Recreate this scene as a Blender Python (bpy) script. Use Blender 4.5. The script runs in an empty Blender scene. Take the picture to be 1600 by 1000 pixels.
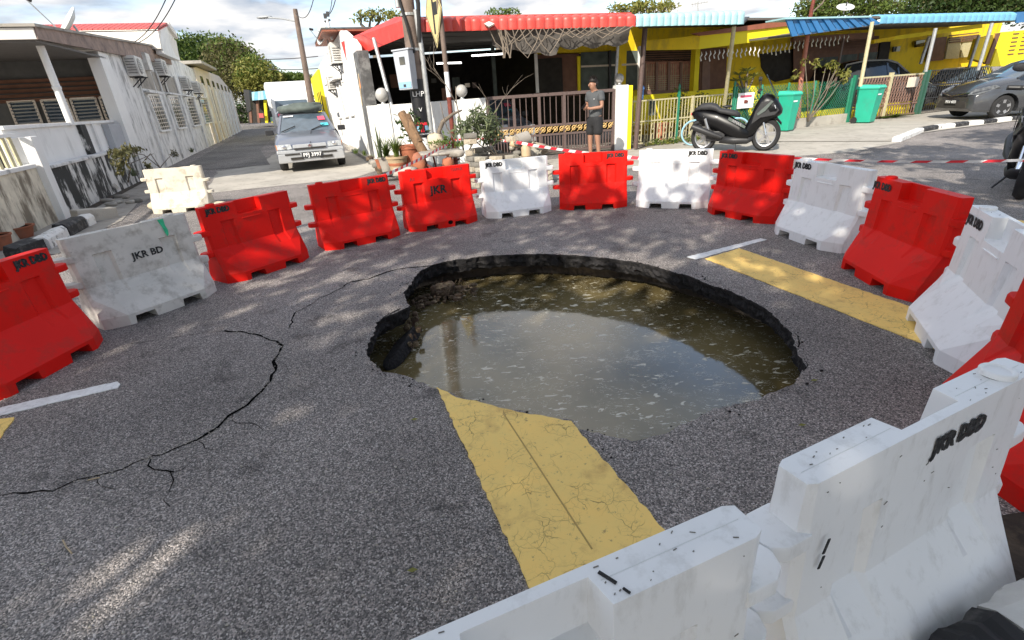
import bpy, bmesh, math, random
import numpy as np
from mathutils import Vector, Matrix
random.seed(7)
rng = np.random.default_rng(7)
S = bpy.context.scene
COL = S.collection
# ------------------------------------------------------------------ camera
CAMH = 1.45
FPX = 775.0
TH, PH = math.radians(24.31), math.radians(-3.815)
_F = Vector((0, math.cos(TH), -math.sin(TH)))
_R0 = Vector((1, 0, 0)); _U0 = _R0.cross(_F)
_R = _R0*math.cos(PH) + _U0*math.sin(PH)
_U = _R.cross(_F)
cd = bpy.data.cameras.new('camera'); cam = bpy.data.objects.new('camera', cd); COL.objects.link(cam)
cd.sensor_width = 36.0; cd.lens = FPX/1600*36.0; cd.clip_start = .05; cd.clip_end = 3000
cam.matrix_world = Matrix(((_R.x, _U.x, -_F.x, 0), (_R.y, _U.y, -_F.y, 0), (_R.z, _U.z, -_F.z, CAMH), (0, 0, 0, 1)))
S.camera = cam
# ------------------------------------------------------------------ light
SUN_TO = Vector((-.50, -.86, .72)).normalized()      # direction towards the sun
SUN_EL = math.asin(SUN_TO.z); SUN_AZ = math.atan2(SUN_TO.x, SUN_TO.y)
sd = bpy.data.lights.new('sun', 'SUN'); sun = bpy.data.objects.new('sun', sd); COL.objects.link(sun)
sd.energy = 3.2; sd.angle = math.radians(.55); sd.color = (1, .93, .82)
sun.rotation_euler = (-SUN_TO).to_track_quat('-Z', 'Y').to_euler()
Wd = bpy.data.worlds.new('World'); S.world = Wd; Wd.use_nodes = True
wn, wl = Wd.node_tree.nodes, Wd.node_tree.links
wn.clear()
wo = wn.new('ShaderNodeOutputWorld'); bg = wn.new('ShaderNodeBackground'); sky = wn.new('ShaderNodeTexSky')
sky.sky_type = 'NISHITA'; sky.sun_disc = False; sky.sun_elevation = SUN_EL; sky.sun_rotation = SUN_AZ
sky.air_density = 1.0; sky.dust_density = 1.2
tc = wn.new('ShaderNodeTexCoord'); sx = wn.new('ShaderNodeSeparateXYZ'); wl.new(tc.outputs['Generated'], sx.inputs[0])
# clouds: project the view direction onto a cloud layer, then noise
ad = wn.new('ShaderNodeMath'); ad.operation = 'ADD'; ad.inputs[1].default_value = .16; wl.new(sx.outputs['Z'], ad.inputs[0])
mx = wn.new('ShaderNodeMath'); mx.operation = 'MAXIMUM'; mx.inputs[1].default_value = .05; wl.new(ad.outputs[0], mx.inputs[0])
dv = wn.new('ShaderNodeVectorMath'); dv.operation = 'DIVIDE'; wl.new(tc.outputs['Generated'], dv.inputs[0])
cb = wn.new('ShaderNodeCombineXYZ')
for k in range(3): wl.new(mx.outputs[0], cb.inputs[k])
wl.new(cb.outputs[0], dv.inputs[1])
nz = wn.new('ShaderNodeTexNoise'); nz.inputs['Scale'].default_value = 1.15; nz.inputs['Detail'].default_value = 9; nz.inputs['Roughness'].default_value = .56; nz.inputs['Distortion'].default_value = .25
mp = wn.new('ShaderNodeMapping'); mp.inputs['Location'].default_value = (3.3, 1.2, 0); wl.new(dv.outputs[0], mp.inputs[0]); wl.new(mp.outputs[0], nz.inputs[0])
cr = wn.new('ShaderNodeValToRGB'); cr.color_ramp.elements[0].position = .38; cr.color_ramp.elements[1].position = .55
wl.new(nz.outputs[0], cr.inputs[0])
nz2 = wn.new('ShaderNodeTexNoise'); nz2.inputs['Scale'].default_value = 2.3; nz2.inputs['Detail'].default_value = 6
wl.new(mp.outputs[0], nz2.inputs[0])
cc = wn.new('ShaderNodeValToRGB'); cc.color_ramp.elements[0].position = .36; cc.color_ramp.elements[0].color = (1.5, 1.8, 2.25, 1)
cc.color_ramp.elements[1].position = .62; cc.color_ramp.elements[1].color = (3.8, 3.7, 3.6, 1)
wl.new(nz2.outputs[0], cc.inputs[0])
mixc = wn.new('ShaderNodeMixRGB'); wl.new(cr.outputs[0], mixc.inputs[0]); wl.new(sky.outputs[0], mixc.inputs[1]); wl.new(cc.outputs[0], mixc.inputs[2])
wl.new(mixc.outputs[0], bg.inputs[0]); bg.inputs[1].default_value = .14; wl.new(bg.outputs[0], wo.inputs[0])
S.view_settings.view_transform = 'Standard'; S.view_settings.look = 'None'; S.view_settings.gamma = 1
S.view_settings.use_curve_mapping = False
S.view_settings.exposure = 1.14

# ------------------------------------------------------------------ places: a photograph pixel as a real point
def ray(u, v): return _F + _R*((u-800)/FPX) - _U*((v-500)/FPX)
def G(u, v, z=0.0):                       # on the level plane z
    d = ray(u, v); t = (z-CAMH)/d.z; return Vector((d.x*t, d.y*t, z))
def V(u, v, y):                           # on the upright plane at distance y
    d = ray(u, v); t = y/d.y; return Vector((d.x*t, y, CAMH+d.z*t))
class WP:                                 # upright plane through ground points a, b
    def __init__(s, a, b):
        s.a = Vector((a[0], a[1], 0)); s.t = Vector((b[0]-a[0], b[1]-a[1], 0)).normalized()
        s.n = Vector((s.t.y, -s.t.x, 0))
        if s.n.dot(-s.a) < 0: s.n = -s.n   # normal points to the street
    def p(s, u, v, off=0.0):
        d = ray(u, v); o = Vector((0, 0, CAMH)); q = s.a+s.n*off
        t = s.n.dot(q-o)/s.n.dot(d); return o+d*t
    def at(s, k, z, off=0.0): return s.a+s.t*k+s.n*off+Vector((0, 0, z))
    def k(s, pt): return (Vector(pt)-s.a).dot(s.t)
# ------------------------------------------------------------------ mesh helpers
def vec(*a): return Vector(a)
class MB:
    def __init__(s): s.v = []; s.f = []
    def add(s, vs, fs):
        n = len(s.v); s.v += [tuple(q) for q in vs]; s.f += [tuple(i+n for i in f) for f in fs]; return s
    def slab(s, pts, w):                  # polygon swept by vector w
        n = len(pts); w = Vector(w); P = [Vector(q) for q in pts]
        fs = [tuple(range(n)), tuple(range(2*n-1, n-1, -1))] + [(i, i+n, (i+1) % n+n, (i+1) % n) for i in range(n)]
        return s.add(P+[q+w for q in P], fs)
    def box(s, c, d, M=None):             # centre, full dims, optional 3x3
        vs = []
        for i in (-.5, .5):
            for j in (-.5, .5):
                for k in (-.5, .5):
                    q = Vector((i*d[0], j*d[1], k*d[2]));  q = (M @ q) if M else q
                    vs.append(q+Vector(c))
        return s.add(vs, [(0, 1, 3, 2), (4, 6, 7, 5), (0, 4, 5, 1), (2, 3, 7, 6), (0, 2, 6, 4), (1, 5, 7, 3)])
    def bar(s, a, b, w, h=None, up=(0, 0, 1)):   # rectangular bar a->b
        a = Vector(a); b = Vector(b); h = h or w; d = (b-a).normalized(); u = Vector(up)
        if abs(d.dot(u)) > .98: u = Vector((1, 0, 0)) if abs(d.x) < .9 else Vector((0, 1, 0))
        r = d.cross(u).normalized()*w/2; q = r.cross(d).normalized()*h/2
        vs = [a-r-q, a+r-q, a+r+q, a-r+q, b-r-q, b+r-q, b+r+q, b-r+q]
        return s.add(vs, [(3, 2, 1, 0), (4, 5, 6, 7), (0, 1, 5, 4), (1, 2, 6, 5), (2, 3, 7, 6), (3, 0, 4, 7)])
    def tube(s, pts, r, seg=8, cap=True):
        P = [Vector(q) for q in pts]; n = len(P); rs = r if isinstance(r, (list, tuple)) else [r]*n
        vs = []; u = None
        for i in range(n):
            d = (P[min(i+1, n-1)]-P[max(i-1, 0)])
            d = d.normalized() if d.length > 1e-9 else Vector((0, 0, 1))
            if u is None:
                u = Vector((0, 0, 1)) if abs(d.z) < .9 else Vector((1, 0, 0))
            u = (u-d*u.dot(d)).normalized(); w = d.cross(u)
            for k in range(seg):
                a = 2*math.pi*k/seg; vs.append(P[i]+(u*math.cos(a)+w*math.sin(a))*rs[i])
        fs = []
        for i in range(n-1):
            for k in range(seg):
                k2 = (k+1) % seg; fs.append((i*seg+k, i*seg+k2, (i+1)*seg+k2, (i+1)*seg+k))
        if cap: fs += [tuple(range(seg-1, -1, -1)), tuple(range((n-1)*seg, n*seg))]
        return s.add(vs, fs)
    def lathe(s, prof, c=(0, 0, 0), seg=20, M=None, cap=True):   # prof: (r, z) list around z
        vs = []; n = len(prof)
        for (r, z) in prof:
            for k in range(seg):
                a = 2*math.pi*k/seg; q = Vector((r*math.cos(a), r*math.sin(a), z)); q = (M @ q) if M else q
                vs.append(q+Vector(c))
        fs = [(i*seg+k, i*seg+(k+1) % seg, (i+1)*seg+(k+1) % seg, (i+1)*seg+k) for i in range(n-1) for k in range(seg)]
        if cap and prof[0][0] > 1e-4: fs.append(tuple(range(seg-1, -1, -1)))
        if cap and prof[-1][0] > 1e-4: fs.append(tuple(range((n-1)*seg, n*seg)))
        return s.add(vs, fs)
    def ball(s, c, r, seg=16, rings=10, sc=(1, 1, 1)):
        prof = [(max(1e-5, math.sin(math.pi*i/rings)), -math.cos(math.pi*i/rings)) for i in range(rings+1)]
        M = Matrix.Diagonal((r*sc[0], r*sc[1], r*sc[2]))
        return s.lathe(prof, c, seg, M)
    def rock(s, c, d, seed=0, rz=0):       # lumpy stone
        r = random.Random(seed); seg, rings = 9, 6; vs = []
        for i in range(rings+1):
            for k in range(seg):
                t = math.pi*i/rings; a = 2*math.pi*k/seg+rz; j = r.uniform(.78, 1.1)
                e = lambda x: math.copysign(abs(x)**.6, x)
                q = Vector((e(math.sin(t))*e(math.cos(a))*d[0]/2, e(math.sin(t))*e(math.sin(a))*d[1]/2, e(-math.cos(t))*d[2]/2))*j
                vs.append(Vector(c)+q)
        return s.add(vs, [(i*seg+k, i*seg+(k+1) % seg, (i+1)*seg+(k+1) % seg, (i+1)*seg+k) for i in range(rings) for k in range(seg)])
    def build(s, name, mat, parent=None, smooth=False, bevel=0, seg=2, local=False, ang=35, **kw):
        off = Vector((0, 0, 0))
        if not local:
            p = parent
            while p is not None: off += Vector(p.location); p = p.parent
        me = bpy.data.meshes.new(name)
        me.from_pydata([tuple(Vector(q)-off) for q in s.v] if off.length > 0 else s.v, [], s.f)
        me.materials.append(mat); me.validate()
        o = bpy.data.objects.new(name, me); COL.objects.link(o)
        bm = bmesh.new(); bm.from_mesh(me); bmesh.ops.remove_doubles(bm, verts=bm.verts, dist=1e-5)
        bmesh.ops.recalc_face_normals(bm, faces=bm.faces)
        if bevel:
            es = [e for e in bm.edges if len(e.link_faces) == 2 and e.calc_face_angle(0) > math.radians(ang)]
            try: bmesh.ops.bevel(bm, geom=es, offset=bevel, segments=seg, affect='EDGES', profile=.5, clamp_overlap=True)
            except Exception: pass
        bm.to_mesh(me); bm.free()
        if smooth or bevel:
            me.polygons.foreach_set('use_smooth', [True]*len(me.polygons))
            if smooth != 'all':
                try: me.set_sharp_from_angle(angle=math.radians(42))
                except Exception: pass
        if bevel:
            w_ = o.modifiers.new('wn', 'WEIGHTED_NORMAL'); w_.keep_sharp = True; w_.weight = 80
        if parent is not None: o.parent = parent
        tag(o, **kw); return o
def tag(o, label=None, cat=None, group=None, kind=None):
    if label: o['label'] = label
    if cat: o['category'] = cat
    if group: o['group'] = group
    if kind: o['kind'] = kind
    return o
def empty(name, loc, label=None, cat=None, group=None, rz=0, kind=None):
    o = bpy.data.objects.new(name, None); COL.objects.link(o); o.location = loc; o.rotation_euler = (0, 0, rz)
    o.empty_display_size = .2
    return tag(o, label, cat, group, kind)
def dup(o, loc=None, rz=None, label=None, group=None, parent=None, mats=None):
    c = o.copy(); COL.objects.link(c)
    if parent is not None: c.parent = parent
    if loc is not None: c.location = loc
    if rz is not None: c.rotation_euler = (0, 0, rz)
    if label: c['label'] = label
    if group: c['group'] = group
    if mats and c.type == 'MESH' and o.data.materials and o.data.materials[0].name in mats:
        c.material_slots[0].link = 'OBJECT'; c.material_slots[0].material = mats[o.data.materials[0].name]
    for ch in list(o.children): dup(ch, parent=c, mats=mats)
    return c
_font = {}
def text(body, size, mat, parent, M, name='lettering', depth=.0008, bold=0.0, space=1.0, align='CENTER', sx=1.0, world=False):
    cu = bpy.data.curves.new('t', 'FONT'); cu.body = body; cu.size = size; cu.extrude = depth; cu.align_x = align; cu.align_y = 'CENTER'
    cu.offset = bold; cu.space_character = space; cu.resolution_u = 2
    t = bpy.data.objects.new('t', cu); COL.objects.link(t)
    dg = bpy.context.evaluated_depsgraph_get()
    me = bpy.data.meshes.new_from_object(t.evaluated_get(dg)); bpy.data.objects.remove(t); bpy.data.curves.remove(cu)
    me.transform(Matrix.Diagonal((sx, 1, 1, 1))); me.transform(M)
    q = parent if world else None; off = Vector((0, 0, 0))
    while q is not None: off += Vector(q.location); q = q.parent
    me.transform(Matrix.Translation(-off))
    me.materials.clear(); me.materials.append(mat); me.name = name
    o = bpy.data.objects.new(name, me); COL.objects.link(o)
    if parent is not None: o.parent = parent
    return o
def frame(o, xdir, zdir_n):               # 4x4: text x along xdir, facing zdir_n
    x = Vector(xdir).normalized(); z = Vector(zdir_n).normalized(); y = z.cross(x).normalized(); x = y.cross(z)
    return Matrix(((x.x, y.x, z.x, o[0]), (x.y, y.y, z.y, o[1]), (x.z, y.z, z.z, o[2]), (0, 0, 0, 1)))
# ------------------------------------------------------------------ materials
def srgb(r, g, b):
    f = lambda c: (c/255/12.92) if c/255 <= .04045 else ((c/255+.055)/1.055)**2.4
    return (f(r), f(g), f(b), 1)
def mat(name, col, rough=.6, metal=0, spec=.5, noise=.12, scale=6, bump=0, bscale=40, dirt=None, damt=.0, dscale=3, trans=0, emit=None, est=1, coat=0, sss=0, streak=False, ior=None, dlo=.5, dhi=.62, rnd=0):
    m = bpy.data.materials.new(name); m.use_nodes = True; N, L = m.node_tree.nodes, m.node_tree.links
    b = N['Principled BSDF']; c = tuple(col)+((1,) if len(col) == 3 else ())
    b.inputs['Roughness'].default_value = rough; b.inputs['Metallic'].default_value = metal
    b.inputs['Specular IOR Level'].default_value = spec; b.inputs['Coat Weight'].default_value = coat
    if ior: b.inputs['IOR'].default_value = ior
    b.inputs['Transmission Weight'].default_value = trans
    if emit: b.inputs['Emission Color'].default_value = tuple(emit)+(1,); b.inputs['Emission Strength'].default_value = est
    t = N.new('ShaderNodeTexCoord')
    tco = t.outputs['Object']
    if rnd:
        oi = N.new('ShaderNodeObjectInfo'); ra_ = N.new('ShaderNodeVectorMath'); ra_.operation = 'ADD'; rs_ = N.new('ShaderNodeMath'); rs_.operation = 'MULTIPLY'; rs_.inputs[1].default_value = 37; L.new(oi.outputs['Random'], rs_.inputs[0]); L.new(tco, ra_.inputs[0]); L.new(rs_.outputs[0], ra_.inputs[1]); tco = ra_.outputs[0]
    nz = N.new('ShaderNodeTexNoise'); nz.inputs['Scale'].default_value = scale; nz.inputs['Detail'].default_value = 5; L.new(tco, nz.inputs[0])
    mr = N.new('ShaderNodeMapRange'); mr.inputs['To Min'].default_value = 1-noise; mr.inputs['To Max'].default_value = 1+noise; mr.inputs['From Min'].default_value = .3; mr.inputs['From Max'].default_value = .7
    L.new(nz.outputs[0], mr.inputs[0])
    mu = N.new('ShaderNodeVectorMath'); mu.operation = 'SCALE'; mu.inputs[0].default_value = c[:3]; L.new(mr.outputs[0], mu.inputs['Scale'])
    out = mu.outputs[0]
    if dirt:
        n2 = N.new('ShaderNodeTexNoise'); n2.inputs['Scale'].default_value = dscale; n2.inputs['Detail'].default_value = 10; n2.inputs['Roughness'].default_value = .68
        if streak:
            mpn = N.new('ShaderNodeMapping'); mpn.inputs['Scale'].default_value = (1.3, 1.3, .5); L.new(t.outputs['Object'], mpn.inputs[0]); L.new(mpn.outputs[0], n2.inputs[0])
        else: L.new(tco, n2.inputs[0])
        r2 = N.new('ShaderNodeMapRange'); r2.inputs['From Min'].default_value = dlo; r2.inputs['From Max'].default_value = dhi; r2.inputs['To Max'].default_value = damt
        L.new(n2.outputs[0], r2.inputs[0])
        mi = N.new('ShaderNodeMixRGB'); L.new(r2.outputs[0], mi.inputs[0]); L.new(out, mi.inputs[1]); mi.inputs[2].default_value = tuple(dirt)+(1,); out = mi.outputs[0]
    if rnd:
        rm = N.new('ShaderNodeMapRange'); rm.inputs['To Min'].default_value = 1-rnd; rm.inputs['To Max'].default_value = 1+rnd*.6; L.new(oi.outputs['Random'], rm.inputs[0]); rv = N.new('ShaderNodeVectorMath'); rv.operation = 'SCALE'; L.new(out, rv.inputs[0]); L.new(rm.outputs[0], rv.inputs['Scale']); out = rv.outputs[0]
    L.new(out, b.inputs['Base Color'])
    if bump:
        n3 = N.new('ShaderNodeTexNoise'); n3.inputs['Scale'].default_value = bscale; n3.inputs['Detail'].default_value = 6; L.new(t.outputs['Object'], n3.inputs[0])
        bp = N.new('ShaderNodeBump'); bp.inputs['Strength'].default_value = bump; bp.inputs['Distance'].default_value = .01; L.new(n3.outputs[0], bp.inputs['Height']); L.new(bp.outputs[0], b.inputs['Normal'])
    return m
M = {}
def mk(n, *a, **k): M[n] = mat(n, *a, **k); return M[n]
mk('plastic_red', srgb(222, 26, 18)[:3], .50, spec=.15, noise=.07, scale=3, dirt=(.42, .03, .02), damt=.5, dscale=6, bump=.10, bscale=9, rnd=.10)
mk('plastic_white', (.86, .86, .86), .42, spec=.4, noise=.03, scale=3, dirt=(.40, .38, .34), damt=.38, dscale=16, bump=.10, bscale=9, dlo=.52, dhi=.74, rnd=.05, streak=True)
mk('plastic_dirty', (.60, .57, .52), .62, spec=.3, noise=.10, scale=5, dirt=(.22, .19, .15), damt=.65, dscale=9, bump=.12, bscale=12, dlo=.48, dhi=.68)
mk('plastic_beige', (.62, .57, .47), .62, spec=.3, noise=.10, scale=5, dirt=(.30, .25, .18), damt=.6, dscale=7, bump=.12, bscale=12)
mk('stencil', (.012, .012, .013), .8, noise=.3, scale=60, dirt=(.2, .2, .2), damt=.25, dscale=60)
mk('stencil_green', (.03, .45, .22), .7, noise=.2, scale=40)
mk('cap_white', (.70, .71, .70), .45, noise=.05)
mk('white_wall', (.80, .79, .76), .85, noise=.05, scale=2, dirt=(.32, .31, .29), damt=.55, dscale=2.2, streak=True, bump=.25, bscale=60, dlo=.55, dhi=.75)
mk('white_wall_old', (.72, .71, .69), .9, noise=.08, scale=2, dirt=(.17, .165, .155), damt=.70, dscale=3.4, streak=True, bump=.4, bscale=40, dlo=.50, dhi=.64)
mk('white_wall_mould', (.66, .65, .62), .9, noise=.1, scale=3, dirt=(.018, .018, .016), damt=.97, dscale=2.2, streak=True, bump=.4, bscale=40, dlo=.46, dhi=.53)
mk('concrete', (.34, .31, .27), .9, noise=.18, scale=1.2, dirt=(.16, .14, .12), damt=.6, dscale=2.2, bump=.4, bscale=50)
mk('concrete_pale', (.42, .39, .34), .9, noise=.15, scale=1.5, dirt=(.22, .20, .17), damt=.6, dscale=3, bump=.4, bscale=50)
mk('brick_old', (.36, .33, .27), .92, noise=.22, scale=8, dirt=(.10, .10, .08), damt=.7, dscale=9, bump=.5, bscale=60)
mk('brick_tan', (.44, .38, .29), .92, noise=.2, scale=8, dirt=(.14, .12, .09), damt=.6, dscale=9, bump=.5, bscale=60)
mk('brick_dark', (.17, .16, .14), .92, noise=.22, scale=8, bump=.5, bscale=60)
mk('soil', (.045, .035, .026), .98, noise=.4, scale=5, dirt=(.12, .09, .06), damt=.6, dscale=6, bump=1, bscale=30)
mk('soil_clay', (.085, .055, .035), .95, noise=.4, scale=9, dirt=(.30, .23, .14), damt=.7, dscale=16, bump=1, bscale=60)
mk('asphalt_broken', (.020, .019, .020), .95, spec=.2, noise=.5, scale=30, dirt=(.06, .055, .05), damt=.5, dscale=45, bump=1, bscale=70)
mk('crack_dark', (.006, .006, .006), 1, noise=.2, spec=0)
mk('stump_wood', (.20, .12, .065), .9, noise=.35, scale=6, dirt=(.07, .045, .03), damt=.7, dscale=10, bump=.8, bscale=30)
mk('wood_pale', (.45, .35, .22), .8, noise=.2, scale=8)
mk('terracotta', (.36, .12, .06), .8, noise=.15, scale=8, dirt=(.2, .12, .09), damt=.5)
mk('ceramic_tan', (.45, .33, .20), .6, noise=.2, scale=8)
mk('yellow_wall', (.84, .60, .01), .75, noise=.08, scale=2, dirt=(.40, .28, .05), damt=.5, dscale=3, streak=True)
mk('yellow_bright', (.90, .74, .015), .7, noise=.05, scale=2)
mk('brown_fascia', (.30, .10, .055), .6, noise=.1)
mk('red_roof', (.60, .065, .05), .42, noise=.10, scale=2, dirt=(.45, .10, .08), damt=.5, dscale=4)
mk('red_fascia', (.64, .05, .04), .45, noise=.08, scale=2, dirt=(.45, .10, .08), damt=.5, dscale=5)
mk('aqua_roof', (.36, .60, .64), .45, noise=.08, scale=2, dirt=(.30, .40, .42), damt=.4, dscale=4)
mk('blue_roof', (.03, .16, .38), .4, noise=.10, scale=2)
mk('blue_roof_light', (.16, .42, .60), .4, noise=.10, scale=2)
mk('red_tile', (.50, .09, .08), .6, noise=.15, scale=5)
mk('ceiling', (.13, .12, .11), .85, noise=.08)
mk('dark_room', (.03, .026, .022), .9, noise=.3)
mk('grey_wall', (.10, .10, .095), .9, noise=.15)
mk('cream_wall', (.68, .60, .50), .85, noise=.06, dirt=(.4, .35, .3), damt=.4, streak=True)
mk('cream_upper', (.74, .70, .64), .85, noise=.05)
mk('brown_metal', (.10, .065, .055), .55, noise=.15, scale=20)
mk('gate_brown', (.115, .08, .072), .5, noise=.12, scale=20)
mk('gold', (.62, .42, .17), .45, metal=.3, noise=.2, scale=30)
mk('cream_metal', (.50, .45, .28), .5, noise=.15, scale=20)
mk('green_metal', (.02, .20, .12), .5, noise=.15, scale=20)
mk('dark_green_metal', (.03, .10, .07), .5, noise=.15, scale=20)
mk('galv', (.42, .43, .43), .45, metal=.4, noise=.15, scale=15)
mk('steel_pole', (.36, .36, .35), .55, metal=.3, noise=.2, scale=8, dirt=(.15, .12, .10), damt=.4)
mk('pole_brown', (.17, .125, .10), .8, noise=.25, scale=6, dirt=(.08, .06, .05), damt=.6, bump=.5, bscale=30)
mk('pole_rust', (.17, .035, .022), .75, noise=.35, scale=12, dirt=(.06, .02, .015), damt=.6, dscale=14)
mk('pole_salmon', (.45, .17, .12), .7, noise=.15, scale=8)
mk('paint_white', (.78, .78, .77), .5, noise=.05)
mk('paint_road', (.74, .75, .74), .7, noise=.10, scale=20, dirt=(.30, .30, .29), damt=.55, dscale=30, bump=.3, bscale=80, dlo=.52, dhi=.7)
mk('black_wrap', (.012, .012, .014), .4, noise=.2)
mk('box_grey', (.42, .45, .50), .45, noise=.05, scale=5)
mk('box_blue', (.25, .45, .62), .5, noise=.1, scale=30)
mk('rubber', (.018, .018, .019), .8, noise=.2)
mk('black_gloss', (.004, .004, .005), .36, spec=.3, noise=.1, coat=.1)
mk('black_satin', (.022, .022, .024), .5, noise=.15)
mk('seat_black', (.03, .03, .033), .65, noise=.2, bump=.3, bscale=90)
mk('alloy', (.45, .45, .46), .35, metal=.8, noise=.08)
mk('chrome', (.75, .75, .76), .15, metal=1, noise=.03)
mk('glass_dark', (.015, .02, .025), .06, spec=.8, noise=.1, coat=.3)
mk('glass_blue', (.07, .10, .13), .05, spec=1, noise=.2, coat=.5)
mk('lamp_glass', (.42, .44, .46), .10, noise=.35, scale=25, spec=.8, coat=.6)
mk('lamp_dark', (.10, .105, .11), .10, noise=.5, scale=18, spec=.6, coat=.5)
mk('amber', (.75, .25, .03), .25, noise=.05)
mk('globe', (.42, .41, .39), .35, noise=.06, dirt=(.4, .38, .35), damt=.4)
mk('car_silver', (.23, .25, .30), .28, metal=.55, noise=.04, coat=.5)
mk('car_silver_low', (.46, .47, .48), .4, metal=.35, noise=.05)
mk('car_grey', (.075, .078, .085), .25, metal=.5, noise=.05, coat=.7)
mk('car_black', (.010, .011, .013), .12, noise=.05, coat=1)
mk('van_white', (.80, .80, .78), .45, noise=.03)
mk('bin_green', (.02, .36, .24), .45, noise=.06, scale=4, dirt=(.05, .28, .2), damt=.4)
mk('bin_lid', (.05, .50, .36), .4, noise=.05)
mk('blue_paint', (.10, .25, .60), .5, noise=.1)
mk('cyan_tyre', (.30, .55, .68), .6, noise=.05)
mk('skin', (.33, .17, .11), .5, noise=.06, scale=10)
mk('hair', (.015, .011, .009), .6, noise=.3, scale=60)
mk('shirt_grey', (.075, .08, .085), .85, noise=.08, scale=14, bump=.6, bscale=14)
mk('shorts_black', (.015, .015, .017), .85, noise=.1, bump=.5, bscale=14)
mk('timber_brown', (.16, .075, .045), .65, noise=.2, scale=6)
mk('shutter_brown', (.22, .13, .10), .65, noise=.1, scale=6)
mk('curtain', (.42, .20, .14), .8, noise=.3, scale=9)
mk('curtain_grey', (.09, .11, .10), .8, noise=.3, scale=5)
mk('tarp', (.10, .09, .08), .9, noise=.2, scale=5)
mk('net', (.22, .18, .14), .9, noise=.2)
mk('cloth_beige', (.52, .45, .33), .9, noise=.15, bump=.6, bscale=20)
mk('tape_red', (.80, .03, .05), .5, noise=.05)
mk('tape_white', (.82, .80, .79), .5, noise=.05)
mk('kerb_black', (.018, .018, .02), .75, noise=.3, scale=15, dirt=(.2, .19, .18), damt=.4, dscale=12)
mk('kerb_white', (.70, .69, .66), .8, noise=.08, scale=12, dirt=(.10, .09, .08), damt=.8, dscale=11, dlo=.54, dhi=.64, bump=.3)
mk('ac_white', (.66, .64, .60), .6, noise=.06, dirt=(.3, .26, .22), damt=.5)
mk('dish', (.60, .62, .60), .5, noise=.05)
mk('sign_yellow', (.55, .46, .22), .5, noise=.08)
mk('sign_black', (.03, .03, .03), .5)
mk('sticker_white', (.80, .80, .80), .5, noise=.03)
mk('sticker_red', (.7, .10, .16), .5, noise=.03)
mk('sticker_teal', (.08, .50, .60), .5, noise=.03)
mk('orange_cloth', (.85, .26, .06), .8, noise=.05)
mk('tube_light', (.9, .9, .9), .5, emit=(1, .97, .92), est=2.5)
mk('wood_branch', (.16, .13, .10), .9, noise=.3, scale=12, bump=.5, bscale=30)
def leafmat(n, c1, c2, rough=.55):
    m = bpy.data.materials.new(n); m.use_nodes = True; N, L = m.node_tree.nodes, m.node_tree.links; b = N['Principled BSDF']
    g = N.new('ShaderNodeNewGeometry'); r = N.new('ShaderNodeValToRGB'); r.color_ramp.elements[0].color = tuple(c1)+(1,); r.color_ramp.elements[1].color = tuple(c2)+(1,)
    L.new(g.outputs['Random Per Island'], r.inputs[0]); L.new(r.outputs[0], b.inputs['Base Color']); b.inputs['Roughness'].default_value = rough
    b.inputs['Specular IOR Level'].default_value = .3
    tr = N.new('ShaderNodeBsdfTranslucent'); L.new(r.outputs[0], tr.inputs[0]); ms = N.new('ShaderNodeMixShader'); ms.inputs[0].default_value = .3
    L.new(b.outputs[0], ms.inputs[1]); L.new(tr.outputs[0], ms.inputs[2]); L.new(ms.outputs[0], N['Material Output'].inputs[0])
    M[n] = m; return m
leafmat('leaf_dark', (.020, .045, .010), (.065, .105, .022))
leafmat('leaf_mid', (.05, .09, .015), (.15, .20, .04))
leafmat('leaf_yellow', (.10, .12, .02), (.30, .28, .07))
leafmat('leaf_olive', (.07, .075, .03), (.17, .15, .06))
leafmat('leaf_dusty', (.06, .085, .04), (.20, .23, .12))
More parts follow.
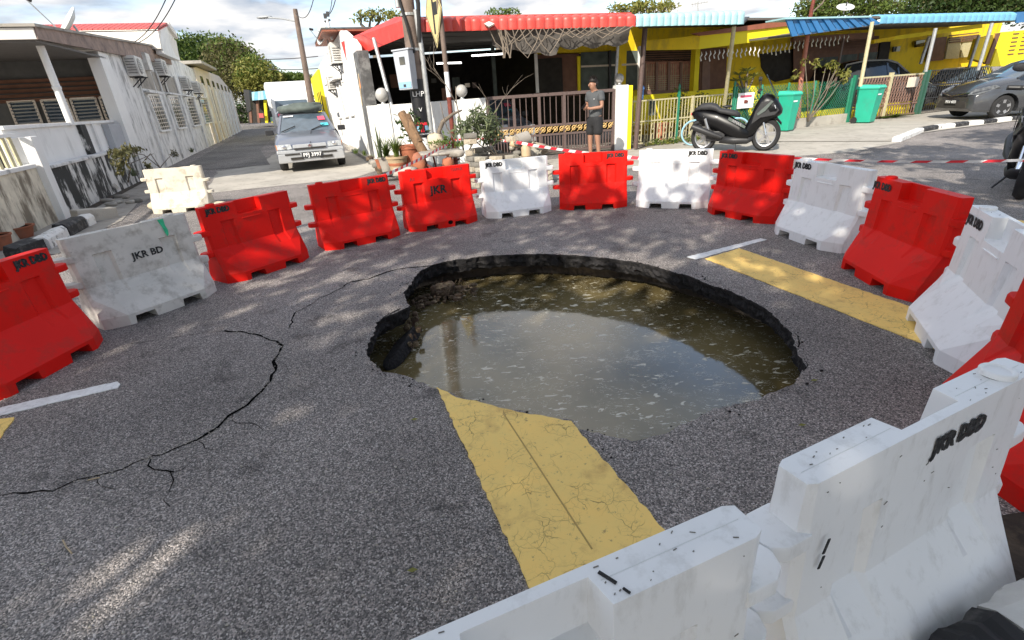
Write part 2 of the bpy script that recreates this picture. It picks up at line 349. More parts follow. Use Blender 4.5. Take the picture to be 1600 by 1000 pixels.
# asphalt with visible chippings
def asphalt(name, lo, mid, hi, tint):
    m = bpy.data.materials.new(name); m.use_nodes = True; N, L = m.node_tree.nodes, m.node_tree.links; b = N['Principled BSDF']
    t = N.new('ShaderNodeTexCoord')
    vo = N.new('ShaderNodeTexVoronoi'); vo.inputs['Scale'].default_value = 190; L.new(t.outputs['Object'], vo.inputs[0])
    sp = N.new('ShaderNodeSeparateColor'); L.new(vo.outputs['Color'], sp.inputs[0])
    r = N.new('ShaderNodeValToRGB'); e = r.color_ramp.elements; e[0].position = .1; e[0].color = (lo, lo, lo, 1); e[1].position = 1; e[1].color = (hi, hi, hi, 1)
    k = e.new(.60); k.color = (mid, mid, mid, 1); k = e.new(.86); k.color = (mid*1.7, mid*1.6, mid*1.55, 1)
    L.new(sp.outputs[0], r.inputs[0])
    n = N.new('ShaderNodeTexNoise'); n.inputs['Scale'].default_value = .6; n.inputs['Detail'].default_value = 8; n.inputs['Roughness'].default_value = .6; L.new(t.outputs['Object'], n.inputs[0])
    mr = N.new('ShaderNodeMapRange'); mr.inputs['From Min'].default_value = .32; mr.inputs['From Max'].default_value = .68; mr.inputs['To Min'].default_value = .68; mr.inputs['To Max'].default_value = 1.28; L.new(n.outputs[0], mr.inputs[0])
    n2 = N.new('ShaderNodeTexNoise'); n2.inputs['Scale'].default_value = 3.1; n2.inputs['Detail'].default_value = 4; L.new(t.outputs['Object'], n2.inputs[0])
    m2 = N.new('ShaderNodeMapRange'); m2.inputs['From Min'].default_value = .30; m2.inputs['From Max'].default_value = .40; m2.inputs['To Min'].default_value = .55; m2.inputs['To Max'].default_value = 1; L.new(n2.outputs[0], m2.inputs[0])
    mm = N.new('ShaderNodeMath'); mm.operation = 'MULTIPLY'; L.new(mr.outputs[0], mm.inputs[0]); L.new(m2.outputs[0], mm.inputs[1])
    sc = N.new('ShaderNodeVectorMath'); sc.operation = 'SCALE'; L.new(r.outputs[0], sc.inputs[0]); L.new(mm.outputs[0], sc.inputs['Scale'])
    tn = N.new('ShaderNodeVectorMath'); tn.operation = 'MULTIPLY'; tn.inputs[1].default_value = tint; L.new(sc.outputs[0], tn.inputs[0])
    L.new(tn.outputs[0], b.inputs['Base Color']); b.inputs['Roughness'].default_value = .78; b.inputs['Specular IOR Level'].default_value = .35
    bp = N.new('ShaderNodeBump'); bp.inputs['Strength'].default_value = .9; bp.inputs['Distance'].default_value = .004
    iv = N.new('ShaderNodeMath'); iv.operation = 'SUBTRACT'; iv.inputs[0].default_value = 1; L.new(vo.outputs['Distance'], iv.inputs[1]); L.new(iv.outputs[0], bp.inputs['Height']); L.new(bp.outputs[0], b.inputs['Normal'])
    M[name] = m; return m
asphalt('asphalt', .075, .225, .56, (1.0, .92, .865))
asphalt('asphalt_old', .08, .16, .32, (1.0, .95, .90))
# ================================================================== GROUND, HOLE, WATER
def jitter_line(P, step, amp, r, closed=False):
    out = []; n = len(P); m = n if closed else n-1
    for i in range(m):
        a, b = Vector(P[i]), Vector(P[(i+1) % n]); k = max(1, int((b-a).length/step)); d = (b-a).normalized() if (b-a).length > 1e-6 else Vector((1, 0, 0)); q = Vector((-d.y, d.x, 0))
        for j in range(k):
            o = q*(r.uniform(-amp, amp)) if (j or 1) else 0
            out.append(a.lerp(b, j/k)+o+d*r.uniform(-amp, amp)*.4)
    if not closed: out.append(Vector(P[-1]))
    return out
HP = [(578,566),(572,550),(580,524),(590,505),(610,492),(622,488),(640,480),(634,468),(632,458),(642,442),(655,425),(680,412),(712,406),(760,400),(810,397),(850,397),(900,399),(945,403),(990,409),(1020,414),(1050,424),(1080,433),(1110,446),(1140,455),(1175,470),(1200,484),(1220,502),(1235,521),(1247,543),(1254,560),(1255,575),(1250,588),(1238,598),(1215,608),(1185,622),(1150,632),(1110,643),(1080,657),(1060,667),(1035,680),(1010,690),(985,688),(955,680),(925,674),(900,668),(890,659),(858,650),(820,645),(780,636),(745,626),(715,620),(700,612),(683,606),(655,596),(625,586),(600,580)]
rr = random.Random(3)
RIM0 = [G(*q) for q in HP]
RIM = jitter_line(jitter_line(RIM0, .10, .014, rr, True), .028, .010, rr, True)
cx = sum(p.x for p in RIM)/len(RIM); cy = sum(p.y for p in RIM)/len(RIM); CEN = Vector((cx, cy, 0))
bm = bmesh.new()
hv = [bm.verts.new(p) for p in RIM]
he = [bm.edges.new((hv[i], hv[(i+1) % len(hv)])) for i in range(len(hv))]
mid = [bm.verts.new((CEN.x+4.2*math.cos(2*math.pi*i/48), CEN.y+3.4*math.sin(2*math.pi*i/48), 0)) for i in range(48)]
me_ = [bm.edges.new((mid[i], mid[(i+1) % 48])) for i in range(48)]
bmesh.ops.triangle_fill(bm, use_beauty=True, use_dissolve=False, edges=he+me_)
ov = [bm.verts.new(q) for q in ((-600, -300, 0), (600, -300, 0), (600, 1500, 0), (-600, 1500, 0))]
oe = [bm.edges.new((ov[i], ov[(i+1) % 4])) for i in range(4)]
bmesh.ops.triangle_fill(bm, use_beauty=True, use_dissolve=False, edges=me_+oe)
for f in bm.faces:
    if f.normal.z < 0: f.normal_flip()
gm = bpy.data.meshes.new('road_asphalt'); bm.to_mesh(gm); bm.free(); gm.materials.append(M['asphalt'])
ground = bpy.data.objects.new('road_asphalt', gm); COL.objects.link(ground); tag(ground, kind='structure')
# the broken edge of the surfacing and the washed-out soil below it
def ring(off, z, amp, r):
    out = []
    for i, p in enumerate(RIM):
        d = (p-CEN); d.z = 0; d = d.normalized(); s = rr.uniform(-amp, amp)
        out.append(Vector((p.x, p.y, 0))+d*(off+s)+Vector((0, 0, z+rr.uniform(-amp, amp)*.6)))
    return out
rings = [RIM, ring(-.002, -.012, .003, rr), ring(.014, -.045, .018, rr), ring(.006, -.075, .022, rr), ring(.030, -.110, .020, rr), ring(.05, -.14, .018, rr), ring(.12, -.16, .012, rr)]
n = len(RIM); b_ = MB()
for R_ in rings: b_.v += [tuple(q) for q in R_]
for i in range(len(rings)-1):
    for k in range(n): b_.f.append((i*n+k, i*n+(k+1) % n, (i+1)*n+(k+1) % n, (i+1)*n+k))
edge = b_.build('broken_asphalt_edge', M['asphalt_broken'], kind='structure')
def smooth_ring(off, z, amp):
    out = []; m = 90
    sm = []
    for i, p in enumerate(RIM):
        q = Vector((0, 0, 0))
        for j in range(-4, 5): q += RIM[(i+j) % n]
        q /= 9; d = (q-CEN); d.z = 0; d = d.normalized(); s = amp*(math.sin(i*.21)+.6*math.sin(i*.57+1)+rr.uniform(-.5, .5))
        sm.append(Vector((q.x, q.y, 0))+d*(off+s)+Vector((0, 0, z)))
    return sm
rings = [ring(.11, -.15, .01, rr), smooth_ring(.20, -.175, .02), smooth_ring(.30, -.24, .03), smooth_ring(.34, -.34, .02), smooth_ring(.30, -1.0, .0)]
b_ = MB()
for R_ in rings: b_.v += [tuple(q) for q in R_]
for i in range(len(rings)-1):
    for k in range(n): b_.f.append((i*n+k, i*n+(k+1) % n, (i+1)*n+(k+1) % n, (i+1)*n+k))
b_.build('hole_soil', M['soil'], kind='structure')
# water
m = bpy.data.materials.new('muddy_water'); m.use_nodes = True; N, L = m.node_tree.nodes, m.node_tree.links; b = N['Principled BSDF']
t = N.new('ShaderNodeTexCoord')
n1 = N.new('ShaderNodeTexNoise'); n1.inputs['Scale'].default_value = 1.3; n1.inputs['Detail'].default_value = 3; L.new(t.outputs['Object'], n1.inputs[0])
r1 = N.new('ShaderNodeValToRGB'); r1.color_ramp.elements[0].position = .35; r1.color_ramp.elements[0].color = (.088, .068, .028, 1); r1.color_ramp.elements[1].position = .65; r1.color_ramp.elements[1].color = (.165, .130, .060, 1); L.new(n1.outputs[0], r1.inputs[0])
def foam(scale, sxy, dist, lo, hi, rot=0.3, det=2, loc=0):
    mp_ = N.new('ShaderNodeMapping'); mp_.inputs['Scale'].default_value = (sxy[0], sxy[1], 1); mp_.inputs['Rotation'].default_value = (0, 0, rot); mp_.inputs['Location'].default_value = (loc, loc, 0); L.new(t.outputs['Object'], mp_.inputs[0])
    nn = N.new('ShaderNodeTexNoise'); nn.inputs['Scale'].default_value = scale; nn.inputs['Detail'].default_value = det; nn.inputs['Distortion'].default_value = dist; L.new(mp_.outputs[0], nn.inputs[0])
    return nn.outputs[0]
def band(src, c, w):
    a = N.new('ShaderNodeMath'); a.operation = 'SUBTRACT'; a.inputs[1].default_value = c; L.new(src, a.inputs[0])
    a2 = N.new('ShaderNodeMath'); a2.operation = 'ABSOLUTE'; L.new(a.outputs[0], a2.inputs[0])
    a3 = N.new('ShaderNodeMapRange'); a3.inputs['From Min'].default_value = 0; a3.inputs['From Max'].default_value = w; a3.inputs['To Min'].default_value = 1; a3.inputs['To Max'].default_value = 0; L.new(a2.outputs[0], a3.inputs[0]); return a3.outputs[0]
def step(src, lo, hi):
    a3 = N.new('ShaderNodeMapRange'); a3.inputs['From Min'].default_value = lo; a3.inputs['From Max'].default_value = hi; L.new(src, a3.inputs[0]); return a3.outputs[0]
def mul(a, c):
    x = N.new('ShaderNodeMath'); x.operation = 'MULTIPLY'; L.new(a, x.inputs[0])
    if isinstance(c, float): x.inputs[1].default_value = c
    else: L.new(c, x.inputs[1])
    return x.outputs[0]
def mxm(a, c):
    x = N.new('ShaderNodeMath'); x.operation = 'MAXIMUM'; L.new(a, x.inputs[0]); L.new(c, x.inputs[1]); return x.outputs[0]
curl = mul(band(foam(6.0, (1, 1.9), 2.6, 0, 0), .5, .013), step(foam(8, (1, 1), .5, 0, 0, loc=4), .50, .57))
curl2 = mul(band(foam(12.0, (1, 1.7), 2.4, 0, 0, loc=7), .5, .016), step(foam(12, (1, 1), .3, 0, 0, loc=2), .53, .59))
blob = step(foam(17, (.7, 1.5), .6, 0, 0, loc=9, det=4), .63, .67)
fo = mxm(mxm(mul(curl, .7), mul(curl2, .6)), mul(blob, .75))
mi = N.new('ShaderNodeMixRGB'); L.new(fo, mi.inputs[0]); L.new(r1.outputs[0], mi.inputs[1]); mi.inputs[2].default_value = (.64, .61, .50, 1); L.new(mi.outputs[0], b.inputs['Base Color'])
rr_ = N.new('ShaderNodeMapRange'); rr_.inputs['To Min'].default_value = .075; rr_.inputs['To Max'].default_value = .6; L.new(fo, rr_.inputs[0]); L.new(rr_.outputs[0], b.inputs['Roughness'])
b.inputs['IOR'].default_value = 2.0; b.inputs['Specular IOR Level'].default_value = .5
nb = N.new('ShaderNodeTexNoise'); nb.inputs['Scale'].default_value = 7; nb.inputs['Detail'].default_value = 3; L.new(t.outputs['Object'], nb.inputs[0])
bp = N.new('ShaderNodeBump'); bp.inputs['Strength'].default_value = .05; bp.inputs['Distance'].default_value = .02; L.new(nb.outputs[0], bp.inputs['Height']); L.new(bp.outputs[0], b.inputs['Normal'])
WZ = -.31
wr = smooth_ring(.33, WZ, 0.0)
bm = bmesh.new(); bm.faces.new([bm.verts.new(p) for p in wr]); bmesh.ops.triangulate(bm, faces=bm.faces)
for f in bm.faces:
    if f.normal.z < 0: f.normal_flip()
wm = bpy.data.meshes.new('water'); bm.to_mesh(wm); bm.free(); wm.materials.append(m)
water = bpy.data.objects.new('water', wm); COL.objects.link(water); tag(water, kind='structure')
# collapsed pieces in the far corner of the hole
def chunk(c, d, rz, tilt, mt, name, label, cat, seed):
    r = random.Random(seed); b = MB(); k = 11; top = []; bot = []
    Mx = Matrix.Rotation(rz, 3, 'Z') @ Matrix.Rotation(tilt[0], 3, 'X') @ Matrix.Rotation(tilt[1], 3, 'Y')
    for i in range(k):
        a = 2*math.pi*i/k; q = r.uniform(.75, 1.1)
        top.append(Vector((math.cos(a)*d[0]/2*q, math.sin(a)*d[1]/2*q, d[2]/2*r.uniform(.7, 1.1))))
        bot.append(Vector((math.cos(a)*d[0]/2*q*r.uniform(.85, 1.02), math.sin(a)*d[1]/2*q, -d[2]/2)))
    b.add([Vector(c)+Mx @ q for q in top+bot], [tuple(range(k)), tuple(range(2*k-1, k-1, -1))]+[(i, i+k, (i+1) % k+k, (i+1) % k) for i in range(k)])
    o = b.build(name, M[mt], bevel=.006, smooth=True); tag(o, label, cat); return o
chunk(G(628, 545, -.27), (.15, .52, .10), -.25, (.10, -.55), 'asphalt_broken', 'asphalt_slab', 'broken slab of black asphalt sliding into the muddy water at the ragged end of the sinkhole', 'asphalt slab', 4)
soilb = MB(); r = random.Random(5)
for i in range(80):
    k = r.random(); u = 650+95*k; v = 447+(745-u)*.24+r.uniform(-7, 11); s_ = r.uniform(.015, .05)
    soilb.rock(G(u, v+2, -.20-.09*r.random()), (s_*r.uniform(.9, 2), s_, s_*r.uniform(.5, 1)), seed=i, rz=r.uniform(0, 3))
for i in range(5): u = r.uniform(680, 725); soilb.rock(G(u, 440+(745-u)*.24, -.22), (.16, .12, .13), seed=i+200)
for i in range(25):
    soilb.rock(G(r.uniform(634, 655), r.uniform(470, 545), -.20-.09*r.random()), (r.uniform(.02, .06), .03, .05), seed=i+70)
for i in range(30):
    a = G(r.uniform(680, 745), r.uniform(432, 450), -.17); soilb.tube([a, a+vec(r.uniform(-.05, .05), -.02, -.06), a+vec(r.uniform(-.07, .07), -.05, -.12)], .0025, 4)
tag(soilb.build('clay_soil', M['soil_clay'], smooth=False), 'lumps of brown clay soil and rootlets under the rim of the sinkhole above olive water', 'soil', kind='stuff')
# cracks in the surfacing
def crack(px, w0, w1, name='road_crack', seed=1, z=.002):
    r = random.Random(seed); P = jitter_line([G(*q) for q in px], .045, .012, r); b = MB(); k = len(P); vs = []
    for i, p in enumerate(P):
        d = (P[min(i+1, k-1)]-P[max(i-1, 0)]).normalized(); q = Vector((-d.y, d.x, 0)); t_ = i/(k-1); w = (w0+(w1-w0)*math.sin(math.pi*t_))*r.uniform(.45, 1.3)/2
        vs += [p+q*w+Vector((0, 0, z)), p-q*w+Vector((0, 0, z))]
    b.add(vs, [(2*i, 2*i+1, 2*i+3, 2*i+2) for i in range(k-1)])
    return b.build(name, M['crack_dark'], kind='structure')
crack([(0,773),(40,771),(85,765),(118,752),(150,745),(190,733),(235,715)], .004, .012, seed=1)
crack([(235,715),(272,703),(310,687),(340,668),(360,650),(385,632),(408,612),(420,598)], .010, .016, seed=2)
crack([(420,598),(428,580),(430,565),(437,552),(441,541)], .010, .022, seed=3)
crack([(441,541),(425,531),(405,525),(385,519),(350,517)], .018, .012, seed=4)
crack([(350,517),(300,522),(250,531),(205,537)], .004, .003, seed=5)
crack([(235,715),(232,728),(258,735),(272,738)], .006, .008, seed=6); crack([(268,738),(270,752),(264,768)], .004, .007, seed=7)
crack([(700,412),(680,414),(650,418),(620,421),(598,428),(575,436),(550,440)], .03, .018, seed=8)
crack([(550,440),(525,455),(500,466),(480,480),(462,488),(452,513)], .014, .008, seed=9)
crack([(272,738),(286,734),(300,722)], .003, .004, seed=12)
crack([(596,500),(604,493),(612,490),(626,482)], .010, .012, seed=10); crack([(1247,543),(1252,536),(1240,520)], .004, .008, seed=11)
crack([(1258,560),(1262,570),(1255,580)], .003, .007, seed=14)
# road paint
m = bpy.data.materials.new('yellow_thermoplastic'); m.use_nodes = True; N, L = m.node_tree.nodes, m.node_tree.links; b = N['Principled BSDF']
t = N.new('ShaderNodeTexCoord'); dn = N.new('ShaderNodeTexNoise'); dn.inputs['Scale'].default_value = 9; dn.inputs['Detail'].default_value = 4; L.new(t.outputs['Object'], dn.inputs[0])
mv = N.new('ShaderNodeMixRGB'); mv.inputs[0].default_value = .10; L.new(t.outputs['Object'], mv.inputs[1]); L.new(dn.outputs['Color'], mv.inputs[2])
def vcr(scale, w, amt, lo, hi):
    v = N.new('ShaderNodeTexVoronoi'); v.feature = 'DISTANCE_TO_EDGE'; v.inputs['Scale'].default_value = scale; L.new(mv.outputs[0], v.inputs[0])
    a = N.new('ShaderNodeMapRange'); a.inputs['From Min'].default_value = 0; a.inputs['From Max'].default_value = w; a.inputs['To Min'].default_value = 1; a.inputs['To Max'].default_value = 0; L.new(v.outputs[0], a.inputs[0])
    nn = N.new('ShaderNodeTexNoise'); nn.inputs['Scale'].default_value = 6; L.new(t.outputs['Object'], nn.inputs[0])
    g_ = N.new('ShaderNodeMapRange'); g_.inputs['From Min'].default_value = lo; g_.inputs['From Max'].default_value = hi; g_.inputs['To Max'].default_value = amt; L.new(nn.outputs[0], g_.inputs[0])
    x = N.new('ShaderNodeMath'); x.operation = 'MULTIPLY'; L.new(a.outputs[0], x.inputs[0]); L.new(g_.outputs[0], x.inputs[1]); return x.outputs[0]
c1, c2 = vcr(11, .018, .8, .42, .60), vcr(30, .035, .4, .46, .62)
mx_ = N.new('ShaderNodeMath'); mx_.operation = 'MAXIMUM'; L.new(c1, mx_.inputs[0]); L.new(c2, mx_.inputs[1])
n5 = N.new('ShaderNodeTexNoise'); n5.inputs['Scale'].default_value = 4; n5.inputs['Detail'].default_value = 9; n5.inputs['Roughness'].default_value = .7; L.new(t.outputs['Object'], n5.inputs[0])
r5 = N.new('ShaderNodeValToRGB'); e = r5.color_ramp.elements; e[0].position = .34; e[0].color = (.66, .43, .13, 1); e[1].position = .62; e[1].color = (.90, .60, .17, 1); k = e.new(.46); k.color = (.86, .60, .18, 1); L.new(n5.outputs[0], r5.inputs[0])
my = N.new('ShaderNodeMixRGB'); L.new(mx_.outputs[0], my.inputs[0]); L.new(r5.outputs[0], my.inputs[1]); my.inputs[2].default_value = (.09, .055, .02, 1)
n6 = N.new('ShaderNodeTexNoise'); n6.inputs['Scale'].default_value = 38; n6.inputs['Detail'].default_value = 5; n6.inputs['Roughness'].default_value = .75; L.new(t.outputs['Object'], n6.inputs[0])
r6 = N.new('ShaderNodeMapRange'); r6.inputs['From Min'].default_value = .60; r6.inputs['From Max'].default_value = .68; r6.inputs['To Max'].default_value = .75; L.new(n6.outputs[0], r6.inputs[0])
mz = N.new('ShaderNodeMixRGB'); L.new(r6.outputs[0], mz.inputs[0]); L.new(my.outputs[0], mz.inputs[1]); mz.inputs[2].default_value = (.22, .16, .08, 1)
L.new(mz.outputs[0], b.inputs['Base Color']); b.inputs['Roughness'].default_value = .75
inv = N.new('ShaderNodeMath'); inv.operation = 'SUBTRACT'; inv.inputs[0].default_value = 1; L.new(mx_.outputs[0], inv.inputs[1]); bp = N.new('ShaderNodeBump'); bp.inputs['Strength'].default_value = .5; bp.inputs['Distance'].default_value = .004
ad_ = N.new('ShaderNodeMath'); ad_.operation = 'ADD'; L.new(inv.outputs[0], ad_.inputs[0]); L.new(n5.outputs[0], ad_.inputs[1]); L.new(ad_.outputs[0], bp.inputs['Height']); L.new(bp.outputs[0], b.inputs['Normal'])
M['yellow_paint'] = m
def marking(pts, mt, name, z=.006, amp=.004, seed=1, keep=()):
    r = random.Random(seed); P = jitter_line([Vector((p[0], p[1], 0)) for p in pts], .03, amp, r, True); b = MB()
    b.slab([Vector((p.x, p.y, .001)) for p in P], (0, 0, z)); return b.build(name, M[mt], kind='structure')
a0 = G(683, 606); a1 = G(815, 893); b0 = G(892, 660); b1 = G(1022, 805)
rimseg = [G(*q)+Vector((-.004, -.006, 0)) for q in [(858,651),(820,646),(780,637),(745,627),(715,621),(700,613)]]
dirp = (a1-a0).normalized()
marking([a0, a0.lerp(a1, 1.0)+dirp*1.0, b1+dirp*1.1, b0]+rimseg, 'yellow_paint', 'yellow_marking', amp=.005)
g0 = G(788, 650); g1 = G(925, 860)
b = MB(); b.bar(g0+Vector((0, 0, .0075)), g1+Vector((0, 0, .0075)), .006, .002); b.build('marking_seam', mat('seam', (.42, .29, .10), .9), kind='structure')
c0, c1_, c2_, c3 = G(1102, 405), G(1155, 389), G(1415, 478), G(1413, 527)
d1 = (c3-c0).normalized(); d2 = (c2_-c1_).normalized()
marking([c0, c1_, c2_+d2*1.2, c3+d1*1.6], 'yellow_paint', 'yellow_marking', amp=.005, seed=2)
marking([G(1505, 336), G(1600, 346), G(1660, 372), G(1560, 352)], 'yellow_paint', 'yellow_marking', seed=3)
e0 = G(0, 656); marking([e0, G(24, 653), G(0, 686), G(-60, 740), G(-90, 680)], 'yellow_paint', 'yellow_marking', seed=4)
marking([G(1073, 402), G(1188, 373), G(1199, 375), G(1087, 406)], 'paint_road', 'white_line', amp=.004, seed=5, z=.004)
marking([G(-60, 652), G(0, 638), G(183, 597), G(188, 601), G(184, 607), G(0, 650), G(-60, 665)], 'paint_road', 'white_line', amp=.004, seed=6, z=.004)
# other surfaces, each a sheet a few millimetres higher
def sheet(px, mt, name, z=.004, world=None, amp=0, seed=1):
    P = world or [G(*q) for q in px]; P = [Vector((p[0], p[1], 0)) for p in P]
    if amp: P = jitter_line(P, .5, amp, random.Random(seed), True)
    b = MB(); b.add([Vector((p.x, p.y, z)) for p in P], [tuple(range(len(P)))])
    o = b.build(name, M[mt], kind='structure')
    if o.data.polygons[0].normal.z < 0: o.data.flip_normals()
    return o
sheet([(318,303),(555,278),(600,262),(585,255),(546,236),(430,240),(405,258),(340,268)], 'concrete_pale', 'concrete_apron', z=.004, amp=.05)
sheet(None, 'asphalt_old', 'alley_road', z=.008, world=[(-8.1, 15.4), (-6.9, 15.6), (-10.2, 22.5), (-14, 33), (-28, 66), (-34, 64), (-18.2, 37), (-9.6, 15.3)])
sheet([(700,275),(760,262),(1000,232),(1140,207),(1300,196),(1400,222),(1330,238),(1230,245),(1000,262),(800,290)], 'concrete_pale', 'concrete_apron', z=.004, amp=.08, seed=2)
sheet(None, 'concrete', 'yard_slab', z=.012, world=[(-2.6, 12.9), (3.0, 13.6), (3.6, 13.9), (9, 16.4), (18, 19.6), (18, 30), (-8, 30), (-7.0, 24)])
# raised verge with kerb on the far side of the road
vg = [(8.75, 11.45), (9.6, 12.35), (11.2, 13.0), (13.3, 13.75), (18, 15.2), (30, 19), (30, 24), (18, 19.6), (11.8, 17.0), (8.4, 15.7), (6.2, 14.6), (6.6, 13.0)]
b = MB(); b.add([Vector((x, y, .016)) for x, y in vg], [tuple(range(len(vg)))]); o = b.build('verge', M['concrete_pale'], kind='structure')
if o.data.polygons[0].normal.z < 0: o.data.flip_normals()
def kerb_run(pts, w, h, name_group, labels, mats, seed=0, tilt=0, gap=.012):
    for i in range(len(pts)-1):
        a, c = Vector(pts[i]), Vector(pts[i+1]); d = (c-a).normalized(); b = MB()
        r = random.Random(seed+i); q = Vector((-d.y, d.x, 0))
        a = a+d*gap; c = c-d*gap; prof = [(-w/2, 0), (-w/2, h*.78), (-w*.3, h), (w*.34, h), (w/2, h*.75), (w/2, 0)]
        vs = [p+q*x+Vector((0, 0, z+(r.uniform(-tilt, tilt)*.04 if z else 0))) for p in (a, c) for x, z in prof]
        b.add(vs, [(0, 1, 2, 3, 4, 5), (11, 10, 9, 8, 7, 6)]+[(k, k+6, (k+1) % 6+6, (k+1) % 6) for k in range(6)])
        o = b.build('kerb_stone', M[mats[i % len(mats)]], bevel=.012, smooth=True); tag(o, labels[i], 'kerb stone', name_group)
kp = [G(1400, 222), G(1436, 207), G(1460, 202.5), G(1487, 199.5), G(1508, 196.5), G(1532, 194.5), G(1552, 192), G(1575, 189), G(1610, 186)]
kl = ['white kerb stone at the rounded near end of the far kerb', 'first black kerb stone from the rounded near end of the far kerb', 'white kerb stone between the first two black ones of the far kerb', 'second black kerb stone along the verge by the parked grey hatchback',
      'white kerb stone just past the second black one by the grey hatchback', 'third black kerb stone in front of the parked grey hatchback', 'worn white kerb stone under the nose of the grey hatchback', 'last dark kerb stone beside the front wheel of the grey hatchback']
kerb_run(kp, .18, .115, 'black and white kerb stones of the far verge', kl, ['kerb_white', 'kerb_black'], 5)

# crumbs of asphalt shaken loose round the rim
cb_ = MB(); r = random.Random(31)
for i in range(170):
    p = RIM[r.randrange(len(RIM))]; d = (p-CEN).normalized(); s_ = r.uniform(.003, .009)*(1.6 if r.random() < .1 else 1)
    cb_.rock(p+d*abs(r.gauss(.01, .06))+Vector((r.uniform(-.03, .03), r.uniform(-.03, .03), s_*.35)), (s_*1.3, s_, s_*.8), i)
tag(cb_.build('asphalt_crumbs', M['asphalt_broken']), 'crumbs of broken asphalt lying along the rim of the sinkhole', 'crumbs', kind='stuff')

# crumbled lips and hairline branches of the long crack
ck_ = MB(); r = random.Random(41); path = [(118,752),(150,745),(235,715),(310,687),(360,650),(420,600),(430,565),(441,541),(405,525),(350,517)]
for i in range(260):
    j = r.randrange(len(path)-1); a, c = G(*path[j]), G(*path[j+1]); p = a.lerp(c, r.random()); s_ = r.uniform(.002, .007)
    ck_.rock(p+Vector((r.gauss(0, .018), r.gauss(0, .014), s_*.3)), (s_*1.4, s_, s_*.8), i)
tag(ck_.build('crack_crumbs', M['concrete']), 'fine crumbs broken from the lips of the long road crack', 'crumbs', kind='stuff')
crack([(310,687),(322,700),(335,703)], .003, .004, seed=21); crack([(360,650),(372,660),(392,662),(410,672)], .002, .004, seed=22); crack([(430,565),(446,570),(452,582)], .003, .003, seed=23)
crack([(150,745),(160,758),(178,764)], .003, .003, seed=24); crack([(405,525),(412,512),(430,505)], .003, .003, seed=25); crack([(264,768),(258,780),(266,792)], .003, .002, seed=26)
# ================================================================== WATER BARRIERS
BL, BH = .90, .70
FOLD, TOE = .315, .085
T2 = .062; WF = .10; TD = .175; INS = .16      # half wall thickness, wall foot flare, toe depth beyond the wall, inset
def barrier_body():
    fr = []   # stations: (x, kind flags)
    L2 = BL/2
    def side(x, u, chan, pocket, notch, end, front):
        # list of (y, z) from top to bottom on one side (y measured outwards)
        t = T2*(.72 if end == 2 else 1.0)
        flare = 0 if end else 1
        tz = lambda z: t-(.020*min(1, max(0, (z-FOLD)/(BH-FOLD))) if end != 2 else .012)
        top = tz(BH) if not pocket else -T2*.30
        def slope_y(z):
            if z >= FOLD: return tz(z)
            k = (FOLD-z)/(FOLD-TOE)
            return t+(TD if flare else WF)*min(1, k)
        zc = .545; zm = .235
        P = [(top, BH), (top if pocket else tz(.585), .585), (tz(.575), .575), (tz(zc), zc+.006)]
        if chan:
            rc = .038; P += [(t-rc, zc-.004)]; zf = FOLD; k = (zc-zf)/(zc-zm); P += [(t-rc+(slope_y(zm)-t+rc)*k*.28, zf), (slope_y(zm), zm)]
        else: P += [(tz(zc), zc-.004), (t, FOLD), (slope_y(zm), zm)]
        P += [(slope_y(TOE), TOE+(.0)), (slope_y(TOE)-(.0), .06 if notch else 0.0)]
        return P
    st = []   # (x, chanF, pocket, notch, end, chanB)
    eps = .010
    base = []
    ranges = dict(ch=[(-L2+.155, -L2+.265), (L2-.265, L2-.155)], po=[(-.115, .115)], no=[(-L2+.19, -L2+.34), (L2-.34, L2-.19)])
    xs = [(-L2, 2), (-L2+.022, 1), (-L2+INS, 0), (L2-INS, 0), (L2-.022, 1), (L2, 2)]
    S_ = []
    for x, e in xs: S_.append((x, e))
    cuts = set()
    for k, rg in ranges.items():
        for a, b in rg:
            for q in (a-eps, a+eps, b-eps, b+eps) if k != 'no' else (a-.004, a+.004, b-.004, b+.004): cuts.add(round(q, 4))
    for q in sorted(cuts): S_.append((q, 0))
    S_.sort()
    def inside(x, rg, e=0): return any(a < x < b for a, b in rg)
    verts = []; faces = []; ncol = None
    for x, e in S_:
        ch = inside(x, ranges['ch']); po = inside(x, ranges['po']); no = inside(x, ranges['no'])
        if e == 0 and abs(x) > L2-INS-.0001: ch = ch
        Fp = side(x, 0, ch, po, no, e, True); Bp = side(x, 0, ch, False, no, e, False)
        # partial flare for stations between end and inset
        if e == 0 and abs(x) > L2-INS+1e-4:
            k = (L2-abs(x))/INS
            Fp = Fp; 
        col = [(-y, z) for y, z in Fp]+[(y, z) for y, z in reversed(Bp)]
        ncol = len(col); verts += [(x, y, z) for y, z in col]
    m_ = len(S_)
    for i in range(m_-1):
        for j in range(ncol):
            j2 = (j+1) % ncol; a, b, c, d = i*ncol+j, (i+1)*ncol+j, (i+1)*ncol+j2, i*ncol+j2
            # choose diagonal so that the slope ends in a flat triangle
            if j in (5, 6) or j in (9, 10): 
                if i == 1: faces += [(a, b, c), (a, c, d)] if j < 8 else [(a, b, d), (b, c, d)]
                elif i == m_-3: faces += [(a, b, d), (b, c, d)] if j < 8 else [(a, b, c), (a, c, d)]
                else: faces.append((a, b, c, d))
            else: faces.append((a, b, c, d))
    faces.append(tuple(range(ncol-1, -1, -1))); faces.append(tuple(range((m_-1)*ncol, m_*ncol)))
    return verts, faces
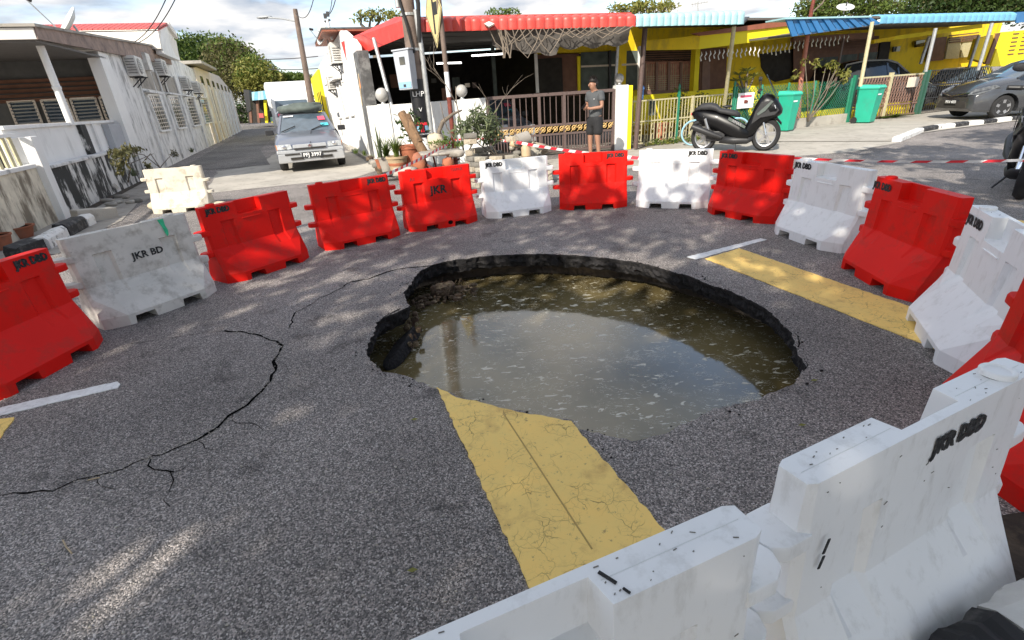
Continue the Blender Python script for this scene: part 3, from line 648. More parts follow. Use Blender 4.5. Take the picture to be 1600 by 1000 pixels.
def make_barrier(mt, lab, cap=True, dark=False):
    root = empty('road_barrier', (0, 0, 0), lab, 'barrier', 'water-filled barriers ringing the sinkhole')
    v, f = barrier_body(); b = MB(); b.v = v; b.f = f
    b.build('body', M[mt], root, bevel=.008, seg=3, smooth=True, ang=13)
    # hinge lugs: two each end, staggered
    for sx, zs in ((-1, (.47, .275)), (1, (.545, .35))):
        for z in zs:
            l = MB(); pts = []; hx = sx*BL/2
            out = [(hx-sx*.03, -.055), (hx+sx*.045, -.055), (hx+sx*.078, -.035), (hx+sx*.09, 0), (hx+sx*.078, .035), (hx+sx*.045, .055), (hx-sx*.03, .055)]
            l.slab([Vector((x, y, z-.024)) for x, y in out], (0, 0, .048)); l.build('hinge_lug', M[mt], root, bevel=.008, smooth=True)
    c = MB(); c.lathe([(.040, -.004), (.040, .012), (.036, .016), (.030, .016), (.028, .010), (0.0001, .010)], (-BL*.5+.12, 0, BH), 28)
    c.build('filler_cap', M[mt], root, bevel=.002, smooth=True)
    # moulded grip ridges under the pocket
    for z, w in ((.535, .19), (.42, .15)):
        g = MB(); g.slab([(-w/2, -T2+.030, z), (w/2, -T2+.030, z), (w/2, -T2+.006, z-.004), (-w/2, -T2+.006, z-.004)], (0, 0, .009)); g.build('grip_ridge', M[mt], root, bevel=.002)
    return root
def stencil(root, body, size, x, z, front=True, mt='stencil', seed=0, double=True, sx=1.0):
    n = -1 if front else 1; M4 = frame((x, n*(T2-.020*max(0, (z-FOLD)/(BH-FOLD))+.0030), z), (1 if front else -1, 0, 0), (0, n, 0))
    text(body, size, M[mt], root, M4, 'stencil_lettering', depth=.0003, bold=size*.032, space=1.02, sx=sx)
    if double:   # the stencil slipped: a second, shifted coat
        M5 = frame((x+.007*(1 if front else -1), n*(T2-.020*max(0, (z-FOLD)/(BH-FOLD))+.0034), z-.004), (1 if front else -1, 0, 0), (0, n, 0)); text(body, size, M[mt], root, M5, 'stencil_lettering', depth=.0003, bold=size*.02, space=1.02, sx=sx)
K = CAMH
specs = [  # x, y, yaw, material, label, list of (text, size, x, z, front, material, double)
 (-3.205, 2.92, 1.46, 'plastic_red', 'red barrier at the far left edge of the photo in front of the mould-stained wall', [('JKR DBD', .070, .30, .655, True, 'stencil', True)]),
 (-2.0435*K, 2.7246*K, 1.0329, 'plastic_dirty', 'dirty grey-white barrier with JKR BD in the middle and a green paint mark', [('JKR BD', .075, -.06, .46, False, 'stencil', False)]),
 (-1.6966*K, 3.3690*K, .9709, 'plastic_red', 'red barrier directly right of the dirty barrier with the green paint mark', [('JKR DBD', .070, -.30, .655, True, 'stencil', True)]),
 (-1.1732*K, 3.9618*K, .5883, 'plastic_red', 'red barrier in front of the parked silver car, lettering on its upper right corner', [('JKR DBD', .070, .30, .655, True, 'stencil', True)]),
 (-.5551*K, 4.3444*K, .4363, 'plastic_red', 'red barrier with large JKR stencilled in the middle and soot at its foot', [('JKR', .135, .0, .44, True, 'stencil', False), ('A1', .055, -.31, .60, True, 'stencil_red', False), ('TAPAK', .05, .27, .655, True, 'stencil_red', False)]),
 (.1186*K, 4.6119*K, .2291, 'plastic_white', 'white barrier in front of the stacked brick planter', [('JKR DBD', .070, -.28, .655, True, 'stencil', True)]),
 (.8318*K, 4.6877*K, -.1036, 'plastic_red', 'red barrier in front of the man looking at his phone', [('JKR DBD', .070, .29, .655, True, 'stencil', True)]),
 (1.5182*K, 4.5036*K, -.4193, 'plastic_white', 'white barrier facing the far end of the sinkhole, below the cream gate', [('JKR DBD', .070, .27, .655, True, 'stencil', True)]),
 (1.9201*K, 3.9434*K, -1.0971, 'plastic_red', 'red barrier below the front wheel of the black scooter', [('JKR DBD', .070, -.30, .655, True, 'stencil', True)]),
 (2.0444*K, 3.1872*K, -1.4175, 'plastic_white', 'white barrier beside the thin white line end, between two red ones', [('JKR DBD', .070, -.32, .655, True, 'stencil', True)]),
 (1.9794*K, 2.4072*K, -1.6756, 'plastic_red', 'red barrier standing on the far yellow marking', [('JKR DBD', .070, -.34, .64, True, 'stencil', True)]),
 (1.7529*K, 1.7018*K, -2.0062, 'plastic_white', 'white barrier with bold lettering at the near end of the far yellow marking', [('JKR DBD', .070, -.31, .63, True, 'stencil', True)]),
 (2.04, 1.61, -2.04, 'plastic_red', 'red barrier mostly hidden behind the near white barriers at the right edge', []),
 (.948, 1.022, -2.726, 'plastic_white', 'near white barrier seen from behind with lettering on its back, at the lower right', [('JKR DBD', .070, -.10, .625, False, 'stencil', True)]),
 (.020, .473, .371, 'plastic_white', 'nearest white barrier with a step in its top, crossing the bottom edge of the photo', []),
 (-5.48, 8.68, .13, 'plastic_beige', 'old beige-white barrier standing outside the ring by the alley mouth', []),
]
mk('stencil_red', (.35, .02, .02), .8, noise=.3, scale=60)
protos = {}
barriers = []
for x, y, a, mt, lab, txt in specs:
    if mt not in protos: protos[mt] = r = make_barrier(mt, lab)
    else: r = dup(protos[mt], label=lab)
    if mt in protos and r is protos[mt]: pass
    r.location = (x, y, 0.0); r.rotation_euler = (0, 0, a); barriers.append((r, txt))
    if mt == 'plastic_beige': r['group'] = 'water-filled barriers ringing the sinkhole'
for i, (r, txt) in enumerate(barriers):
    for (s, size, x, z, fr_, mt, dbl) in txt: stencil(r, s, size, x, z, fr_, mt, double=dbl, sx=.80 if 'DBD' in s else 1.0)
# origin fix: barrier origins are the foot of the upper front face in the survey; move back by half a wall
for r, _ in barriers:
    a = r.rotation_euler[2]
    if r is not barriers[0][0]: r.location = Vector(r.location)-Vector((math.sin(a), -math.cos(a), 0))*T2*.9
for r in (barriers[1][0], barriers[4][0]):
    for ch in list(r.children):
        if ch.name.startswith('grip_ridge'): bpy.data.objects.remove(ch)
for k_ in (1, 15): barriers[k_][0].rotation_euler[2] += math.pi
# green paint mark and scuffs
g = MB(); g.slab([(-.215, .0435, .694), (-.262, .0435, .694), (-.258, .0495, .64), (-.266, .054, .60), (-.258, .058, .565), (-.243, .060, .552), (-.236, .057, .58), (-.230, .0495, .64)], (0, .001, 0)); g.build('paint_mark', M['stencil_green'], barriers[1][0], local=True)
g = MB()
for (x, z, s_) in ((.05, .03, .032),): g.ball((x, -T2-TD-.001+max(0, (z-.085))*.76, z+.03), s_, 8, 6, (1, .12, .8))
g.build('soot_stain', M['crack_dark'], barriers[4][0], local=True)
r = barriers[13][0]
g = MB(); 
for (z0, z1, x0) in ((.50, .54, .385), (.455, .49, .388)): g.bar((x0, T2+.001, z0), (x0-.008, T2+.001, z1), .008, .002, up=(0, 1, 0))
g.build('scuff_mark', M['stencil'], r, local=True)
r = barriers[14][0]
g = MB(); g.bar((.135, T2*.3, BH+.001), (.15, -T2*.2, BH+.001), .006, .003); g.bar((.155, -T2*.4, BH+.001), (.16, -T2*.6, BH+.001), .004, .003); g.build('scuff_mark', M['stencil'], r, local=True)
g = MB(); g.ball((.05, -.02, .587), .009, 8, 5, (1.4, .7, .4)); g.build('dead_leaf', M['brick_dark'], r, local=True)
# beige sack lying against the old barrier
b = MB(); pts = []
r_ = random.Random(2); seg = 14
sk = G(262, 330); b.ball(sk+Vector((.0, 0, .11)), .2, 16, 8, (1.5, .8, .5)); b.ball(sk+Vector((.35, .1, .07)), .16, 14, 8, (1.7, .8, .42)); b.ball(sk+Vector((.75, .12, .05)), .13, 12, 8, (1.8, .8, .35))
o = b.build('sack', M['cloth_beige'], smooth='all'); tag(o, 'crumpled beige cloth sack lying at the foot of the old beige barrier', 'sack')

# scuffs, grit and a moulding seam on the near barriers
def scuffs(root, n, seed, lim=None):
    r = random.Random(seed); b = MB()
    for i in range(n):
        x = r.uniform(-.42, .42); L_ = r.uniform(.0015, .011)*(2 if r.random() < .06 else 1); w = r.uniform(.0008, .0022); a = r.uniform(-.6, .6)
        k = r.random()
        if k < .5: y = r.uniform(-.034, .034); p = Vector((x, y, BH+.0008)); d = Vector((math.cos(a), math.sin(a), 0)); u_ = (0, 0, 1)
        else:
            s = -1 if r.random() < .5 else 1; z = r.uniform(.33, .68); p = Vector((x, s*(T2-.020*(z-FOLD)/(BH-FOLD)+.0008), z)); d = Vector((math.cos(a), 0, math.sin(a))); u_ = (0, 1, 0)
            if any(abs(abs(x)-.24) < .08 for _ in (0,)) or (s < 0 and abs(x) < .13): continue
        if k < .5 and abs(x) < .13: continue
        b.bar(p, p+d*L_, w, .0012, up=u_)
    o = b.build('scuff', M['brick_dark'], root, local=True); o['kind'] = 'stuff'
for i, (r_, n_) in enumerate(zip(barriers, (0, 60, 0, 0, 20, 10, 0, 10, 0, 25, 20, 30, 0, 60, 70, 20))):
    if n_: scuffs(r_[0], n_, 100+i)
for i in (11, 13, 14):
    b = MB(); b.bar((-BL/2+.02, .004, BH+.0006), (-.13, .004, BH+.0002), .0016, .0010); b.bar((.13, .004, BH+.0002), (BL/2-.02, .004, BH+.0002), .0016, .0010); o = b.build('mould_seam', M['cap_white'], barriers[i][0], local=True); o['kind'] = 'stuff'
b = MB(); b.tube([(-.40+.04*math.cos(a)*1.0+.07, .045*math.sin(a)*.8, BH+.0005) for a in [j*math.pi/12 for j in range(25)]], .0012, 4); b.build('cap_groove', M['brick_dark'], barriers[13][0], local=True)
# ================================================================== BUILDINGS
def pq(wp, px, th=.04, off=0.0, mb=None):   # px polygon on an upright plane, th metres thick (backwards)
    mb = mb or MB(); mb.slab([wp.p(u, v, off) for u, v in px], wp.n*(-th)); return mb
LW = WP((-7.49, 8.47), (-16.26, 30.73)); up = Vector((0, 0, 1))
def wbox(wp, k0, k1, z0, z1, o0, o1, mb=None):
    mb = mb or MB(); mb.slab([wp.at(k0, z0, o1), wp.at(k1, z0, o1), wp.at(k1, z1, o1), wp.at(k0, z1, o1)], wp.n*(o0-o1)); return mb
# ---- the white terrace house beside the alley
H1 = empty('terrace_house', LW.at(6, 0), 'weathered white terrace house with open veranda and grilled side windows, left of the alley', 'house')
K0 = 6.0
b = MB(); b.slab([LW.at(K0, 0), LW.at(22.6, 0), LW.at(22.6, 3.7), LW.at(15.4, 3.85), LW.at(K0, 3.05)], LW.n*-.22); b.build('side_wall', M['white_wall_old'], H1)
b = wbox(LW, K0-.25, K0+.55, 0, 3.03, -.2, .06); b.build('pilaster', M['white_wall'], H1, bevel=.01)
FW = WP(LW.at(K0+.2, 0), LW.at(K0+.2, 0)-LW.n*9)
b = MB(); b.slab([FW.at(0, 0), FW.at(9, 0), FW.at(9, 3.0), FW.at(0, 3.0)], FW.n*-.2); b.build('front_wall', M['grey_wall'], H1)
for i in range(5):     # timber louvre bands over the windows
    b = MB(); z = 2.02+i*.105; b.slab([FW.at(.25, z, .02), FW.at(8, z, .02), FW.at(8, z+.07, .09), FW.at(.25, z+.07, .09)], FW.n*.02); b.build('louvre_slat', M['timber_brown'], H1)
def jalousie(q, parent, wp=FW, off=.05, nsl=7):
    (u0, v0), (u1, v1), (u2, v2), (u3, v3) = q
    w = pq(wp, q, .04, off).build('window', M['glass_dark'], parent)
    P = [wp.p(u, v, off+.012) for u, v in q]; f = MB()
    for a, c in ((0, 1), (1, 2), (2, 3), (3, 0)): f.bar(P[a], P[c], .05, .04, up=wp.n)
    f.build('window_frame', M['cream_wall'], w)
    for i in range(1, nsl):
        t = i/nsl; a = P[0].lerp(P[3], t); c = P[1].lerp(P[2], t); s = MB(); s.bar(a, c, .012, .07, up=wp.n+up*.9); s.build('pane', M['glass_blue'], w)
for q in ([(12, 158), (52, 156), (66, 193), (27, 196)], [(64, 156), (103, 154), (118, 191), (78, 193)], [(110, 154), (148, 152), (161, 188), (123, 191)], [(155, 152), (178, 151), (190, 186), (168, 188)]): jalousie(q, H1)
# veranda floor, parapet and roof
VK = 2.35
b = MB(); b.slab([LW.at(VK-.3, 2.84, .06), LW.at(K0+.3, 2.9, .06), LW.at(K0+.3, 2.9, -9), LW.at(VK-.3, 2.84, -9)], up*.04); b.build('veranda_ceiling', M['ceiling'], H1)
b = MB(); b.slab([LW.at(VK-.36, 2.88, .10), LW.at(VK-.36, 2.88, -9), LW.at(VK-.36, 3.06, -9), LW.at(VK-.36, 3.06, .10)], LW.t*.05); b.build('front_fascia', M['cream_upper'], H1)
b = MB(); b.slab([LW.at(VK-.36, 2.88, .12), LW.at(15.6, 3.42, .12), LW.at(15.6, 3.98, .12), LW.at(VK-.30, 3.08, .12)], LW.n*-.06); b.build('side_fascia', mat('fascia_rot', (.30, .22, .18), .9, noise=.3, dirt=(.12, .09, .08), damt=.8, dscale=3), H1)
b = MB(); b.slab([LW.at(VK-.4, 3.07, .16), LW.at(15.7, 4.0, .16), LW.at(15.7, 4.0, -9), LW.at(VK-.4, 3.07, -9)], up*.05); b.build('roof', M['concrete'], H1)
b = MB(); b.tube([LW.at(2.75, 1.44, -.12), LW.at(2.75, 2.86, -.12)], .065, 10); b.build('veranda_post', M['white_wall'], H1, smooth=True)
b = MB(); b.lathe([(.075, 0), (.075, .05), (.066, .06)], LW.at(2.75, 2.1, -.12), 10); b.build('pipe_collar', M['white_wall'], H1)
wall_mat = M['white_wall']
b = wbox(LW, -.1, K0-.2, .8, 1.44, -.30, -.16); b.build('parapet', wall_mat, H1)
b = wbox(LW, -.1, K0-.2, 1.44, 1.50, -.34, -.12); b.build('coping', M['white_wall'], H1, bevel=.01)
b = wbox(LW, 3.1, 3.45, .8, 1.44, -.16, -.09); b.build('parapet_pier', M['white_wall_mould'], H1)
b = wbox(LW, 4.0, 4.12, .8, 1.44, -.16, -.12); b.build('parapet_pier', M['white_wall_old'], H1)
b = wbox(LW, 4.75, K0-.25, .72, 1.42, -.15, -.02); b.build('render_panel', mk('grey_render', (.40, .41, .43), .85, noise=.06), H1)
# boundary wall in front, with black mould below
BWl = empty('boundary_wall', LW.at(0, 0), 'low boundary wall streaked with black mould below the sunlit veranda', 'wall')
b = wbox(LW, .3, K0+.1, 0, .80, -.14, .06); b.build('wall', M['white_wall_mould'], BWl)
b = wbox(LW, .2, K0+.1, .80, .85, -.16, .09); b.build('coping', M['white_wall_old'], BWl, bevel=.01)
b = wbox(LW, 0, .26, 0, 1.32, -.22, .12); b.build('gate_post', M['white_wall'], BWl, bevel=.012)
b = wbox(LW, -3.6, 0, 0, .86, -.14, .02); b.build('wall', mat('wall_tan', (.66, .60, .48), .9, dirt=(.12, .09, .06), damt=.85, dscale=2.4, streak=True, dlo=.48, dhi=.6, bump=.4), BWl)
b = wbox(LW, -3.6, -.02, .86, .92, -.17, .05); b.build('coping', M['white_wall_old'], BWl, bevel=.01)
for i in range(12):
    q = LW.at(-.25-.20*i, .92, -.06); b = MB(); b.bar(q, q+up*.42, .05, .03); b.build('railing_bar', M['cream_metal'], BWl)
b = MB(); b.bar(LW.at(-.05, 1.36, -.06), LW.at(-3.6, 1.36, -.06), .06, .05); b.build('top_rail', M['white_wall'], BWl)
# grilled side windows
for i, q in enumerate(([(230,148),(247,148),(267,203),(252,205)], [(262,150),(277,150),(292,199),(279,201)], [(288,153),(301,153),(314,195),(303,197)], [(312,155),(322,155),(332,191),(322,193)])):
    w = pq(LW, q, .05, .015).build('window', M['glass_dark'], H1)
    P = [LW.p(u, v, .05) for u, v in q]; f = MB(); gl = MB()
    for a, c in ((0, 1), (1, 2), (2, 3), (3, 0)): f.bar(P[a], P[c], .06, .05, up=LW.n)
    f.build('window_frame', M['white_wall'], w)
    nb = 5
    for j in range(1, nb): gl.bar(P[0].lerp(P[1], j/nb), P[3].lerp(P[2], j/nb), .025, .02, up=LW.n)
    for j in range(1, 9): gl.bar(P[0].lerp(P[3], j/9), P[1].lerp(P[2], j/9), .025, .02, up=LW.n)
    g_ = gl.build('window_grille', M['cream_wall'], w); g_['kind'] = 'stuff'
    b = MB(); a0_ = LW.k(P[0]); a1_ = LW.k(P[1]); wbox(LW, a0_-.1, a1_+.25, P[0].z+.06, P[0].z+.12, -.02, .16, b); b.build('window_hood', M['white_wall_old'], H1)
# panels of bare render above the windows and a downpipe each bay
for k0, k1 in ((9.2, 11.4), (11.6, 13.6), (13.8, 15.6)):
    wbox(LW, k0, k1, 2.35, 2.95, -.02, .012).build('render_panel', M['concrete'], H1)
for k in (9.0, 12.2, 15.6, 19.2):
    b = MB(); b.tube([LW.at(k, .05, .05), LW.at(k, 3.0, .05)], .035, 8); b.build('downpipe', M['white_wall_old'], H1, smooth=True)
# condensers on brackets
acl = ['air conditioner condenser nearest the veranda of the white terrace house', 'second condenser from the veranda on the white side wall', 'third condenser from the veranda, low on the side wall', 'farthest condenser above the last grilled window of the side wall']
def condenser(name_label, c, t, n_, w=.78, h=.52, d=.30, group='condensers on the white side wall'):
    r = empty('air_conditioner', c, name_label, 'air conditioner', group); t = Vector(t); n_ = Vector(n_); c = Vector(c)
    b = MB(); b.slab([c-t*w/2, c+t*w/2, c+t*w/2+up*h, c-t*w/2+up*h], n_*d); b.build('casing', M['ac_white'], r, bevel=.015)
    f = MB(); q = c+n_*(d+.004)+up*h*.5-t*w*.14
    f.add([q+(t*math.cos(a)+up*math.sin(a))*h*.40 for a in [i*math.pi/10 for i in range(20)]], [tuple(range(20))]); f.build('fan_opening', M['dark_room'], r)
    g_ = MB()
    for i in range(-3, 4):
        y_ = i*h*.12; l_ = math.sqrt(max(0, (h*.4)**2-y_*y_)); g_.bar(q+up*y_-t*l_+n_*.012, q+up*y_+t*l_+n_*.012, .012, .01, up=n_); g_.bar(q+t*y_-up*l_+n_*.012, q+t*y_+up*l_+n_*.012, .012, .01, up=n_)
    o = g_.build('fan_guard', M['ac_white'], r); o['kind'] = 'stuff'
    # side grille facing the viewer along the wall
    s_ = MB()
    for i in range(6): s_.bar(c-t*(w/2+.006)+up*(.08+i*.07)+n_*.04, c-t*(w/2+.006)+up*(.08+i*.07)+n_*(d-.04), .03, .012)
    o = s_.build('side_grille', M['dark_room'], r); o['kind'] = 'stuff'
    for s in (-.3, .3):
        k_ = MB(); k_.bar(c+t*w*s-up*.02, c+t*w*s+n_*(d+.04)-up*.02, .03, .03); k_.bar(c+t*w*s-up*.28, c+t*w*s+n_*d-up*.02, .025, .025); k_.build('bracket', M['black_satin'], r)
    p = MB(); p.tube([c+t*w/2+up*.1+n_*.1, c+t*(w/2+.15)+up*.02+n_*.1, c+t*(w/2+.2)-up*.25+n_*.02, c+t*(w/2+.2)-up*.6+n_*.02], .018, 6); p.build('pipe', M['black_satin'], r, smooth=True)
    return r
for (k, z), l in zip(((8.6, 2.62), (12.6, 2.85), (17.4, 2.55), (20.6, 2.5)), acl): condenser(l, LW.at(k, z, .01), LW.t, LW.n, w=.85 if k < 9 else .8)
b = wbox(LW, 10.3, 10.9, 2.9, 3.4, .0, .22); tag(b.build('meter_cabinet', M['ac_white'], bevel=.01), 'plain pale cabinet between the first two condensers on the side wall', 'cabinet')
# satellite dish on the eave
def dish(base, aim, r, label, arm=.9, mast=.5, group=None):
    base = Vector(base); aim = Vector(aim).normalized(); D = empty('satellite_dish', base, label, 'satellite dish', group)
    c = base+up*mast+aim*.12; x = aim.cross(up).normalized(); y = x.cross(aim); Mx = Matrix(((x.x, y.x, aim.x), (x.y, y.y, aim.y), (x.z, y.z, aim.z)))
    b = MB(); b.lathe([(0.0001, -.06*r/.4), (r*.5, -.045*r/.4), (r, .05*r/.4), (r*.98, .07*r/.4), (r*.5, -.02*r/.4), (0.0001, -.035*r/.4)], c, 28, Mx); b.build('reflector', M['dish'], D, smooth='all')
    b = MB(); b.tube([base, base+up*mast*.7, base+up*mast*.95+aim*.05], .025, 8); b.build('mast', M['galv'], D, smooth=True)
    f = c+aim*arm*.75+(-y)*r*.1
    b = MB(); b.tube([c-y*r*.9, f], .014, 6); b.build('feed_arm', M['galv'], D); b = MB(); b.tube([f, f-aim*.12+y*.02], .035, 8); b.build('feed_horn', M['black_satin'], D, smooth=True)
    return D
dish(LW.at(5.8, 3.2, -.2), (-.55, -.62, .62), .36, 'pale satellite dish on a bent mast on the eave of the white terrace house', arm=1.05, mast=.36)
# ---- upper storey with a red roof behind
U1 = empty('upper_house', V(150, 60, 20), 'cream upper storey with a shallow red tiled roof behind the white terrace house', 'house')
P = lambda u, v, y=20: V(u, v, y)
b = MB(); b.slab([P(50, 50), P(246, 45), P(252, 76), P(58, 80)], (-1.3, 3.3, 0)); b.build('wall', M['cream_upper'], U1)
rb = MB(); nr = 26
for i in range(nr):
    a = P(27, 49.5).lerp(P(247, 46), i/nr); c = P(27, 49.5).lerp(P(247, 46), (i+.86)/nr)
    tb = P(46, 41, 21.6).lerp(P(262, 37.5, 21.6), i/nr); tc_ = P(46, 41, 21.6).lerp(P(262, 37.5, 21.6), (i+.86)/nr)
    t_ = MB(); t_.slab([a, c, tc_, tb], up*.05); t_.build('roof_tile_row', M['red_tile'], U1)
b = MB(); b.slab([P(27, 50.6), P(247, 47), P(262, 38.5, 21.6), P(46, 42, 21.6)], (0, 0, -.03)); b.build('roof_deck', M['red_tile'], U1)
b = MB(); b.bar(P(262, 38, 21.6), P(275, 56, 23.2), .10, .22); b.build('gable_fascia', M['cream_upper'], U1)
b = MB(); b.slab([P(246, 47, 20.1), P(261, 41, 21.6), P(271, 56, 23), P(282, 95, 23.5), P(256, 84, 20.1)], (-.25, 0, 0)); b.build('gable_wall', M['white_wall'], U1)
# ---- further rows beyond
H2 = empty('cream_terrace_row', LW.at(28, 0), 'cream terrace row with tall recessed bays farther down the alley', 'house')
b = MB(); b.slab([LW.at(22.9, 0), LW.at(44, 0), LW.at(44, 3.3), LW.at(36, 4.1), LW.at(24, 3.9), LW.at(22.9, 3.8)], LW.n*-4); b.build('wall', M['cream_wall'], H2)
b = MB(); b.slab([LW.at(22.3, 3.95, .5), LW.at(29.5, 4.05, .5), LW.at(29.5, 4.05, -4), LW.at(22.3, 3.95, -4)], up*.14); b.build('roof', M['concrete_pale'], H2)
for i in range(7):
    k = 24.4+i*2.7; wbox(LW, k, k+1.2, 1.1, 2.9, -.02, .02).build('bay_panel', M['concrete'] if i % 2 else M['white_wall_old'], H2); wbox(LW, k, k+1.2, .1, 1.0, -.02, .03).build('base_panel', M['ceramic_tan'], H2)
    wbox(LW, k-.5, k-.2, 0, 3.1, 0, .10).build('pilaster', M['white_wall'], H2)
    wbox(LW, k+.1, k+1.0, 3.05, 3.5, -.02, .03).build('vent_window', M['glass_dark'], H2)
B3 = empty('blue_roofed_house', V(400, 190, 56), 'small open-fronted house with a light blue metal roof at the end of the alley', 'house')
P = lambda u, v, y=56: V(u, v, y)
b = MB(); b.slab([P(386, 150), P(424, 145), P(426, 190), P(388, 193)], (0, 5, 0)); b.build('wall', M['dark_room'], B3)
for i in range(9):
    a = P(383, 158, 54).lerp(P(428, 154, 54), i/9); c = P(383, 158, 54).lerp(P(428, 154, 54), (i+.93)/9); tb = P(386, 146, 57).lerp(P(424, 142, 57), i/9); tc_ = P(386, 146, 57).lerp(P(424, 142, 57), (i+.93)/9)
    t_ = MB(); t_.slab([a, c, tc_, tb], up*.08); t_.build('roof_sheet', M['aqua_roof'] if i % 3 else M['blue_roof_light'], B3)
for u in (390, 402, 414, 424):
    b = MB(); b.bar(P(u, 156, 54.5), V(u+3, 192, 54.5), .22, .22); b.build('post', M['yellow_bright'] if u in (414, 424) else M['timber_brown'], B3)
b = MB(); b.slab([P(404, 177, 54), P(411, 177, 54), P(412, 184, 54), P(405, 184, 54)], (0, .1, 0)); b.build('sign_board', M['red_tile'], B3)
b = MB(); b.slab([P(421, 172, 53), P(434, 170, 53), P(436, 188, 53), P(423, 190, 53)], (0, .2, 0)); b.build('green_shutter', M['dark_green_metal'], B3)
b = MB(); b.slab([P(380, 140, 52), P(389, 141, 52), P(392, 172, 52), P(386, 176, 52)], (0, .5, 0)); b.build('dark_pillar', M['black_satin'], B3)
# ---- right-hand side of the alley: white side wall, low front wall
RW = WP((-2.80, 12.75), (-7.17, 24.1)); FA = WP((-2.80, 12.75), (3.1, 13.4))
H4 = empty('corner_house', RW.at(3, 0), 'corner house with red ribbed canopy, dark open carport and white side wall', 'house')
k0 = RW.k(RW.p(573, 190)); k0 = 2.55
b = MB(); b.slab([RW.at(k0, 0), RW.at(17.5, 0), RW.at(17.5, 3.45), RW.at(5.0, 3.55), RW.at(k0+.6, 3.1), RW.at(k0, 2.9)], RW.n*-.2); b.build('side_wall', M['white_wall'], H4)
b = wbox(RW, k0-.5, k0+.30, 0, 2.75, -.28, .012); b.build('stained_pier', mk('pier_dark', (.10, .10, .10), .9, noise=.3, dirt=(.3, .3, .29), damt=.6, dscale=4), H4)
for q in ([(516, 132), (520, 132), (533, 184), (529, 184)], [(525, 130), (530, 130), (543, 182), (538, 183)], [(534, 127), (538, 127), (552, 180), (547, 181)]):
    w = pq(RW, q, .05, .015).build('window', M['glass_dark'], H4); P_ = [RW.p(u, v, .04) for u, v in q]; f = MB()
    for a, c in ((0, 1), (1, 2), (2, 3), (3, 0)): f.bar(P_[a], P_[c], .05, .05, up=RW.n)
    f.build('window_frame', M['white_wall'], w)
b = MB(); a_, c_ = RW.p(508, 140), RW.p(534, 128); wbox(RW, RW.k(RW.p(534, 130))-.3, RW.k(RW.p(514, 130))+.3, 2.35, 2.43, 0, .25, b); b.build('window_hood', M['white_wall'], H4, bevel=.01)
b = MB(); wbox(RW, 5.4, 9.6, 3.58, 3.64, -3, .5, b); b.build('rear_roof', M['brown_fascia'], H4)
for i in range(16): q = RW.at(5.45+i*.26, 3.66, .52); s = MB(); s.bar(q, q-RW.n*3, .12, .05); s.build('roof_rib', M['grey_wall'], H4)
condenser('white condenser high on the side wall right of the alley', RW.at(6.4, 2.75, .0), RW.t, RW.n, w=.9, h=.6, group='condensers right of the alley')
condenser('small condenser lower on the side wall right of the alley, by the yellow house', RW.at(10.0, 2.1, .0), RW.t, RW.n, w=.7, h=.5, group='condensers right of the alley')
dish(RW.at(7.6, 3.3, .2), (-.8, -.6, .35), .40, 'white satellite dish on the side wall right of the alley', arm=.6, mast=.45)
Y1 = empty('yellow_house', RW.at(15, 0), 'narrow yellow house end beyond the white side wall right of the alley', 'house')
wbox(RW, 17.7, 27, 0, 3.3, -.2, .1).build('side_wall', M['yellow_bright'], Y1)
for k in (18.8, 20.4, 22.0): wbox(RW, k, k+.5, 1.0, 2.3, .09, .12).build('window', M['glass_dark'], Y1)
# low front wall
LWf = empty('low_wall', FA.at(1, 0), 'low whitewashed garden wall with globe lamps behind the pots and bricks', 'wall')
kf0, kf1 = 0, FA.k(FA.p(759, 160))
b = MB(); b.slab([FA.at(0, 0), FA.at(kf1, 0), FA.at(kf1, 1.44), FA.at(0, 1.42)], FA.n*-.16); b.build('front_panel', M['white_wall'], LWf, bevel=.008)
b = MB(); b.slab([RW.at(.02, 0, 0), RW.at(2.06, 0, 0), RW.at(2.06, 1.43, 0), RW.at(.02, 1.43, 0)], RW.n*-.16); b.build('side_panel', M['white_wall'], LWf, bevel=.008)
b = MB(); b.slab([FA.at(-.02, 0, .03), FA.at(.26, 0, .03), FA.at(.26, 1.45, .03), FA.at(-.02, 1.45, .03)], FA.n*-.22); b.build('corner_post', M['white_wall'], LWf, bevel=.008)
def globe(p, r, label, w=0):
    G_ = empty('globe_lamp', p, label, 'lamp', 'globe lamps on the garden walls'); b = MB(); b.ball(Vector(p)+up*(r+.04), r, 18, 12); b.build('globe', M['globe'], G_, smooth='all')
    b = MB(); b.lathe([(.055, 0), (.055, .02), (.035, .05), (.035, .07)], p, 12); b.build('lamp_base', M['galv'], G_, smooth=True)
globe(FA.at(.12, 1.45, -.08), .155, 'large dull globe lamp on the wall corner post beside the thin canopy post')
globe(FA.at(kf1-.55, 1.44, -.08), .14, 'globe lamp on the low wall behind the bare branches')
# gate
gk0, gk1 = kf1+.05, FA.k(FA.p(961, 160))-.02
GT = empty('sliding_gate', FA.at(gk0, 0), 'brown steel driveway gate with a band of gold scrollwork behind the man', 'gate')
g = lambda k, z, o=-.06: FA.at(k, z, o)
for z, w in ((1.42, .07), (.72, .04), (.50, .04), (.10, .06)):
    b = MB(); b.bar(g(gk0, z), g(gk1, z), w if z > 1 else .05, .05 if z < 1 else .07, up=FA.n); b.build('rail', M['gate_brown'], GT)
nst = 5
for i in range(nst+1):
    k = gk0+(gk1-gk0)*i/nst; b = MB(); b.bar(g(k, .02), g(k, 1.44), .07, .06, up=FA.n); b.build('stile', M['gate_brown'], GT)
nb = 42
for i in range(nb):
    k = gk0+(gk1-gk0)*(i+.5)/nb; b = MB()
    if i % 2 == 0: b.bar(g(k, .72), g(k, 1.4), .018, .018, up=FA.n); 
    b.bar(g(k, .10), g(k, .50), .028, .02, up=FA.n); b.build('gate_bar', M['gate_brown'], GT)
sc = MB()
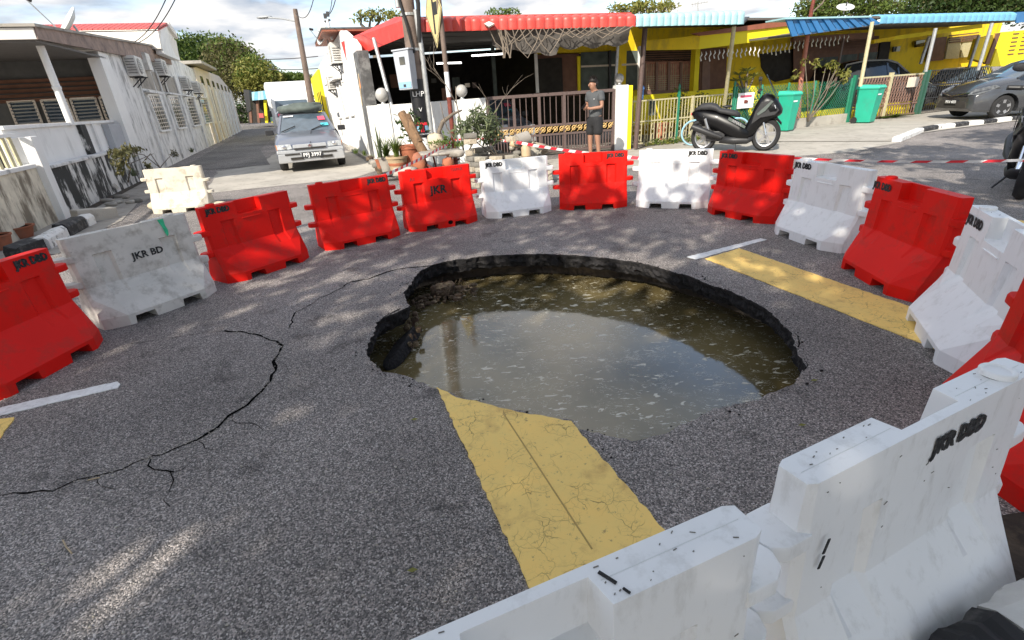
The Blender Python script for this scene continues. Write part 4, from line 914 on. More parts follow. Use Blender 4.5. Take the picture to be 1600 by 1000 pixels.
for i in range(20):
    k = gk0+(gk1-gk0)*(i+.5)/20; s = 1 if i % 2 else -1; pts = []
    for j in range(15):
        a = j/14*math.pi*2.3; r = .062*(1-j/22); pts.append(g(k+math.cos(a)*r*s*1.1, .61+math.sin(a)*r*1.2, -.03))
    sc.tube(pts, .013, 5)
    sc.tube([g(k-.075, .53, -.03), g(k-.01, .61, -.03), g(k+.075, .69, -.03)], .012, 5)
    sc.ball(g(k, .61, -.02), .022, 8, 5)
o = sc.build('gold_scrollwork', M['gold'], GT, smooth='all'); o['kind'] = 'stuff'
pk = gk1+.04
PL = empty('gate_pillar', FA.at(pk, 0), 'white gate pillar with a bright yellow side, right of the man', 'pillar')
pw = FA.k(FA.p(981, 180))-pk
wbox(FA, pk, pk+pw, 0, 1.52, -.28, .0).build('pillar', M['white_wall'], PL, bevel=.008); wbox(FA, pk+pw, pk+pw+.11, 0, 1.50, -.27, -.01).build('painted_side', M['yellow_bright'], PL, bevel=.006)
globe(FA.at(pk+.12, 1.52, -.12), .11, 'small pale globe lamp on top of the white and yellow gate pillar')
# ---- canopy: ribbed red eave, aqua continuation
def eave(parent, A, Bp, n_, ha, hb, depth, mt, np_, name='roof_panel', ripple=5):
    A, Bp = Vector(A), Vector(Bp); n_ = Vector(n_)
    for i in range(np_):
        t0, t1 = i/np_, (i+1)/np_; p0, p1 = A.lerp(Bp, t0), A.lerp(Bp, t1); h0 = ha+(hb-ha)*t0; h1 = ha+(hb-ha)*t1; b = MB(); vs = []; nx = 6; ny = 9
        for a in range(nx+1):
            s = a/nx; p = p0.lerp(p1, s); h = h0+(h1-h0)*s; bulge = .035*math.sin(math.pi*s)**.6
            for c in range(ny+1):
                w = c/ny
                if w < .55: q = p+up*(h*w/.55*.72)+n_*(bulge)
                else:
                    an = (w-.55)/.45*math.pi/2; q = p+up*(h*(.72+.28*math.sin(an)))-n_*((1-math.cos(an))*depth)+n_*bulge*(math.cos(an))+up*bulge*math.sin(an)
                vs.append(q+n_*(.006 if c % 2 else 0))
        b.add(vs, [(a*(ny+1)+c, (a+1)*(ny+1)+c, (a+1)*(ny+1)+c+1, a*(ny+1)+c+1) for a in range(nx) for c in range(ny)]); b.build(name, M[mt], parent, smooth='all')
CY = 12.25
eA, eB = V(650, 50.5, CY), V(993, 41.5, CY+.25); hA, hB = V(650, 26, CY).z-eA.z, V(993, 21, CY+.25).z-eB.z
eave(H4, eA, eB, (0, -1, 0), hA, hB, .35, 'red_roof', 24)
AQ = empty('aqua_canopy', V(1080, 30, 13), 'pale aqua ribbed canopy continuing the red one over the cream gate', 'canopy')
eave(AQ, V(994, 41.5, CY+.25), V(1162, 38, 13.2), (0, -1, 0), V(994, 21.5, 12.5).z-V(994, 41.5, 12.5).z, .30, .35, 'aqua_roof', 16)
b = MB(); b.slab([V(650, 50, CY), V(541, 94, 17.2), V(533, 66, 17.2), V(618, 26.5, 13.4), V(645, 26.5, CY)], (.03, .0, 0)); b.build('end_fascia', M['red_fascia'], H4)
z0 = eA.z
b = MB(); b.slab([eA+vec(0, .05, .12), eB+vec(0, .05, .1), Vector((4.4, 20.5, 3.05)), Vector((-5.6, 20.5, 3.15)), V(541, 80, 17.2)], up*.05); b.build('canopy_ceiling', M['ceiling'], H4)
b = MB(); b.slab([eA+vec(0, .4, .30), eB+vec(0, .4, .28), Vector((4.5, 20.6, 3.2)), Vector((-5.6, 20.6, 3.2)), V(538, 72, 17.3)], up*.04); b.build('roof', M['red_roof'], H4)
for i in range(7):
    b = MB(); y = 13.2+i*1.0; x0 = -1.6-(y-12.3)*.38; b.bar((x0, y, z0+.09+.02*i), (3.3+.1*i, y+.3, z0+.06+.02*i), .05, .07); b.build('rafter', M['grey_wall'], H4)
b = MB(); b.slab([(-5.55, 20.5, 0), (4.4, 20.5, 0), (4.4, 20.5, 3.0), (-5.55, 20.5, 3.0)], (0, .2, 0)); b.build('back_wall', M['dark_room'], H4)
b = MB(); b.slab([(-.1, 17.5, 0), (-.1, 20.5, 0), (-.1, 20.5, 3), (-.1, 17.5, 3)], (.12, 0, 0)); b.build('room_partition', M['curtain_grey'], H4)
# the yellow bay under the same canopy
YB = 17.0; P = lambda u, v, y=YB: V(u, v, y)
b = MB(); b.slab([P(905, 62), P(1000, 64), P(1000, 80), P(835, 86), P(835, 84)], (0, .15, 0)); b.build('yellow_beam', M['yellow_wall'], H4)
b = MB(); b.slab([P(835, 84), P(905, 82), P(905, 150), P(840, 150)], (0, .15, 0)); b.build('brown_door_wall', M['timber_brown'], H4)
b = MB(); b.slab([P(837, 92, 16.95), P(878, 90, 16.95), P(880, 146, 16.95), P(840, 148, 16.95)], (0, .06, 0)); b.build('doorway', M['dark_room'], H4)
b = MB(); b.slab([P(902, 88, 16.9), P(907, 88, 16.9), P(907, 142, 16.9), P(903, 142, 16.9)], (0, .1, 0)); b.build('yellow_jamb', M['yellow_bright'], H4)
b = MB(); b.bar(V(837, 84, 16.2), V(840, 145, 16.2), .09, .09); b.build('white_jamb', M['white_wall'], H4)
for q in ([(908, 82), (950, 80), (950, 102), (908, 104)], [(908, 105), (950, 103), (950, 142), (908, 143)], [(955, 80), (1000, 79), (1000, 99), (955, 101)], [(955, 102), (1000, 100), (1000, 140), (955, 141)]):
    b = MB(); b.slab([P(u, v, 16.9) for u, v in q], (0, .06, 0)); b.build('window', M['curtain_grey'], H4)
b = MB(); b.bar(P(908, 104, 16.86), P(1000, 100, 16.86), .04, .05); b.build('window_rail', M['cream_wall'], H4); b = MB(); b.bar(P(952.5, 79, 16.86), P(953, 142, 16.86), .16, .06); b.build('window_mullion', M['black_satin'], H4)
# canopy posts
def post(name, p0, p1, r, mt, parent):
    b = MB(); b.tube([p0, p1], r, 10); return b.build(name, M[mt], parent, smooth=True)
post('canopy_post', V(584, 60, 13.4), FA.at(.30, 1.4, -.1), .045, 'galv', H4)
post('canopy_post', V(967, 44, 13.5), FA.at(pk+.05, 1.5, -.2), .035, 'galv', H4)
post('canopy_post', V(1008, 44, 13.2), V(993, 232, 13.2), .06, 'brown_metal', AQ)
post('canopy_post', V(1147, 40, 13.6), V(1130, 180, 15.0), .05, 'cream_metal', AQ)
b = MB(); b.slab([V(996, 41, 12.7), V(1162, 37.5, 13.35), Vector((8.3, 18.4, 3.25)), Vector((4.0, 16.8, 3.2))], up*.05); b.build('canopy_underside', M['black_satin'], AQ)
# lights, fan, flag
for q in (((682, 99), (721, 98)), ((737, 87), (787, 84))):
    t_ = MB(); t_.tube([V(q[0][0], q[0][1], 16), V(q[1][0], q[1][1], 16)], .022, 8); o = t_.build('tube_light', M['tube_light'])
    tag(o, 'lit fluorescent tube under the red canopy, ' + ('the shorter one right of the meter box' if q[0][0] < 700 else 'the brighter one left of the dark doorway'), 'light', 'tube lights in the carport')
b = MB(); b.add([V(561, 119, 15), V(574, 133, 15), V(563, 138, 15)], [(0, 1, 2)]); b.tube([V(560, 115, 15.02), V(566, 165, 15.02)], .015, 6)
Fg = empty('flag', V(566, 160, 15), 'small orange flag behind the corner of the low wall', 'flag')
b = MB(); b.slab([V(561, 119, 15), V(574, 133, 15), V(563, 138, 15)], (0, .01, 0)); b.build('cloth', M['orange_cloth'], Fg); b = MB(); b.tube([V(560, 115, 15.02), V(566, 165, 15.02)], .015, 6); b.build('stick', M['wood_pale'], Fg)
# clutter in the dark carport
r = random.Random(5)
_cl = ['grey', 'brown', 'black-brown', 'cream', 'dull metal']; _mt = ['grey_wall', 'timber_brown', 'curtain_grey', 'cream_wall', 'brown_metal']
for i in range(10):
    u = 600+16*i+r.uniform(-3, 3); v = r.uniform(126, 150); y = r.uniform(15.5, 18.5); s = r.uniform(.12, .30)
    b = MB(); b.box(V(u, v, y), (s, s, s*r.uniform(.6, 1.6))); o = b.build('storage_box', M[_mt[i % 5]], bevel=.01)
    tag(o, ['first', 'second', 'third', 'fourth', 'fifth', 'sixth', 'seventh', 'eighth', 'ninth', 'tenth'][i]+' dim '+_cl[i % 5]+' box from the left in the dark carport', 'box', 'stored boxes in the dark carport')
# net and tarpaulin hanging under the eave
def hanging(px_top, drops, y, mt, name, label, cat, parent=None, seed=1, sag=.12):
    r = random.Random(seed); nx = 26; ny = 6; vs = []
    for i in range(nx+1):
        s = i/nx; u = px_top[0][0]+(px_top[1][0]-px_top[0][0])*s; v = px_top[0][1]+(px_top[1][1]-px_top[0][1])*s
        a = V(u, v, y); d = drops(s)
        for j in range(ny+1):
            w = j/ny; vs.append(a-up*d*w+Vector((r.uniform(-.02, .02), math.sin(s*31+w*3)*.05*w+.18*w+r.uniform(-.02, .02), 0)))
    b = MB(); b.add(vs, [(i*(ny+1)+j, (i+1)*(ny+1)+j, (i+1)*(ny+1)+j+1, i*(ny+1)+j+1) for i in range(nx) for j in range(ny)])
    o = b.build(name, M[mt], smooth='all'); tag(o, label, cat); return o
hanging(((768, 46), (985, 41)), lambda s: .28+.22*math.sin(s*math.pi)*(.8 if s < .5 else .25)+.08*abs(math.sin(s*19)), 12.45, 'tarp', 'tarpaulin', 'sagging grey tarpaulin hung under the red eave', 'tarpaulin', seed=4)
nt = MB(); r = random.Random(9)
for i in range(16):
    u0 = 765+i*12; a = V(u0, 47-.03*(u0-765), 12.3); dd = .75 if i < 7 else .35; m_ = r.uniform(.3, .8)
    nt.tube([a, a+vec(.12+r.uniform(-.05, .05), .02, -dd*m_*.6), a+vec(.3, .04, -dd*m_), a+vec(.5, .03, -dd*m_*.5), a+vec(.62, 0, -.02)], .010, 4)
for i in range(6):
    a = V(775+r.uniform(-4, 16), 46, 12.28); nt.tube([a, a+vec(.05+r.uniform(-.05, .1), 0, -.3), a+vec(.15+r.uniform(-.08, .1), 0, -.55)], .012, 4)
o = nt.build('rope_net', M['net']); tag(o, 'tangled old rope and netting looped under the red eave', 'net', kind='stuff')
b = MB(); b.slab([V(756, 37, 12.1), V(764, 33, 12.1), V(773, 37, 12.1), V(764, 42, 12.1)], (0, .25, 0)); tag(b.build('eave_lamp', M['cream_upper'], bevel=.01), 'small cream lamp housing on the edge of the red canopy', 'lamp')

# ---- yellow houses to the right
BF = WP((3.35, 13.75), (14.7, 18.3)); HB = WP((4.0, 16.9), (20.0, 23.2))
H5 = empty('bright_yellow_house', HB.at(4, 0), 'bright yellow terrace house with brown shutters and a beam across its porch', 'house')
b = MB(); b.slab([HB.at(-.3, 0), HB.at(19, 0), HB.at(19, 3.1), HB.at(-.3, 3.1)], HB.n*-.2); b.build('front_wall', M['yellow_wall'], H5)
def hq(name, px, mt, parent, off=.03, th=.05, **k): return pq(HB, px, th, off).build(name, M[mt], parent, **k)
w = hq('shutter_window', [(1007, 95), (1084, 92), (1084, 140), (1007, 144)], 'curtain', H5, .03)
for u in (1007, 1026, 1045, 1064, 1083):
    b = MB(); b.bar(HB.p(u, 97, .08), HB.p(u-1, 142, .08), .08, .06, up=HB.n); b.build('shutter_stile', M['shutter_brown'], w)
g_ = MB()
for i in range(1, 22): 
    if i % 5: g_.bar(HB.p(1007+i*3.5, 100, .07), HB.p(1006.5+i*3.5, 141, .07), .012, .012, up=HB.n)
for j in range(7): g_.bar(HB.p(1008, 120+j*3.4, .07), HB.p(1084, 117+j*3.3, .07), .014, .012, up=HB.n)
o = g_.build('window_grille', M['cream_metal'], w); o['kind'] = 'stuff'
for i in range(5): hq('louvre_slat', [(1006, 77+i*3.6), (1088, 75+i*3.5), (1088, 76.8+i*3.5), (1006, 78.8+i*3.6)], 'timber_brown', H5, .07, .06)
hq('window_sill', [(1002, 143), (1088, 139), (1088, 144), (1002, 148)], 'shutter_brown', H5, .12, .12)
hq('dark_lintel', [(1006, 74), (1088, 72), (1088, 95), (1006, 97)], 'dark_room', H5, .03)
hq('white_post', [(1000, 72), (1005, 72), (1003, 180), (998, 181)], 'white_wall', H5, .5, .1)
hq('porch_doorway', [(1094, 76), (1136, 74), (1134, 152), (1092, 155)], 'timber_brown', H5, .03); hq('door_leaf', [(1098, 96), (1110, 95), (1109, 152), (1096, 153)], 'shutter_brown', H5, .06)
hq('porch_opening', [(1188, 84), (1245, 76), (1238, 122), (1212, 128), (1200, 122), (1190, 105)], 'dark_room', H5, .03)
hq('yellow_pilaster', [(1088, 66), (1095, 66), (1089, 165), (1082, 165)], 'yellow_bright', H5, .5, .2)
for q, mt in (([(1094, 56), (1237, 40), (1236, 58), (1092, 77)], 'yellow_bright'), ([(1010, 64), (1094, 55), (1092, 77), (1010, 78)], 'yellow_wall')): pq(WP(HB.at(0, 0, 1.7), HB.at(9, 0, 1.7)), q, .15).build('porch_beam', M[mt], H5)  # one beam: sunlit stretch coloured brighter yellow, shaded stretch coloured duller
pq(WP(HB.at(0, 0, 1.75), HB.at(9, 0, 1.75)), [(1082, 52), (1225, 32), (1240, 39.5), (1094, 56)], .1).build('brown_fascia', M['brown_fascia'], H5)
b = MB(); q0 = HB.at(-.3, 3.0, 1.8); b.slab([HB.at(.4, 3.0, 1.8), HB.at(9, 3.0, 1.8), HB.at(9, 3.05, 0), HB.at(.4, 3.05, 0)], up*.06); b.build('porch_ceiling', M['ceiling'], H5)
# blue ribbed roofs
BR = WP(BF.at(0, 0, .55), BF.at(10, 0, .55))
RB = empty('blue_canopy', BR.p(1400, 40), 'deep blue and pale blue ribbed metal canopy over the right-hand carports', 'canopy')
nn = 14
for i in range(nn):
    s0, s1 = i/nn, (i+.9)/nn; L_ = lambda s, lo: ((1228+(1362-1228)*s, 28.5-1.5*s) if not lo else (1238+(1380-1238)*s, 57-20*s))
    pq(BR, [L_(s0, 0), L_(s1, 0), L_(s1, 1), L_(s0, 1)], .04, .0 if i % 2 else .04).build('roof_sheet', M['blue_roof'], RB)
pq(BR, [(1226, 27.5), (1362, 24.5), (1362, 27), (1226, 30)], .6, .08).build('ridge_cap', M['aqua_roof'], RB)
eA_, eB_ = BR.p(1374, 37), BR.p(1586, 32); eave(RB, eA_, eB_, BR.n, BR.p(1372, 23).z-eA_.z, BR.p(1586, 18.5).z-eB_.z, .3, 'blue_roof_light', 22)
pq(BR, [(1588, 19), (1660, 14), (1660, 27), (1588, 36)], .04, .02).build('roof_sheet', M['blue_roof'], RB)
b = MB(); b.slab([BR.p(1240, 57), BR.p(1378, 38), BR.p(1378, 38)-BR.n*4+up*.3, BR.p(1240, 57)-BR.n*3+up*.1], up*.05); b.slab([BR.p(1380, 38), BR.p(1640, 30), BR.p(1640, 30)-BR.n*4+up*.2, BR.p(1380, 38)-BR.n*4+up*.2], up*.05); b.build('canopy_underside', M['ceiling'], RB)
for (u0, v0, u1, v1, o_, mt) in ((1363, 34, 1344, 135, .3, 'cream_metal'), (1462, 44, 1446, 112, .3, 'galv'), (1452, 57, 1438, 100, -1.5, 'galv'), (1550, 36, 1528, 110, .2, 'galv'), (1530, 55, 1513, 108, -1.5, 'galv'), (1318, 60, 1304, 135, -1.0, 'brown_metal')):
    b = MB(); b.tube([BR.p(u0, v0, o_), BR.p(u1, v1, o_)], .05 if mt != 'brown_metal' else .035, 8); b.build('canopy_post', M[mt], RB, smooth=True)
# second yellow house
H6 = empty('yellow_carport_house', HB.at(13, 0), 'yellow terrace house with small square windows behind the black cars', 'house')
HC = WP(HB.at(0, 0, .15), HB.at(9, 0, .15))
def cq(name, px, mt, off=0, th=.06): return pq(HC, px, th, off).build(name, M[mt], H6)
for q in ([(1280, 90), (1310, 88), (1304, 125), (1274, 128)], [(1313, 86), (1340, 84), (1334, 120), (1307, 124)], [(1343, 83), (1372, 81), (1366, 100), (1340, 118)]): w = cq('window', q, 'curtain_grey', .02); 
for i in range(4): cq('louvre_slat', [(1256, 66+i*4.5), (1372, 60+i*4), (1372, 62.5+i*4), (1256, 68.5+i*4.5)], 'timber_brown', .08)
cq('window_wall', [(1240, 62), (1374, 56), (1366, 125), (1240, 135)], 'timber_brown', .0, .02)
cq('doorway', [(1376, 66), (1392, 65), (1388, 95), (1372, 97)], 'dark_room', .03)
cq('window', [(1397, 73), (1407, 72), (1406, 80), (1396, 81)], 'glass_dark', .03); cq('window', [(1432, 64), (1446, 62), (1444, 72), (1431, 74)], 'glass_dark', .03)
cq('brown_door', [(1454, 60), (1480, 57), (1474, 94), (1450, 96)], 'timber_brown', .03)
for q in ([(1483, 60), (1503, 58), (1498, 91), (1477, 92)], [(1506, 57), (1528, 54), (1520, 88), (1501, 90)]):
    cq('shutter_window', q, 'cream_metal', .04)
for i in range(4): cq('louvre_slat', [(1485, 55+i*3.5), (1530, 50+i*3.5), (1530, 51.8+i*3.5), (1485, 56.8+i*3.5)], 'timber_brown', .09)
HD = WP(BF.at(0, 0, -1.2), BF.at(9, 0, -1.2))
for q, mt in (([(1400, 56), (1535, 37), (1535, 43.5), (1393, 63)], 'yellow_bright'), ([(1366, 62), (1400, 56), (1394, 63), (1366, 68)], 'yellow_wall'), ([(1240, 58), (1366, 50), (1366, 60), (1240, 66)], 'timber_brown')): pq(HD, q, .12).build('porch_beam', M[mt], H6)
hd = pq(HD, [(1566, 50), (1680, 40), (1680, 100), (1548, 104)], .2).build('side_wall', M['yellow_bright'], H6)
hd = pq(HD, [(1558, 52), (1564, 51), (1546, 100), (1540, 100)], .1, .03).build('brown_downpipe', M['timber_brown'], H6)
pq(HD, [(1530, 60), (1556, 53), (1540, 98), (1520, 92)], .2, -.02).build('side_wall', M['yellow_wall'], H6)
for i in range(6):
    for j in range(3):
        u = 1584+j*16; v = 52+i*6.4-j*1.2; pq(HD, [(u-3*i*.6, v), (u+9-3*i*.6, v-.8), (u+9-3*i*.6, v+1.2), (u-3*i*.6, v+2)], .05, .02).build('vent_slot', M['timber_brown'], H6)
# white tassels along the beam
for i in range(34):
    s = i/33; u = 1096+(1326-1096)*s; v = 81-27*s+ (2 if 6 < i < 20 else 0); W_ = WP(HB.at(0, 0, 1.9), HB.at(9, 0, 1.9)); q = W_.p(u, v); b = MB(); zz = random.uniform(.20, .30)
    b.tube([q, q+vec(.02, 0, -zz*.3), q+vec(-.02, 0, -zz*.6), q+vec(.015, 0, -zz)], [.008, .022, .012, .02], 5); o = b.build('hanging_ornament', M['paint_white'], smooth='all')
    tag(o, 'thin white ornament in the row hung under the yellow porch beam', 'ornament', 'white ornaments hung in a row along the porch')
# low yellow walls behind the fences
wy = BF; 
LY = empty('low_yellow_wall', BF.at(1.5, 0, -.9), 'low yellow wall seen through the cream gate', 'wall')
LYp = WP(HB.at(0, 0, .9), HB.at(9, 0, .9))
pq(LYp, [(990, 150), (1088, 142), (1200, 132), (1280, 126), (1278, 165), (1190, 178), (1080, 190), (990, 196)], .12).build('wall', M['yellow_bright'], LY)
LZ = empty('low_yellow_wall', BF.at(10, 0, -.4), 'low yellow wall strip behind the brown grille gate', 'wall')
wbox(BF, 6.6, 12.1, 0, .42, -.5, -.35).build('wall', M['yellow_bright'], LZ)
# ================================================================== VEHICLES
def car(name, label, loc, rz, st, ws0, ws1, side0, side1, rs0, rs1, Lc, paint, wheels, wr=.29, low=None, W_=1.66, cat='car', group=None, arch=True, simple=False):
    """front at local y=0, body towards +y. st rows: y, zb, zsh, zt, wb, wsh, wt, crown"""
    root = empty(name, (0, 0, 0), label, cat, group)
    def sec(r):
        y, zb, zsh, zt, wb, wsh, wt, cr_ = r
        h = [(0, zb), (wb, zb), (wb+.02, zb+.08), (max(wb, wsh)+.02, (zb+zsh)/2+.03), (wsh, zsh), (wt, zt), (wt*.55, zt+cr_*.75), (0, zt+cr_)]
        return [(x, y, z) for x, z in h]+[(-x, y, z) for x, z in reversed(h[1:-1])]
    secs = [sec(r) for r in st]; n = len(secs[0]); body, wsn, sg, rg = MB(), MB(), MB(), MB()
    for m_ in (body, wsn, sg, rg): m_.v = [q for s in secs for q in s]
    for i in range(len(st)-1):
        for j in range(n):
            j2 = (j+1) % n; f = (i*n+j, (i+1)*n+j, (i+1)*n+j2, i*n+j2)
            y = (st[i][0]+st[i+1][0])/2; roofseg = j in (5, 6, 7, 8); sideseg = j in (4, 9)
            if roofseg and ws0 < y < ws1: wsn.f.append(f)
            elif roofseg and rs0 < y < rs1: rg.f.append(f)
            elif sideseg and side0 < y < side1: sg.f.append(f)
            else: body.f.append(f)
    body.f.append(tuple(range(n-1, -1, -1))); body.f.append(tuple(range((len(st)-1)*n, len(st)*n)))
    for y in wheels:      # wheel-arch cut by boolean
        pass
    bo = body.build('body', M[paint], root, smooth=True)
    md = bo.modifiers.new('b', 'BEVEL'); md.width = .03; md.segments = 2; md.limit_method = 'ANGLE'; md.angle_limit = math.radians(25)
    if arch:
        for y in wheels:
            c = MB(); c.tube([(-1.2, y, wr), (1.2, y, wr)], wr+.055, 20); co = c.build('cutter', M[paint]); mb = bo.modifiers.new('c', 'BOOLEAN'); mb.object = co; mb.operation = 'DIFFERENCE'; mb.solver = 'EXACT'
    bpy.context.view_layer.update(); dg = bpy.context.evaluated_depsgraph_get(); nm = bpy.data.meshes.new_from_object(bo.evaluated_get(dg)); bo.modifiers.clear(); bo.data = nm
    nm.materials.clear(); nm.materials.append(M[paint]); nm.polygons.foreach_set('use_smooth', [True]*len(nm.polygons)); nm.set_sharp_from_angle(angle=math.radians(38))
    for o in [o for o in COL.objects if o.name.startswith('cutter')]: bpy.data.objects.remove(o)
    for m_, nm_ in ((wsn, 'windscreen'), (sg, 'side_glass'), (rg, 'rear_glass')):
        if m_.f:
            used = sorted({i for f in m_.f for i in f}); mp_ = {k: i for i, k in enumerate(used)}; q = MB(); q.v = [m_.v[k] for k in used]; q.f = [tuple(mp_[i] for i in f) for f in m_.f]; q.build(nm_, M['glass_blue'] if nm_ == 'windscreen' else M['glass_dark'], root, smooth=True)
    # pillars over the glass edges
    pm = []
    def pbar(*a, **k): q_ = MB(); q_.bar(*a, **k); q_.build('pillar_trim', M[paint], root)
    def node(i, s, j): q = secs[i][j if s > 0 else (n-j) % n]; return Vector(q)
    for s in (1, -1):
        for i in range(len(st)-1):
            y0, y1 = st[i][0], st[i+1][0]
            if ws0 < (y0+y1)/2 < ws1 or rs0 < (y0+y1)/2 < rs1: pbar(node(i, s, 5), node(i+1, s, 5), .055, .04)
            if side0 < (y0+y1)/2 < side1: pbar(node(i, s, 5)-vec(0, 0, .01), node(i+1, s, 5)-vec(0, 0, .01), .05, .04)
    for s in (1, -1):
        for i in range(len(st)):
            if side0+.4 < st[i][0] < side1-.1: pbar(node(i, s, 4), node(i, s, 5), .07, .02, up=(s, 0, 0))
    for y in wheels:
        for s in (-1, 1):
            w = MB(); x = s*(W_/2-.10); Mx = Matrix.Rotation(math.pi/2, 3, 'Y')
            w.lathe([(wr*.62, -.09), (wr*.9, -.095), (wr, -.06), (wr, .06), (wr*.9, .095), (wr*.62, .09)], (x, y, wr), 24, Mx); wo_ = w.build('wheel', M['rubber'], root, smooth=True)
            r_ = MB(); r_.lathe([(.0001, s*.055), (.06, s*.06), (.07, s*.04), (wr*.5, s*.03), (wr*.60, s*.07), (wr*.63, s*.088)], (x, y, wr), 24, Mx); r_.build('hub', M['black_satin'], wo_, smooth=True)
            sp = MB()
            for k in range(5):
                a = k*2*math.pi/5+.3; d = Vector((0, math.cos(a), math.sin(a))); sp.bar(Vector((x+s*.075, y, wr))+d*.02, Vector((x+s*.085, y, wr))+d*wr*.62, .07, .02, up=(s, 0, 0))
            sp.lathe([(wr*.57, s*.08), (wr*.64, s*.092)], (x, y, wr), 24, Mx, False); sp.build('rim', M['alloy'], wo_, smooth=True)
    root.location = loc; root.rotation_euler = (0, 0, rz); return root
def part(parent, mb, name, mt, **k): return mb.build(name, M[mt], parent, local=True, **k)
def plate(parent, body, M4, w, h, sz):
    c = Vector((M4[0][3], M4[1][3], M4[2][3])); b = MB(); X, Y, Z = (Vector((M4[0][i], M4[1][i], M4[2][i])) for i in range(3))
    b.slab([c-X*w/2-Y*h/2-Z*.012, c+X*w/2-Y*h/2-Z*.012, c+X*w/2+Y*h/2-Z*.012, c-X*w/2+Y*h/2-Z*.012], Z*.010); p = part(parent, b, 'number_plate', 'black_satin', bevel=.004)
    text(body, sz, M['paint_white'], p, M4, 'plate_lettering', bold=.003)
# --- silver saloon
S1 = [(0, .30, .62, .64, .74, .76, .70, .02), (.10, .24, .66, .70, .79, .80, .72, .02), (.55, .22, .74, .80, .82, .82, .72, .03), (1.15, .22, .84, .90, .82, .81, .70, .03), (1.85, .22, .88, 1.30, .82, .80, .58, .03), (2.05, .22, .89, 1.34, .82, .80, .58, .03), (2.7, .22, .89, 1.35, .82, .80, .58, .02), (3.1, .22, .89, 1.31, .82, .80, .57, .02), (3.55, .24, .90, .97, .80, .79, .68, .02), (4.0, .28, .88, .93, .78, .77, .68, .01), (4.1, .36, .80, .84, .72, .72, .64, .01)]
C1p = Vector((-4.80, 13.35, 0)); C1z = math.atan2(.34, .94)
C1 = car('parked_car', 'grey-blue saloon car with baggage piled on its roof parked facing the camera in the alley', C1p, C1z, S1, 1.15, 1.85, 1.2, 3.5, 3.1, 3.55, 4.1, 'car_silver', (.78, 3.2), wr=.285)
b = MB(); b.slab([(-.80, -.05, .24), (.80, -.05, .24), (.78, -.06, .46), (-.78, -.06, .46)], (0, .30, 0)); part(C1, b, 'bumper', 'car_silver_low', bevel=.03, smooth=True)
b = MB(); b.slab([(-.80, -.03, .46), (.80, -.03, .46), (.79, -.02, .545), (-.79, -.02, .545)], (0, .2, 0)); part(C1, b, 'bumper_top', 'car_silver_low', bevel=.02)
b = MB(); b.bar((-.62, -.065, .44), (-.27, -.065, .44), .02, .035); b.bar((.27, -.065, .44), (.62, -.065, .44), .02, .035); b.bar((-.5, -.068, .335), (-.2, -.068, .335), .02, .06); b.bar((.2, -.068, .335), (.5, -.068, .335), .02, .06); o = part(C1, b, 'bumper_slot', 'dark_room'); o['kind'] = 'stuff'
for s in (-1, 1):
    b = MB(); b.slab([(s*.42, -.035, .56), (s*.77, -.01, .56), (s*.77, 0, .685), (s*.44, -.03, .68)], (0, .06, 0)); h = part(C1, b, 'headlight', 'lamp_glass', bevel=.01)
    b = MB(); b.ball((s*.60, -.035, .62), .045, 12, 8, (1.2, .4, 1)); b.build('reflector', M['chrome'], h, local=True, smooth='all')
    b = MB(); b.slab([(s*.775, 0, .56), (s*.80, .10, .56), (s*.80, .12, .67), (s*.775, .01, .68)], (-s*.02, 0, 0)); part(C1, b, 'indicator', 'amber')
    b = MB(); b.box((s*.93, 1.42, .93), (.20, .09, .13)); part(C1, b, 'wing_mirror', 'black_satin', bevel=.02, smooth=True)
    b = MB(); b.tube([(-.05+s*.38-.2, 1.14, .935), (s*.38+.12, 1.33, 1.055)], .012, 5); part(C1, b, 'wiper', 'black_satin')
b = MB(); b.slab([(-.41, -.03, .575), (.41, -.03, .575), (.39, -.02, .66), (-.39, -.02, .66)], (0, .05, 0)); part(C1, b, 'grille', 'car_silver_low', bevel=.01); b = MB(); b.bar((-.38, -.045, .555), (.38, -.045, .555), .02, .03); part(C1, b, 'grille_gap', 'dark_room'); b = MB(); b.lathe([(.05, 0), (.05, .01), (.03, .012)], (0, -.035, .62), 16, Matrix.Rotation(math.pi/2, 3, 'X')); part(C1, b, 'emblem_ring', 'chrome')
plate(C1, 'PFJ 3997', frame((.02, -.085, .40), (1, 0, 0), (0, -1, .05)), .50, .14, .125)
b = MB(); b.bar((.03, -.02, .68), (.12, 1.0, .925), .015, .004); part(C1, b, 'bonnet_scratch', 'black_satin')
def on_ws(x, k, off=.012): a = Vector((x, 1.15, .93)); c = Vector((x*.85, 1.85, 1.33)); n_ = Vector((0, -.5, .87)).normalized(); return a.lerp(c, k)+n_*off
for x0, x1, k0_, k1_, mt, nm in ((.40, .60, .55, .78, 'sticker_red', 'windscreen_sticker'), (.42, .62, .20, .36, 'sticker_teal', 'windscreen_sticker'), (-.60, -.30, .86, .93, 'sticker_white', 'windscreen_sticker')):
    b = MB(); b.slab([on_ws(x0, k0_), on_ws(x1, k0_), on_ws(x1, k1_), on_ws(x0, k1_)], (0, -.001, .002)); part(C1, b, nm, mt)
bg_ = empty('roof_baggage', C1p+Vector((-.36, .93, 0))*2.3+up*1.37, 'dark flat bundle tied on the roof of the grey-blue saloon', 'baggage')
b = MB(); b.rock(bg_.location+up*.09, (1.25, 1.0, .26), 3, C1z); b.rock(bg_.location+Vector((.1, .1, .16)), (.9, .7, .2), 8, C1z); b.build('bundle', M['curtain_grey'], bg_, smooth='all')
b = MB(); q = bg_.location; b.tube([q+vec(-.6, -.25, .0), q+vec(-.35, -.2, .21), q+vec(.3, 0, .24), q+vec(.62, .1, .02)], .012, 5); b.build('strap', M['box_grey'], bg_)
